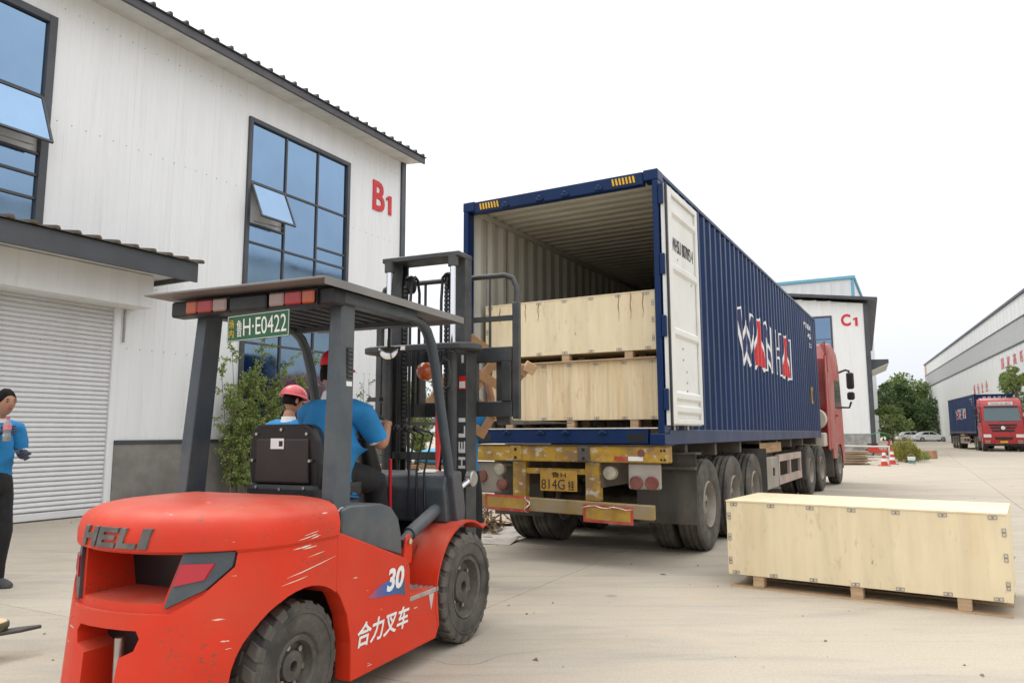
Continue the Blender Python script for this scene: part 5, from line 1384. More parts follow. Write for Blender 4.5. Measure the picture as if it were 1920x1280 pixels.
b = MB(); b.box(0.33, 0.56, -0.345, 0.345, 2.715, 2.755); b.build("inner_top_tie", M_mast, fk, bevel=0.006)
b = MB(); b.box(0.47, 0.53, -0.235, 0.235, 1.00, 1.08); b.build("inner_lower_tie", M_mast, fk)
pts = [(0.58, 0.375), (0.50, 0.46), (0.40, 0.49), (0.30, 0.475), (0.25, 0.40), (0.235, 0.3), (0.235, -0.3), (0.25, -0.40), (0.30, -0.475), (0.40, -0.49), (0.50, -0.46), (0.58, -0.375), (0.415, -0.375), (0.30, -0.33), (0.30, 0.33), (0.415, 0.375)]
b = MB(); b.prism(pts, 'z', 1.99, 2.04); tt = b.build("outer_top_tie", M_mast, fk, bevel=0.008)
b = MB(); b.box(0.231, 0.234, 0.06, 0.16, 2.0, 2.03); b.build("white_label", M_white, tt)
pts = [(0.42, 0.37), (0.42, 0.44), (0.33, 0.46), (0.30, 0.38), (0.30, 0.33), (0.42, 0.33)]
b = MB(); b.prism(pts, 'z', 1.62, 1.65); b.build("mast_bracket", M_mast, fk)
b = MB(); b.box(0.43, 0.50, -0.29, 0.29, 1.17, 1.23); b.build("outer_middle_tie", M_mast, fk, bevel=0.006)
b = MB(); b.box(0.43, 0.57, -0.29, 0.29, 0.35, 0.50); b.build("outer_lower_tie", M_mast, fk, bevel=0.006)
# lettering that runs up the right rail
for k, ch in enumerate("HELI"):
    vs_, fs = fit_text(ch, 0.085 if ch != "I" else 0.03, 0.055, 0.002, 0.03)
    T = plane_M((0.4185, -0.36, 1.11 + k * 0.115), (0, 0, 1), (0, 1, 0))
    b = MB(); b.add([T @ v for v in vs_], fs); b.build("mast_letter", M_white, omr, recalc=False)
b = MB(); b.box(0.4175, 0.4195, -0.362, -0.305, 1.70, 1.80); ws = b.build("warning_sticker", M_red, omr)
b = MB(); b.box(0.416, 0.4174, -0.358, -0.309, 1.71, 1.76); b.build("sticker_print", M_white, ws)
b = MB(); b.box(0.4175, 0.4195, -0.345, -0.325, 1.90, 1.96); b.build("white_label", M_white, omr)
b = MB(); b.tube([(0.30, -0.20, 1.68), (0.27, -0.215, 1.45), (0.20, -0.25, 1.2), (0.10, -0.30, 1.10)], [0.022, 0.030, 0.020, 0.008], 8, flat=0.35); b.build("red_rag", M_red, fk, smooth=60)
b = MB(); b.tube([(0.30, -0.18, 1.80), (0.29, -0.24, 1.93), (0.30, -0.28, 1.91), (0.31, -0.29, 1.8), (0.31, -0.28, 1.72), (0.30, -0.20, 1.68)], 0.010, 8); b.build("hose_loop", M_mast, fk, smooth=50)
# ---- carriage, backrest, forks
CX = 0.74
cg = MB(); cg.box(CX, CX + 0.05, -0.60, 0.60, 1.93, 2.05); cg = cg.build("carriage", M_mast, fk, bevel=0.006)
b = MB(); b.box(CX, CX + 0.05, -0.60, 0.60, 1.50, 1.62); b.build("lower_bar", M_mast, cg, bevel=0.006)
for y in (-0.595, -0.30, 0.22, 0.515):
    b = MB(); b.box(CX - 0.01, CX + 0.045, y, y + 0.08, 1.62, 1.93); b.build("carriage_upright", M_mast, cg, bevel=0.004)
for y in (-0.20, 0.17):
    b = MB(); b.box(0.56, CX, y, y + 0.03, 1.50, 2.05); b.build("roller_plate", M_mast, cg)
for s in (-1, 1):
    b = MB(); b.box(CX + 0.0, CX + 0.045, min(s * 0.605, s * 0.665), max(s * 0.605, s * 0.665), 1.48, 2.40); b.build("backrest_post", M_mast, cg, bevel=0.006)
path = [(CX + 0.03, -0.635, 2.38), (CX + 0.03, -0.635, 2.52), (CX + 0.03, -0.60, 2.60), (CX + 0.03, -0.53, 2.63), (CX + 0.03, 0.53, 2.63), (CX + 0.03, 0.60, 2.60), (CX + 0.03, 0.635, 2.52), (CX + 0.03, 0.635, 2.38)]
b = MB(); b.tube(path, 0.022, 8); b.build("backrest_frame", M_mast, cg, smooth=50)
for y in (-0.40, -0.20, 0.0, 0.20, 0.40):
    b = MB(); b.cyl((CX + 0.03, y, 2.05), (CX + 0.03, y, 2.62), 0.012, n=8); b.build("backrest_bar", M_mast, cg)
b = MB(); b.box(CX + 0.015, CX + 0.045, -0.60, 0.60, 2.26, 2.30); b.build("backrest_crossbar", M_mast, cg)
M_fork = mat("worn fork steel", (0.10, 0.095, 0.09), 0.45, 0.4, var=0.4, vscale=5)
for y in (-0.50, 0.50):
    b = MB(); b.prism([(CX + 0.06, 2.02), (CX + 0.10, 2.02), (CX + 0.10, 1.485), (CX + 0.14, 1.475), (2.30, 1.468), (2.30, 1.462), (1.3, 1.445), (CX + 0.08, 1.435), (CX + 0.06, 1.46)], 'y', y - 0.06, y + 0.06)
    b.build("fork", M_fork, cg, bevel=0.003)
# ================================================================== PEOPLE
M_shirt = mat("bright blue work shirt", (0.012, 0.20, 0.47), 0.8, var=0.18, vscale=7, bump=0.6, bscale=9)
M_trous = mat("black trousers", (0.012, 0.012, 0.014), 0.85, var=0.2, vscale=8, bump=0.4, bscale=9)
M_collar = mat("white collar cloth", (0.68, 0.68, 0.68), 0.8)
M_glove = mat("navy rubber glove", (0.03, 0.04, 0.065), 0.7, var=0.3, vscale=20)
M_shoe = mat("grey work shoe", (0.07, 0.07, 0.075), 0.8, var=0.2, vscale=20)
M_lip = mat("lip", (0.25, 0.08, 0.06), 0.5)
M_eye = mat("dark eye", (0.01, 0.008, 0.007), 0.2)

def skin_geo(nodes, edges, root=0, levels=2):
    me = bpy.data.meshes.new("sk")
    me.from_pydata([n[0] for n in nodes], edges, [])
    o = bpy.data.objects.new("sk", me); COL.objects.link(o)
    o.modifiers.new("s", 'SKIN').use_smooth_shade = True
    for i, n in enumerate(nodes):
        r = n[1]; sv = me.skin_vertices[0].data[i]
        sv.radius = r if isinstance(r, tuple) else (r, r)
        sv.use_root = (i == root)
    sd = o.modifiers.new("d", 'SUBSURF'); sd.levels = levels; sd.render_levels = levels
    bpy.context.view_layer.update()
    ev = o.evaluated_get(bpy.context.evaluated_depsgraph_get())
    m2 = ev.to_mesh()
    vs_ = [v.co.copy() for v in m2.vertices]; fs = [tuple(p.vertices) for p in m2.polygons]
    ev.to_mesh_clear()
    bpy.data.objects.remove(o); bpy.data.meshes.remove(me)
    return vs_, fs
def head_geo(b, T, mats_idx=(0, 1, 2)):
    """head facing local +x, centre at the origin of T"""
    nu, nv = 28, 20
    rings = []
    for j in range(1, nv):
        t = PI * j / nv
        ring = []
        for k in range(nu):
            a = 2 * PI * k / nu
            x, y, z = math.sin(t) * math.cos(a), math.sin(t) * math.sin(a), -math.cos(t)
            sx, sy, sz = 0.098, 0.076, 0.122
            if z < 0:                                    # jaw narrows, chin forward
                sy *= 1 + 0.30 * z; sx *= 1 + (0.10 if x > 0 else 0.42) * z
            px, py, pz = x * sx, y * sy, z * sz
            if x > 0.3:
                fr = (x - 0.3) / 0.7
                px *= 1 - 0.06 * fr
                nose = math.exp(-((y / 0.17) ** 2)) * (math.exp(-(((z + 0.18) / 0.13) ** 2)) * 0.020 + math.exp(-(((z - 0.02) / 0.2) ** 2)) * 0.008)
                brow = math.exp(-(((z - 0.2) / 0.09) ** 2)) * 0.005 * math.exp(-((y / 0.6) ** 2))
                sock = -0.008 * math.exp(-(((z - 0.05) / 0.09) ** 2)) * (math.exp(-(((y - 0.36) / 0.16) ** 2)) + math.exp(-(((y + 0.36) / 0.16) ** 2)))
                lip = math.exp(-(((z + 0.45) / 0.08) ** 2)) * 0.006 * math.exp(-((y / 0.3) ** 2))
                chin = math.exp(-(((z + 0.82) / 0.15) ** 2)) * 0.008
                px += nose + brow + sock + lip + chin
            ring.append(T @ Vector((px, py, pz)))
        rings.append(ring)
    b.mi = mats_idx[0]; b.loft(rings)
    oldM = b.M; b.M = T
    for s in (-1, 1):
        b.mi = mats_idx[0]; b.sphere((-0.005, s * 0.076, -0.008), (0.018, 0.010, 0.030), 10, 8)
        b.mi = mats_idx[1]; b.sphere((0.0815, s * 0.029, 0.010), (0.007, 0.013, 0.0055), 8, 6)
        b.mi = mats_idx[3] if len(mats_idx) > 3 else mats_idx[1]; b.sphere((0.086, s * 0.030, 0.030), (0.006, 0.018, 0.004), 8, 6)
    b.mi = mats_idx[2]; b.sphere((0.090, 0, -0.054), (0.006, 0.022, 0.005), 10, 6)
    b.M = oldM
def hair_geo(b, T, back=True):
    nu, nv = 28, 18; rings = []
    for j in range(nv // 2 - 3, nv):
        t = PI * j / nv; ring = []
        for k in range(nu):
            a = 2 * PI * k / nu
            x, y, z = math.sin(t) * math.cos(a), math.sin(t) * math.sin(a), -math.cos(t)
            zz = z
            front = max(0.0, x)
            zmin = 0.55 * front + (-0.42 if x < 0 else -0.42 + 0.62 * front) + 0.05 * math.sin(9 * a)
            zz = max(z, zmin)
            if z < zmin:
                rr = math.sqrt(max(0, 1 - zz * zz)); q = math.hypot(x, y) + 1e-6; x, y = x / q * rr, y / q * rr
            wob = 1 + 0.02 * math.sin(7 * a) * math.sin(5 * t)
            ring.append(T @ Vector((x * 0.1015 * wob - 0.002, y * 0.0795 * wob, zz * 0.1265 * wob)))
        rings.append(ring)
    b.loft(rings)
def hand_geo(b, T, curl=0.9, side=1, scale=1.0, thumb_in=0.5):
    """palm along local +x, palm side facing -z, thumb on the side*y side; joined finger chains"""
    P = lambda x, y, z: T @ (Vector((x, y * side, z)) * scale)
    vs_, fs = skin_geo([(P(-0.03, 0, 0), 0.026 * scale), (P(0.01, 0.0, 0), (0.030 * scale, 0.022 * scale)), (P(0.05, 0.0, 0), (0.040 * scale, 0.019 * scale)), (P(0.085, 0.0, -0.004), (0.038 * scale, 0.017 * scale))], [(0, 1), (1, 2), (2, 3)], 1, 1)
    b.add(vs_, fs)
    for i, (y, ln) in enumerate(((0.030, 0.070), (0.010, 0.078), (-0.011, 0.073), (-0.031, 0.058))):
        p = Vector((0.080, y, -0.003)); a = 0.15; nodes = []
        for sgm, f in enumerate((0.0, 0.42, 0.34, 0.26)):
            if sgm: a += curl * (0.75 if sgm == 1 else 0.9); p = p + Vector((math.cos(a), 0, -math.sin(a))) * ln * f
            nodes.append((P(*p), (0.0098 - 0.0011 * sgm) * scale))
        b.add(*skin_geo(nodes, [(0, 1), (1, 2), (2, 3)], 0, 1))
    p0 = Vector((0.020, 0.030, -0.004)); p1 = Vector((0.050, 0.052, -0.020 - 0.02 * thumb_in)); p2 = Vector((0.078, 0.048 - 0.02 * thumb_in, -0.036 - 0.03 * thumb_in))
    b.add(*skin_geo([(P(*p0), 0.014 * scale), (P(*p1), 0.0115 * scale), (P(*p2), 0.0095 * scale)], [(0, 1), (1, 2)], 0, 1))
def look(p, d, up=(0, 0, 1)):
    """matrix at p whose x axis points along d"""
    x = Vector(d).normalized(); z = Vector(up); z = (z - x * z.dot(x)).normalized(); y = z.cross(x)
    return Matrix.Translation(p) @ Matrix((x, y, z)).transposed().to_4x4()

def make_person(M, label, J, head_T, gloves=False, hair=True, sit=False, hands=None, bulk=1.0):
    """J: joint positions in the local frame (x forward, y left)"""
    t = thing("person", label, "person", M)
    V = lambda k: Vector(J[k])
    pel, spn, chs, nek = V("pelvis"), V("spine"), V("chest"), V("neck")
    hb = head_T @ Vector((-0.015, 0, -0.08))
    nodes = [(pel, 0.035), (spn, 0.055), (chs, 0.08), (nek, 0.056), (hb, 0.054)]
    edges = [(0, 1), (1, 2), (2, 3), (3, 4)]
    def chain(a, pts, rr):
        prev = a
        for p, r in zip(pts, rr):
            nodes.append((p, r)); edges.append((prev, len(nodes) - 1)); prev = len(nodes) - 1
    for s in "LR":
        chain(2, [V("sh" + s), V("el" + s), V("wr" + s)], [0.062, 0.042, 0.029])
        chain(0, [pel + (V("hip" + s) - pel) * 0.6, V("kn" + s), V("an" + s)], [0.022, 0.025, 0.025])
    vs_, fs = skin_geo(nodes, edges, 0)
    b = MB(); b.add(vs_, fs)
    head_geo(b, head_T, (0, 1, 2, 3))
    b.mi = 0
    if not gloves:
        for s, sd in (("L", -1), ("R", 1)):
            T, cu, th = hands[s]; hand_geo(b, T, cu, sd, 1.0, th)
    body = b.build("body", [M_skin, M_eye, M_lip, M_hair], t, smooth=80)
    # shirt
    up = (nek - chs).normalized()
    SY = 1.32
    q = lambda p: Vector((p.x, p.y / SY, p.z))
    nodes = [(q(pel + (spn - pel) * (-0.75)), 0.130 * bulk), (q(pel + (spn - pel) * 0.1), 0.128 * bulk), (q(spn), 0.124 * bulk), (q(chs), 0.128 * bulk), (q(chs + (nek - chs) * 0.60), 0.098), (q(chs + (nek - chs) * 0.86), 0.066)]
    edges = [(0, 1), (1, 2), (2, 3), (3, 4), (4, 5)]
    gv, gf = skin_geo(nodes, edges, 1, 3)
    gv = [Vector(v) for v in gv]; gf = list(gf)
    for s in "LR":
        a_, e_ = q(V("sh" + s)), q(V("el" + s)); in_ = a_ + (q(chs) + Vector((0, 0, 0.03)) - a_) * 0.75
        sb = MB()
        path_ = [in_, a_ + (in_ - a_) * 0.35 + Vector((0, 0, 0.004)), a_ + (e_ - a_) * 0.06] + [a_ + (e_ - a_) * u for u in (0.17, 0.26, 0.36, 0.46, 0.56, 0.66, 0.76)]
        sb.tube(path_, [0.085, 0.080, 0.074, 0.069, 0.067, 0.064, 0.062, 0.060, 0.058, 0.056], 20)
        n0 = len(gv); gv += [Vector(v) for v in sb.v]; gf += [tuple(n0 + i for i in f) for f in sb.f]
    rf = random.Random(len(label))
    for v in gv:
        v.y *= SY
        f_ = noise.noise(Vector((v.x * 5, v.y * 5, v.z * 11))) + 0.5 * noise.noise(Vector((v.x * 14, v.y * 9, v.z * 26)))
        v += (v - Vector((chs.x, 0, v.z))).normalized() * f_ * 0.013
        v += (v - Vector((chs.x, 0, v.z))).normalized() * 0.006 * abs(noise.noise(Vector((v.x * 6 + v.z * 9, v.y * 6, v.z * 34))))
    b = MB(); b.add(gv, gf); sh = b.build("shirt", M_shirt, t, smooth=80)
    for s in "LR":
        d = (V("el" + s) - V("sh" + s)); e0 = V("sh" + s) + d * 0.745; e1 = V("sh" + s) + d * 0.80
        b = MB(); b.tube([e0, e1], [0.058, 0.058], 14, cap=False); b.build("cuff", M_collar, sh, smooth=60)
    cpt = chs + (nek - chs) * 0.86
    b = MB(); b.tube([cpt - up * 0.02, cpt + up * 0.035], [0.076, 0.062], 16, cap=False); b.build("collar", M_collar, sh, smooth=60)
    # trousers
    nodes = [(pel + Vector((0, 0, 0.02)), 0.118 * bulk), (pel - Vector((0, 0, 0.06)), 0.12 * bulk)]
    if sit: nodes[1] = (pel + Vector((0.05, 0, -0.04)), 0.13)
    b = MB(); c_ = nodes[1][0]
    b.sphere(c_ + Vector((0, 0, 0.03)), (0.135 * bulk, 0.172 * bulk, 0.15), 20, 12)
    for s in "LR":
        h_, k_, n_ = V("hip" + s), V("kn" + s), V("an" + s)
        pts_ = [h_ + (c_ - h_) * 0.3] + [h_ + (k_ - h_) * u for u in (0.0, 0.25, 0.5, 0.75)] + [k_] + [k_ + (n_ - k_) * u for u in (0.2, 0.45, 0.7, 0.9, 1.0)]
        rr_ = [0.095, 0.100, 0.097, 0.090, 0.084, 0.080, 0.076, 0.073, 0.068, 0.067, 0.066]
        rr_ = [r * (1 + 0.05 * math.sin(5 * k + len(label))) for k, r in enumerate(rr_)]
        b.tube(pts_, rr_, 18)
    b.build("trousers", M_trous, t, smooth=70)
    for s in "LR":
        a = V("an" + s); f = V("toe" + s) - a; f.z = 0; f.normalize()
        z0 = a.z - 0.075
        b = MB()
        rings = []
        for (d, w, h) in ((-0.075, 0.026, 0.05), (-0.06, 0.036, 0.085), (0.0, 0.042, 0.10), (0.06, 0.046, 0.075), (0.12, 0.048, 0.055), (0.165, 0.036, 0.04), (0.185, 0.016, 0.022)):
            c = Vector((a.x, a.y, 0)) + f * d; n = Vector((-f.y, f.x, 0))
            rings.append([c + n * w + Vector((0, 0, z0)), c + n * w * 0.95 + Vector((0, 0, z0 + h * 0.5)), c + n * w * 0.5 + Vector((0, 0, z0 + h)), c - n * w * 0.5 + Vector((0, 0, z0 + h)), c - n * w * 0.95 + Vector((0, 0, z0 + h * 0.5)), c - n * w + Vector((0, 0, z0))])
        b.loft(rings); b.build("shoe", M_shoe, t, smooth=50)
    if gloves:
        for s, sd in (("L", -1), ("R", 1)):
            T, cu, th = hands[s]
            b = MB(); hand_geo(b, T, cu, sd, 1.12, th)
            e, w = V("el" + s), V("wr" + s)
            b.tube([w + (e - w) * 0.35, w + (e - w) * 0.1, w], [0.046, 0.040, 0.036], 12); b.build("glove", M_glove, t, smooth=60)
    if hair:
        b = MB(); hair_geo(b, head_T); b.build("hair", M_hair, t, smooth=60)
    return t

STAND = dict(pelvis=(0, 0, 0.98), spine=(0.01, 0, 1.14), chest=(0.0, 0, 1.36), neck=(0.0, 0, 1.52), hipL=(0, 0.095, 0.90), hipR=(0, -0.095, 0.90), knL=(0.03, 0.11, 0.50), knR=(0.02, -0.11, 0.50),
             anL=(-0.02, 0.12, 0.085), anR=(0.0, -0.12, 0.085), toeL=(0.2, 0.14, 0.03), toeR=(0.2, -0.14, 0.03), shL=(0.0, 0.185, 1.44), shR=(0.0, -0.185, 1.44))
# worker at the left edge with a bottle
J = dict(STAND); J.update(elL=(0.03, 0.25, 1.17), wrL=(0.20, 0.13, 1.20), elR=(0.04, -0.25, 1.20), wrR=(0.175, -0.125, 1.385))
HT = look((0.085, 0.0, 1.665), (1, -0.15, -0.08))
make_person(frame(-4.715, 6.80, 107), "person in blue shirt and navy gloves holding a bottle, at the left edge", J, HT, gloves=True,
            hands={"L": (look((0.205, 0.125, 1.20), (0.9, -0.35, 0.0), (0.3, 0.8, 0.5)), 0.85, 1.0), "R": (look((0.18, -0.12, 1.39), (0.85, 0.5, 0.2), (0.5, -0.85, 0.0)), 0.75, 1.0)})
FP = frame(-4.715, 6.80, 107)
bt = thing("water_bottle", "clear plastic bottle with pink cap held in the left worker's hand", "bottle", FP @ Matrix.Translation((0.262, -0.105, 1.315)))
M_pet = mat("clear pet bottle", (0.8, 0.8, 0.78), 0.15, trans=0.75)
b = MB(); b.lathe([(0.028, 0.0), (0.032, 0.01), (0.032, 0.13), (0.028, 0.155), (0.013, 0.185), (0.013, 0.20)], axis='z', n=18); b.build("bottle_body", M_pet, bt, smooth=40)
b = MB(); b.lathe([(0.029, 0.008), (0.0295, 0.035), (0.0295, 0.04)], axis='z', n=18); b.build("tea", mat("amber tea", (0.35, 0.22, 0.05), 0.3), bt)
b = MB(); b.lathe([(0.0335, 0.10), (0.0335, 0.145)], axis='z', n=18); b.build("bottle_label", mat("pink label", (0.65, 0.2, 0.25), 0.5), bt)
b = MB(); b.lathe([(0.016, 0.195), (0.016, 0.215)], axis='z', n=14); b.build("bottle_cap", mat("pink cap", (0.6, 0.08, 0.14), 0.5), bt)

# driver
JD = dict(pelvis=(-0.86, -0.04, 1.14), spine=(-0.84, -0.05, 1.29), chest=(-0.805, -0.06, 1.47), neck=(-0.79, -0.06, 1.61), hipL=(-0.84, 0.06, 1.14), hipR=(-0.84, -0.14, 1.14), knL=(-0.46, 0.15, 1.06), knR=(-0.46, -0.15, 1.06),
          anL=(-0.36, 0.14, 0.66), anR=(-0.33, -0.14, 0.66), toeL=(-0.1, 0.14, 0.6), toeR=(-0.1, -0.15, 0.6), shL=(-0.775, 0.12, 1.50), shR=(-0.775, -0.25, 1.50),
          elL=(-0.63, 0.22, 1.33), elR=(-0.63, -0.32, 1.29), wrL=(-0.51, 0.15, 1.43), wrR=(-0.445, -0.235, 1.43))
HT = look((-0.765, -0.045, 1.745), (1, 0.05, -0.12))
make_person(FF, "person in blue shirt and red cap sitting on the forklift seat, driving", JD, HT, sit=True, bulk=1.14,
            hands={"L": (look((-0.505, 0.15, 1.435), (0.8, -0.3, 0.25)), 0.9, 1.0), "R": (look((-0.435, -0.23, 1.435), (0.6, 0.7, 0.1)), 0.9, 1.0)})
driver = bpy.data.objects[[o.name for o in COL.objects if o.get("label", "").startswith("person in blue shirt and red cap")][0]]
b = MB(); b.M = HT
rings = []
for (r, z) in ((1.0, 0.035), (1.0, 0.07), (0.9, 0.105), (0.62, 0.135), (0.2, 0.148)):
    rings.append([(0.108 * r * math.cos(2 * PI * k / 20), 0.086 * r * math.sin(2 * PI * k / 20), z) for k in range(20)])
b.loft(rings); b.prism([(0.08, -0.075), (0.15, -0.055), (0.175, 0.0), (0.15, 0.055), (0.08, 0.075)], 'z', 0.035, 0.045); b.build("red_cap", M_red, driver, smooth=40)

# worker with the pink helmet behind the forklift
JH = dict(STAND); JH.update(elL=(0.08, 0.27, 1.18), wrL=(0.28, 0.18, 1.10), elR=(0.08, -0.27, 1.18), wrR=(0.28, -0.18, 1.10))
HT = look((0.05, 0, 1.685), (1, -0.25, -0.25))
FH = frame(-2.10, 6.98, 25)
hp = make_person(FH, "person in pink safety helmet and blue shirt standing behind the forklift", JH, HT,
                 hands={"L": (look((0.285, 0.18, 1.10), (0.9, -0.2, -0.1)), 0.5, 0.4), "R": (look((0.285, -0.18, 1.10), (0.9, 0.2, -0.1)), 0.5, 0.4)})
M_helm = mat("pink safety helmet", (0.60, 0.085, 0.10), 0.35, var=0.15, vscale=8, coat=0.2)
b = MB(); b.M = HT
rings = []
for j in range(9):
    t = PI / 2 * j / 9; r = math.cos(t); z = math.sin(t)
    rings.append([((0.132 * r) * math.cos(2 * PI * k / 28), (0.112 * r) * math.sin(2 * PI * k / 28) , 0.035 + 0.115 * z + 0.004 * math.cos(6 * PI * k / 28) * r * z) for k in range(28)])
b.loft(rings)
b.lathe([(0.118, 0.030), (0.138, 0.026), (0.138, 0.034), (0.120, 0.045)], axis='z', n=28, closed=True)
b.prism([(0.11, -0.09), (0.165, -0.05), (0.178, 0.0), (0.165, 0.05), (0.11, 0.09)], 'z', 0.022, 0.034)
b.build("safety_helmet", M_helm, hp, smooth=40)

# worker behind the mast, arms up at the pallet
JW = dict(STAND); JW.update(elL=(0.14, 0.26, 1.62), wrL=(0.18, 0.22, 1.84), elR=(0.12, -0.27, 1.66), wrR=(0.12, -0.22, 1.90), shL=(0.02, 0.19, 1.47), shR=(0.02, -0.19, 1.47))
HT = look((0.04, 0, 1.67), (1, 0, 0.1))
make_person(frame(-0.48, 7.18, 8), "person in blue shirt behind the forklift mast with arms raised to the pallet", JW, HT,
            hands={"L": (look((0.18, 0.22, 1.845), (0.3, 0, 1), (1, 0, 0)), 0.8, 0.8), "R": (look((0.12, -0.22, 1.905), (0.2, 0, 1), (1, 0, 0)), 0.8, 0.8)})
# the tilted pallet
M_pal = mat("brown pallet timber", (0.36, 0.20, 0.095), 0.8, var=0.3, vscale=6, vstretch=(1, 1, 1))
M_palend = mat("sawn pallet end", (0.55, 0.36, 0.19), 0.8, var=0.2, vscale=14)
pal = thing("wooden_pallet", "tilted brown wooden pallet held up in front of the container crates", "pallet", Matrix.Translation((-0.37, 6.98, 2.30)))
ex = Vector((0.52, 0.10, -0.31)); ez = Vector((-0.45, 0.05, -0.66))
nn = ex.cross(ez).normalized()
if nn.y > 0: nn = -nn
for f in (0.04, 0.5, 0.96):
    p = ex * f
    b = MB(); b.beam(p, p + ez, 0.075, 0.085, nn); b.build("runner", M_pal, pal, bevel=0.004)
    b = MB(); b.beam(p - ez.normalized() * 0.004, p - ez.normalized() * 0.0005, 0.07, 0.08, nn); b.build("sawn_end", M_palend, pal)
for f in (0.06, 0.36, 0.66, 0.94):
    p = ez * f + nn * 0.054
    b = MB(); b.beam(p - ex * 0.03, p + ex * 1.03, 0.085, 0.018, nn); b.build("deck_board", M_pal, pal, bevel=0.002)
p = ex * 0.96 + ez * 0.02
b = MB(); b.obox(p + Vector((0.05, -0.02, -0.0)), (0.11, 0.10, 0.10), (0.2, 0.5, 0.2)); b.build("corner_block", M_palend, pal, bevel=0.006)

# ================================================================== PLANTS
def leaf_mat(name, c1, c2):
    m = bpy.data.materials.new(name); m.use_nodes = True
    N, L = m.node_tree.nodes, m.node_tree.links; bs = N["Principled BSDF"]
    g = N.new("ShaderNodeNewGeometry"); cr = N.new("ShaderNodeValToRGB")
    cr.color_ramp.elements[0].color = (*c1, 1); cr.color_ramp.elements[1].color = (*c2, 1)
    L.new(g.outputs["Random Per Island"], cr.inputs[0]); L.new(cr.outputs[0], bs.inputs["Base Color"])
    bs.inputs["Roughness"].default_value = 0.55
    bs.inputs["Subsurface Weight"].default_value = 0.0
    tr_ = N.new("ShaderNodeBsdfTranslucent"); L.new(cr.outputs[0], tr_.inputs[0])
    mx = N.new("ShaderNodeMixShader"); mx.inputs[0].default_value = 0.3
    out = N["Material Output"]
    L.new(bs.outputs[0], mx.inputs[1]); L.new(tr_.outputs[0], mx.inputs[2]); L.new(mx.outputs[0], out.inputs[0])
    return m
M_leafA = leaf_mat("shrub leaves", (0.11, 0.18, 0.04), (0.38, 0.44, 0.14))
M_leafB = leaf_mat("tree leaves", (0.08, 0.14, 0.035), (0.30, 0.37, 0.13))
M_leafC = leaf_mat("dark tree leaves", (0.035, 0.075, 0.022), (0.13, 0.19, 0.065))
M_leafD = leaf_mat("yellow green leaves", (0.15, 0.16, 0.025), (0.36, 0.33, 0.06))
M_bark = mat("grey bark", (0.16, 0.13, 0.10), 0.9, var=0.4, vscale=8)
def leaf(b, p, d, ln, wd, rnd):
    d = Vector(d).normalized()
    s = d.cross(Vector((rnd.uniform(-1, 1), rnd.uniform(-1, 1), rnd.uniform(-0.3, 1)))).normalized()
    p = Vector(p); n = s.cross(d) * ln * 0.12
    b.add([p, p + d * ln * 0.5 + s * wd / 2 - n, p + d * ln, p + d * ln * 0.5 - s * wd / 2 - n], [(0, 1, 2), (0, 2, 3)])
def rvec(rnd):
    z = rnd.uniform(-1, 1); a = rnd.uniform(0, 2 * PI); r = math.sqrt(1 - z * z)
    return Vector((r * math.cos(a), r * math.sin(a), z))
def make_shrub(M, label, stems, leafmat, seed, lsize=0.066, per=34, twig=9, group=None, name="shrub"):
    """stems: list of (base, tip, bend)"""
    rnd = random.Random(seed)
    t = thing(name, label, "shrub", M, group)
    lb_, bb = MB(), MB()
    for (p, q, dens) in stems:
        p, q = Vector(p), Vector(q)
        mid = (p + q) / 2 + Vector((rnd.uniform(-.1, .1), rnd.uniform(-.06, .06), 0.08))
        path = [p * (1 - u) ** 2 + mid * 2 * u * (1 - u) + q * u * u for u in [k / 8 for k in range(9)]]
        bb.tube(path, [0.013 * (1 - 0.09 * k) for k in range(9)], 5)
        ln = (q - p).length
        for k in range(int(twig * ln * dens)):
            u = rnd.uniform(0.18, 1.0)
            s0 = p * (1 - u) ** 2 + mid * 2 * u * (1 - u) + q * u * u
            d = (rvec(rnd) + (q - p).normalized() * 0.6 + Vector((0, 0, 0.25))).normalized()
            tl = rnd.uniform(0.12, 0.38)
            e = s0 + d * tl; e.y = max(-0.9, min(-0.05, e.y)) if name == "wall_shrub" else e.y
            bb.tube([s0, (s0 + e) / 2 + Vector((0, 0, 0.02)), e], [0.005, 0.004, 0.002], 4)
            for j in range(per):
                v = rnd.uniform(0.1, 1.05)
                c = s0 + (e - s0) * v + rvec(rnd) * 0.025
                leaf(lb_, c, rvec(rnd) + d * 0.4, lsize * rnd.uniform(0.6, 1.2), lsize * rnd.uniform(0.35, 0.6), rnd)
    f = lb_.build("foliage", leafmat, t, recalc=False); f["kind"] = "stuff"
    bb.build("branches", M_bark, t, recalc=False)
    return t
rs = random.Random(4)
stems = []
for k in range(17):
    bx = 2.75 + rs.uniform(-0.3, 0.7)
    stems.append(((bx, -0.45 + rs.uniform(-.15, .15), 0.0), (2.35 + rs.uniform(0, 1.7), -0.45 + rs.uniform(-.3, .3), rs.uniform(1.5, 2.65)), 1.5))
stems += [((3.0, -0.5, 0.9), (3.35, -0.5, 3.35), 0.8), ((3.2, -0.5, 1.2), (4.75, -0.55, 2.95), 0.9), ((2.6, -0.5, 0.5), (2.25, -0.5, 2.75), 0.9), ((2.7, -0.5, 0.5), (2.5, -0.5, 3.1), 0.45), ((3.3, -0.5, 1.4), (4.1, -0.5, 3.05), 0.8), ((3.4, -0.5, 1.4), (4.6, -0.5, 2.4), 1.2)]
make_shrub(FB, "loose green shrub growing against the B1 hall wall left of the driver", stems, M_leafA, 11, name="wall_shrub")
stems = [((6.9 + rs.uniform(-.2, .2), -0.4, 0), (6.75 + rs.uniform(-.35, .35), -0.4, rs.uniform(2.0, 2.9)), 0.5) for k in range(4)]
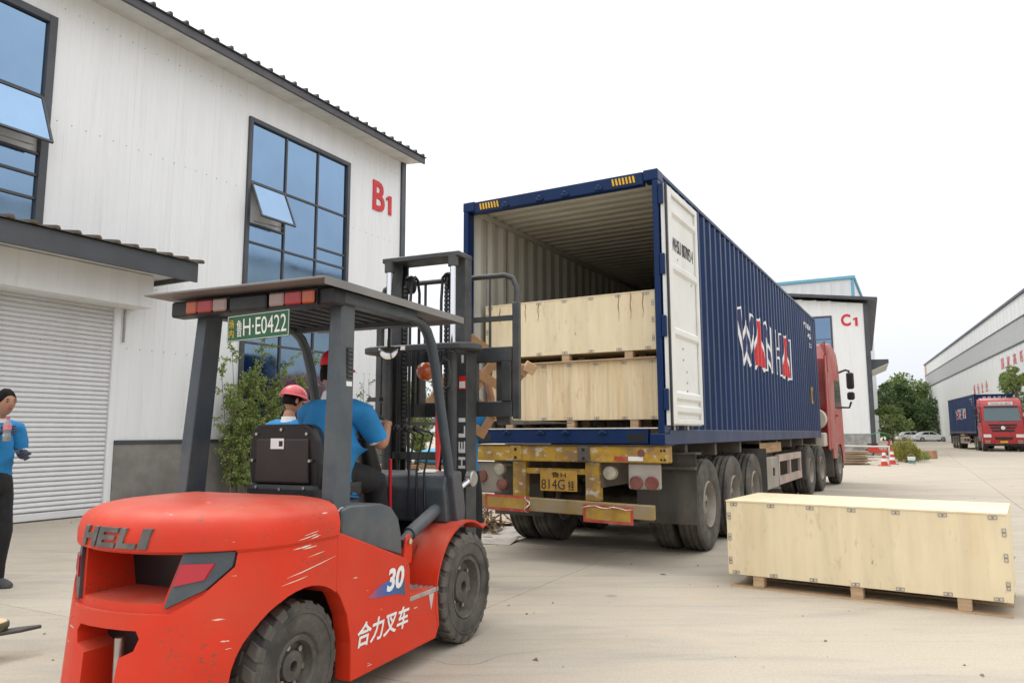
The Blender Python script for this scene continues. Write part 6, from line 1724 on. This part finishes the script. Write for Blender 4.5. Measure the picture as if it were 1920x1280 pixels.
make_shrub(FB, "thin sparse shrub growing against the B1 hall wall behind the mast", stems, M_leafC, 12, per=14, name="wall_shrub")
stems = []
for k in range(15):
    stems.append(((8.5 + rs.uniform(-.3, .5), -0.5, 0), (8.4 + rs.uniform(-.4, 1.1), -0.5 + rs.uniform(-.4, .4), rs.uniform(1.3, 3.0)), 1.5))
make_shrub(FB, "bushy green shrub at the far corner of the B1 hall, seen through the mast", stems, M_leafA, 13, name="wall_shrub")

def make_tree(M, label, h, cr, ch, trunk_h, leafmat, seed, n=5200, lsize=0.28, clumps=26, group="trees beyond the yard", trunk_r=0.14):
    rnd = random.Random(seed)
    t = thing("tree", label, "tree", M, group)
    tb = MB()
    tb.tube([(0, 0, -0.05), (0.05, 0.02, trunk_h * 0.5), (0.0, 0.05, trunk_h), (0.1, 0, h * 0.75)], [trunk_r, trunk_r * 0.8, trunk_r * 0.65, trunk_r * 0.2], 8)
    cc = []
    for k in range(clumps):
        d = rvec(rnd); rr = rnd.uniform(0.45, 1.0) ** 0.6
        c = Vector((d.x * cr * rr, d.y * cr * rr, h - ch / 2 + d.z * ch / 2 * rr))
        cc.append((c, rnd.uniform(0.20, 0.44) * cr * (0.8 if d.z > 0.6 else 1)))
        if k % 2 == 0: tb.tube([(0, 0.03, trunk_h * rnd.uniform(0.6, 1.0)), c * 0.6 + Vector((0, 0, trunk_h * 0.4)), c], [trunk_r * 0.4, trunk_r * 0.25, 0.015], 5)
    lb_ = MB()
    for k in range(n):
        c, r = cc[rnd.randrange(len(cc))]
        d = rvec(rnd)
        p = c + Vector((d.x, d.y, d.z * 0.8)) * r * rnd.uniform(0.3, 1.08) ** 0.5
        leaf(lb_, p, d + rvec(rnd) * 0.9 + Vector((0, 0, -0.2)), lsize * rnd.uniform(0.6, 1.3), lsize * rnd.uniform(0.4, 0.7), rnd)
    tb.build("trunk", M_bark, t, recalc=False)
    f = lb_.build("crown", leafmat, t, recalc=False)
    return t
def T3(x, y): return Matrix.Translation((x, y, 0))
make_tree(T3(64.0, 121), "rounded green tree, tallest of those just right of the C1 hall", 10.2, 4.4, 8.2, 2.5, M_leafB, 21, n=8000, lsize=0.45, clumps=44, trunk_r=0.25)
make_tree(T3(69.5, 126), "dark green tree right of the tallest tree, behind the white parked cars", 8.2, 4.4, 7.4, 2.2, M_leafB, 22, n=7000, lsize=0.45, clumps=40, trunk_r=0.25)
make_tree(T3(59.5, 118), "dark leafy tree half hidden by the corner of the C1 hall", 9.0, 4.2, 8.6, 1.6, M_leafC, 23, n=7000, lsize=0.5, trunk_r=0.25)
make_tree(T3(75.0, 130), "lower broad tree between the white cars and the parked container", 7.2, 4.6, 7.0, 1.0, M_leafB, 24, n=7000, lsize=0.5, trunk_r=0.25)
make_tree(T3(66.5, 112), "spreading dark tree behind the white cars", 6.4, 4.6, 6.0, 1.0, M_leafC, 25, n=7000, lsize=0.45, trunk_r=0.2)
make_tree(T3(23.2, 45.5), "small young tree with bare trunk beside the C1 hall corner", 2.9, 0.95, 1.7, 1.3, M_leafB, 26, n=3200, lsize=0.15, clumps=16, trunk_r=0.09)
make_tree(T3(39.6, 57.0), "green tree at the right edge beside the parked red truck", 7.0, 1.9, 6.2, 1.2, M_leafA, 27, n=6500, lsize=0.2)
make_tree(T3(37.6, 55.2), "pale airy tree top at the right edge above the parked red truck", 6.4, 0.9, 1.6, 4.6, M_leafA, 28, n=900, lsize=0.18, clumps=9, trunk_r=0.06)
def make_bush(x, y, w, h, label, leafmat, seed, n=2600, ls=0.09):
    rnd = random.Random(seed); t = thing("bush", label, "bush", T3(x, y), "bushes by the wood pile")
    lb_, bb = MB(), MB()
    for k in range(22):
        a = rnd.uniform(0, 2 * PI); r = rnd.uniform(0, 1) * w * 0.45
        e = Vector((r * math.cos(a), r * math.sin(a), h * rnd.uniform(0.6, 1.0)))
        bb.tube([(e.x * 0.3, e.y * 0.3, 0), e * 0.6, e], [0.012, 0.009, 0.003], 4)
    for k in range(n):
        a = rnd.uniform(0, 2 * PI); r = math.sqrt(rnd.random()) * w / 2; u = rnd.random()
        top = h * (1 - 0.45 * (2 * r / w) ** 2) * (0.82 + 0.22 * math.sin(a * 3 + seed))
        p = Vector((r * math.cos(a), r * math.sin(a), 0.04 + top * u ** 0.6))
        leaf(lb_, p, rvec(rnd) + Vector((0, 0, 0.7)), ls * rnd.uniform(0.6, 1.3), ls * rnd.uniform(0.3, 0.5), rnd)
    lb_.build("foliage", leafmat, t, recalc=False)["kind"] = "stuff"; bb.build("branches", M_bark, t, recalc=False)
make_bush(17.9, 33.9, 1.1, 1.15, "yellow green leafy bush behind the traffic cones", M_leafD, 31)
make_bush(18.4, 35.5, 1.0, 0.95, "yellowish bush just behind the nearer yellow green bush", M_leafD, 33)
make_bush(18.9, 35.2, 1.3, 0.6, "low green tuft at the end of the planting, right of the bucket", M_leafA, 32, n=1800)

# ================================================================== SMALL THINGS BY THE C1 HALL
M_cone = mat("cone red plastic", (0.55, 0.05, 0.03), 0.5, var=0.1)
M_reflw = mat("white cone band", (0.75, 0.75, 0.74), 0.4)
def make_cone(x, y, label, tilt=0.0):
    t = thing("traffic_cone", label, "traffic cone", T3(x, y) @ Matrix.Rotation(tilt, 4, 'Z'), "traffic cones by the wood pile")
    b = MB(); b.box(-0.19, 0.19, -0.19, 0.19, 0, 0.035); b.build("base", M_cone, t, bevel=0.012)
    rr = lambda z: 0.14 - 0.115 * z / 0.70
    b = MB(); b.lathe([(rr(0.035), 0.035), (rr(0.70), 0.70), (rr(0.70) - 0.008, 0.705)], axis='z', n=20); b.build("cone_body", M_cone, t, smooth=40)
    for z0, z1 in ((0.18, 0.30), (0.42, 0.54)):
        b = MB(); b.lathe([(rr(z0) + 0.003, z0), (rr(z1) + 0.003, z1)], axis='z', n=20); b.build("white_band", M_reflw, t, smooth=40)
make_cone(15.2, 30.6, "red and white traffic cone in front of the wood pile, nearer of two")
make_cone(16.3, 32.1, "red and white traffic cone beside the white rail post, farther of two")
bu = thing("paint_bucket", "white paint bucket beside the green tuft, right of the cones", "bucket", T3(16.75, 31.4))
b = MB(); b.lathe([(0.13, 0), (0.15, 0.30), (0.158, 0.30), (0.158, 0.33), (0.13, 0.335)], axis='z', n=20); b.build("pail", M_white, bu, smooth=30)
b = MB(); b.lathe([(0.1425, 0.07), (0.149, 0.2)], axis='z', n=20); b.build("label_band", mat("green label", (0.15, 0.28, 0.22), 0.6, var=0.5, vscale=14), bu)
b = MB(); b.tube([(0.155 * math.cos(PI * k / 10), 0.0, 0.31 + 0.14 * math.sin(PI * k / 10)) for k in range(11)], 0.006, 6); b.build("handle", M_steel, bu)
# pile of old planks
M_plank = mat("weathered plank", (0.36, 0.27, 0.19), 0.85, var=0.35, vscale=3, vstretch=(0.4, 3, 3))
M_plank2 = mat("newer plank", (0.50, 0.38, 0.25), 0.85, var=0.25, vscale=3, vstretch=(0.4, 3, 3))
rp = random.Random(8)
b = MB(); b.box(-1.5, 1.5, -0.075, 0.075, -0.025, 0.025)
pm1 = b.mesh("plank", bevel=0.004); pm1.materials.append(M_plank)
b = MB(); b.box(-1.7, 1.7, -0.06, 0.06, -0.02, 0.02)
pm2 = b.mesh("plank", bevel=0.004); pm2.materials.append(M_plank2)
for lay in range(10):
    for row in range(5):
        o = link_mesh("plank", pm1 if (lay + row) % 3 else pm2, None, Matrix.Translation((13.5 + rp.uniform(-.3, .25), 31.6 + row * 0.2, 0.03 + lay * 0.058)) @ Matrix.Rotation(rp.uniform(-0.05, 0.05), 4, 'Z') @ Matrix.Rotation(rp.uniform(-0.012, 0.012), 4, 'Y'))
        tag(o, "weathered plank lying in the wood pile in front of the C1 hall", "plank", "planks in the wood pile")
rl = thing("pipe_rail", "white pipe rail running along the wood pile to the farther cone", "rail", T3(0, 0))
M_pipe = mat("pale rail paint", (0.62, 0.60, 0.56), 0.5)
b = MB(); b.tube([(13.2, 32.9, 0.80), (16.75, 33.15, 0.72)], 0.035, 8); b.build("top_rail", M_pipe, rl, smooth=50)
for x, z in ((13.3, 0.78), (16.72, 0.70)):
    b = MB(); b.tube([(x, 32.9 + (x - 13.2) * 0.07, 0), (x, 32.9 + (x - 13.2) * 0.07, z)], 0.035, 8); b.build("rail_post", M_pipe, rl, smooth=50)
b = MB(); b.tube([(13.3, 32.92, 0.35), (16.7, 33.15, 0.30)], 0.02, 8); b.build("lower_rail", M_pipe, rl, smooth=50)
# planter edge
b = MB(); b.box(0, 3.0, -0.12, 0.12, 0, 0.42); pe = b.build("planter_wall", mat("orange brick edge", (0.46, 0.27, 0.15), 0.85, var=0.3, vscale=3), None, bevel=0.02)
pe.matrix_world = frame(19.3, 37.2, 60); tag(pe, "low orange planter wall behind the yellow bushes", "planter")
# red electric scooter
scx = thing("electric_scooter", "small red electric scooter with green cover by the C1 plinth", "scooter", frame(20.15, 41.0, 110))
b = MB(); b.prism([(-0.6, 0.35), (-0.55, 0.62), (-0.1, 0.66), (0.0, 0.40), (0.35, 0.38), (0.48, 0.95), (0.56, 0.93), (0.5, 0.30), (0.2, 0.22), (-0.3, 0.22)], 'y', -0.16, 0.16); b.build("body", M_cone, scx, bevel=0.03)
b = MB(); b.box(-0.6, -0.05, -0.15, 0.15, 0.665, 0.74); b.build("seat", M_black, scx, bevel=0.02)
for x in (-0.5, 0.58):
    b = MB(); b.lathe([(0.16, -0.05), (0.24, -0.04), (0.25, 0), (0.24, 0.04), (0.16, 0.05)], (x, 0, 0.25), 'y', 20, closed=True); w_ = b.build("wheel", M_rubber, scx, smooth=40)
    b = MB(); b.lathe([(0.165, -0.03), (0.165, 0.03)], (x, 0, 0.25), 'y', 16); b.build("rim", M_steel, w_)
b = MB(); b.tube([(0.52, 0, 0.5), (0.42, 0, 1.0), (0.40, -0.3, 1.05)], 0.02, 8); b.tube([(0.42, 0, 1.0), (0.40, 0.3, 1.05)], 0.02, 8); b.build("handlebar", M_black, scx)
b = MB(); b.prism([(-0.45, 1.25), (0.1, 1.38), (0.6, 1.2), (0.6, 1.18), (0.1, 1.34), (-0.45, 1.22)], 'y', -0.4, 0.4); b.tube([(0.46, 0, 0.9), (0.4, 0, 1.3)], 0.015, 6); b.build("cover", mat("green cover", (0.05, 0.22, 0.12), 0.6), scx)

# ================================================================== CARS
M_carw = mat("white car paint", (0.72, 0.73, 0.74), 0.25, coat=0.5)
M_carglass = mat("dark car glass", (0.02, 0.025, 0.03), 0.06, 0.3)
def make_car(M, label, paint):
    t = thing("parked_car", label, "car", M, "cars parked under the trees")
    low = [(-2.25, 0.35), (-2.28, 0.62), (-2.2, 0.92), (-1.75, 1.0), (1.0, 0.96), (1.9, 0.80), (2.22, 0.66), (2.28, 0.38), (2.15, 0.25), (-2.1, 0.25)]
    b = MB(); b.loft([[(x * 0.985, -0.88, z if z < 0.8 else z - 0.02) for x, z in low], [(x, -0.8, z) for x, z in low], [(x, 0.8, z) for x, z in low], [(x * 0.985, 0.88, z if z < 0.8 else z - 0.02) for x, z in low]])
    body = b.build("body", paint, t, smooth=30)
    up = [(-1.75, 0.98), (-1.15, 1.36), (-0.6, 1.45), (0.1, 1.44), (0.95, 0.97)]
    b = MB(); b.loft([[(x, -0.80, z) for x, z in up], [(x * 0.96, -0.62, z + (0.01 if z > 1 else 0)) for x, z in up], [(x * 0.96, 0.62, z + (0.01 if z > 1 else 0)) for x, z in up], [(x, 0.80, z) for x, z in up]])
    b.build("roof", paint, t, smooth=30)
    for s in (-1, 1):
        b = MB(); b.prism([(-1.45, 1.02), (-1.05, 1.31), (-0.42, 1.37), (-0.42, 1.0)], 'y', s * 0.806, s * 0.78); b.build("window", M_carglass, body)
        b = MB(); b.prism([(-0.36, 1.0), (-0.36, 1.37), (0.06, 1.36), (0.74, 1.0)], 'y', s * 0.806, s * 0.78); b.build("window", M_carglass, body)
        b = MB(); b.prism([(2.05, 0.62), (2.24, 0.60), (2.16, 0.74), (1.8, 0.78)], 'y', s * 0.87, s * 0.6); b.build("headlight", MATS["headlamp"], body)
        b = MB(); b.obox((0.62, s * 0.95, 1.0), (0.1, 0.18, 0.12)); b.build("mirror", paint, body, bevel=0.03)
        for x in (-1.38, 1.38):
            b = MB(); b.lathe([(0.2, -0.1), (0.31, -0.1), (0.325, 0), (0.31, 0.1), (0.2, 0.1)], (x, s * 0.8, 0.325), 'y', 22, closed=True); w_ = b.build("wheel", M_rubber, t, smooth=30)
            b = MB(); b.lathe([(0.205, -0.08), (0.205, 0.08)], (x, s * 0.8, 0.325), 'y', 18); b.build("rim", M_steel, w_)
    b = MB(); b.add([(0.98, -0.72, 0.985), (0.98, 0.72, 0.985), (0.14, 0.6, 1.43), (0.14, -0.6, 1.43)], [(0, 1, 2, 3)]); b.build("windscreen", M_carglass, body)
    return t
make_car(frame(60.0, 107.0, 100), "white parked sedan, nearer of the two under the trees", M_carw)
make_car(frame(59.0, 110.0, 100), "white parked sedan half hidden behind the nearer white car", M_carw)

# ================================================================== PARKED TRUCK AT THE RIGHT
FPK = frame(38.9, 66.2, 202.5)
box2 = make_container(FPK @ Matrix.Translation((0, 0, ZC)), "closed dark blue container on the truck parked at the right", with_open_doors=False)
b = MB(); b.box(0.0, 0.06, 0.07, CW - 0.07, 0.17, 2.74); b.build("door", M_blue, box2)
logo(box2)
letters("painted_number", "WHSU 887093 4", 1.5, 0.16, plane_M((CL - 0.026, 0.55, 2.55), (0, 1, 0), (0, 0, 1)), M_logoW, box2, 0.004, 0.02)
b = MB()
for k in range(7):
    y = 0.12 + k * 0.32; b = MB(); b.box(CL - 0.03, CL - 0.005, y, y + 0.12, 0.16, 2.84); b.build("front_rib", M_blue, box2)
tr2 = copy_tree(tr); tr2.matrix_world = FPK
tag(tr2, "container trailer behind the red truck parked at the right", "trailer")
make_tractor(FPK @ Matrix.Translation((11.3, CW / 2 + 0.1, 0)) @ Matrix.Rotation(R(-4), 4, 'Z'), "red truck parked facing the camera at the right edge", M_cabred, sign="WHSU HL 8870")

# ================================================================== LOOSE THINGS NEAR THE TRUCK
tb_ = thing("work_table", "low table behind the forklift mast with a white box and blue bag on it", "table", frame(-1.05, 8.6, 25))
M_tbl = mat("grey table steel", (0.12, 0.12, 0.12), 0.6)
b = MB(); b.box(-0.25, 0.25, -0.5, 0.5, 0.98, 1.02); b.build("table_top", mat("brown table board", (0.28, 0.17, 0.09), 0.7), tb_)
for x in (-0.2, 0.2):
    for y in (-0.45, 0.45):
        b = MB(); b.box(x - 0.02, x + 0.02, y - 0.02, y + 0.02, 0, 0.98); b.build("leg", M_tbl, tb_)
b = MB(); b.obox((0, 0, 0), (0.26, 0.36, 0.12), (0.5, 0.2, 0.3)); wb = b.build("carton", M_white, None, bevel=0.004)
wb.matrix_world = frame(-1.05, 8.6, 25) @ Matrix.Translation((0.0, 0.2, 1.15)); tag(wb, "white carton leaning on the table behind the mast", "box")
b = MB()
rings = []
for k in range(8):
    t_ = k / 7; r = 0.10 * math.sin(PI * (0.12 + 0.8 * t_)) + 0.02
    rings.append([(r * math.cos(2 * PI * j / 14) * 1.2, -0.25 + 0.5 * t_, 0.08 + r * 0.8 * math.sin(2 * PI * j / 14) + 0.01 * math.sin(3 * j + k)) for j in range(14)])
b.loft(rings); bb_ = b.build("cloth_bag", mat("light blue cloth", (0.12, 0.42, 0.62), 0.8, var=0.15, vscale=8), None, smooth=60)
bb_.matrix_world = frame(-1.05, 8.6, 25) @ Matrix.Translation((-0.05, -0.22, 1.03)); tag(bb_, "light blue cloth bag lying on the table behind the mast", "bag")
rd = random.Random(3)
b = MB()
for k in range(260):
    c = Vector((-0.50 + rd.gauss(0, 0.22), 10.6 + rd.gauss(0, 0.35), 0)); c.z = 0.02 + abs(rd.gauss(0, 0.16)) * max(0, 1 - abs(c.x + 0.5) * 1.6)
    d = Vector((rd.uniform(-1, 1), rd.uniform(-1, 1), rd.uniform(-0.5, 0.6))).normalized() * rd.uniform(0.08, 0.4)
    b.beam(c - d / 2, c + d / 2, rd.uniform(0.006, 0.03), rd.uniform(0.005, 0.015))
db = b.build("wood_scraps", mat("wood scraps", (0.30, 0.20, 0.12), 0.85, var=0.5, vscale=6), None); db["kind"] = "stuff"; tag(db, "heap of broken sticks and wood scraps behind the forklift front wheel", "scraps")
for k, (x, y, w, h, r_, m) in enumerate(((-0.12, 11.7, 0.75, 0.9, 0.3, "tan"), (-0.02, 10.4, 0.9, 0.7, 0.1, "pale"), (-0.35, 9.7, 0.8, 0.5, -0.3, "pale"))):
    b = MB(); b.obox((0, 0, 0.03 if k == 0 else 0.012), (w, h, 0.008), (0.03 * (k + 1), 0.02, r_))
    o = b.build("cardboard_sheet", mat("cardboard " + m, (0.55, 0.44, 0.31) if m == "tan" else (0.52, 0.48, 0.42), 0.9, var=0.2, vscale=3)); o.location = (x, y, 0.02)
    tag(o, ("tan cardboard sheet lying farthest back left of the trailer", "pale flattened cardboard in the middle left of the trailer wheels", "pale cardboard scrap lying nearest the forklift wheel")[k], "cardboard")
# fork tine and log slice at the lower left edge
fr_ = thing("steel_fork_blade", "dark steel fork blade pointing in from the lower left edge", "fork", frame(-3.02, 4.92, 44))
b = MB(); b.prism([(0.0, -0.012), (-0.12, -0.045), (-1.15, -0.055), (-1.15, 0.055), (-0.12, 0.045), (0.0, 0.012)], 'z', 0.145, 0.165)
bl = b.build("blade", M_fork, fr_, bevel=0.004)
b = MB(); b.box(-1.19, -1.151, -0.055, 0.055, 0.0, 0.5); b.build("shank", M_fork, fr_, bevel=0.004)
lg = thing("log_slice", "tan round log slice lying on the dark fork blade", "log", frame(-3.02, 4.92, 44) @ Matrix.Translation((-0.27, 0.05, 0.167)))
b = MB(); b.lathe([(0.095, 0.0), (0.105, 0.02), (0.105, 0.04), (0.10, 0.05)], axis='z', n=22); b.build("bark", mat("greenish bark", (0.16, 0.15, 0.09), 0.9, var=0.4, vscale=20), lg, smooth=40)
b = MB(); b.lathe([(0.092, 0.049), (0.092, 0.053)], axis='z', n=22); b.build("sawn_face", mat("sawn wood", (0.62, 0.45, 0.26), 0.8, var=0.2, vscale=20), lg)

# grit, dry leaves and small stones lying about the yard
rg_ = random.Random(17); b = MB()
for k in range(420):
    y = 3.6 + 26 * rg_.random() ** 1.6; x = rg_.uniform(-0.62, 0.72) * y
    q = FB.inverted() @ Vector((x, y, 0))
    if q.y > -0.4: continue
    r = rg_.choice((0.004, 0.006, 0.008, 0.012, 0.02)) * rg_.uniform(0.7, 1.3); a = rg_.uniform(0, 6)
    if k % 3:
        b.add([(x + r * math.cos(a + t), y + r * math.sin(a + t) * 0.8, 0.001) for t in (0, 2.0, 4.2)] + [(x + r * 0.1, y, r * 0.8)], [(0, 1, 3), (1, 2, 3), (2, 0, 3), (2, 1, 0)])
    else:
        d = Vector((math.cos(a), math.sin(a), 0)) * r * 2.2; n = Vector((-d.y, d.x, 0)) * 0.35
        p = Vector((x, y, 0.002)); u = Vector((0, 0, r * 0.5))
        b.add([p - d, p + n + u, p + d, p - n + u * 0.6], [(0, 1, 2), (0, 2, 3)])
gl = b.build("yard_grit", mat("grit and dry leaves", (0.22, 0.17, 0.12), 0.9, var=0.5, vscale=3), None, recalc=False)
gl["kind"] = "stuff"; tag(gl, "small stones and dry leaves scattered over the concrete yard", "grit")
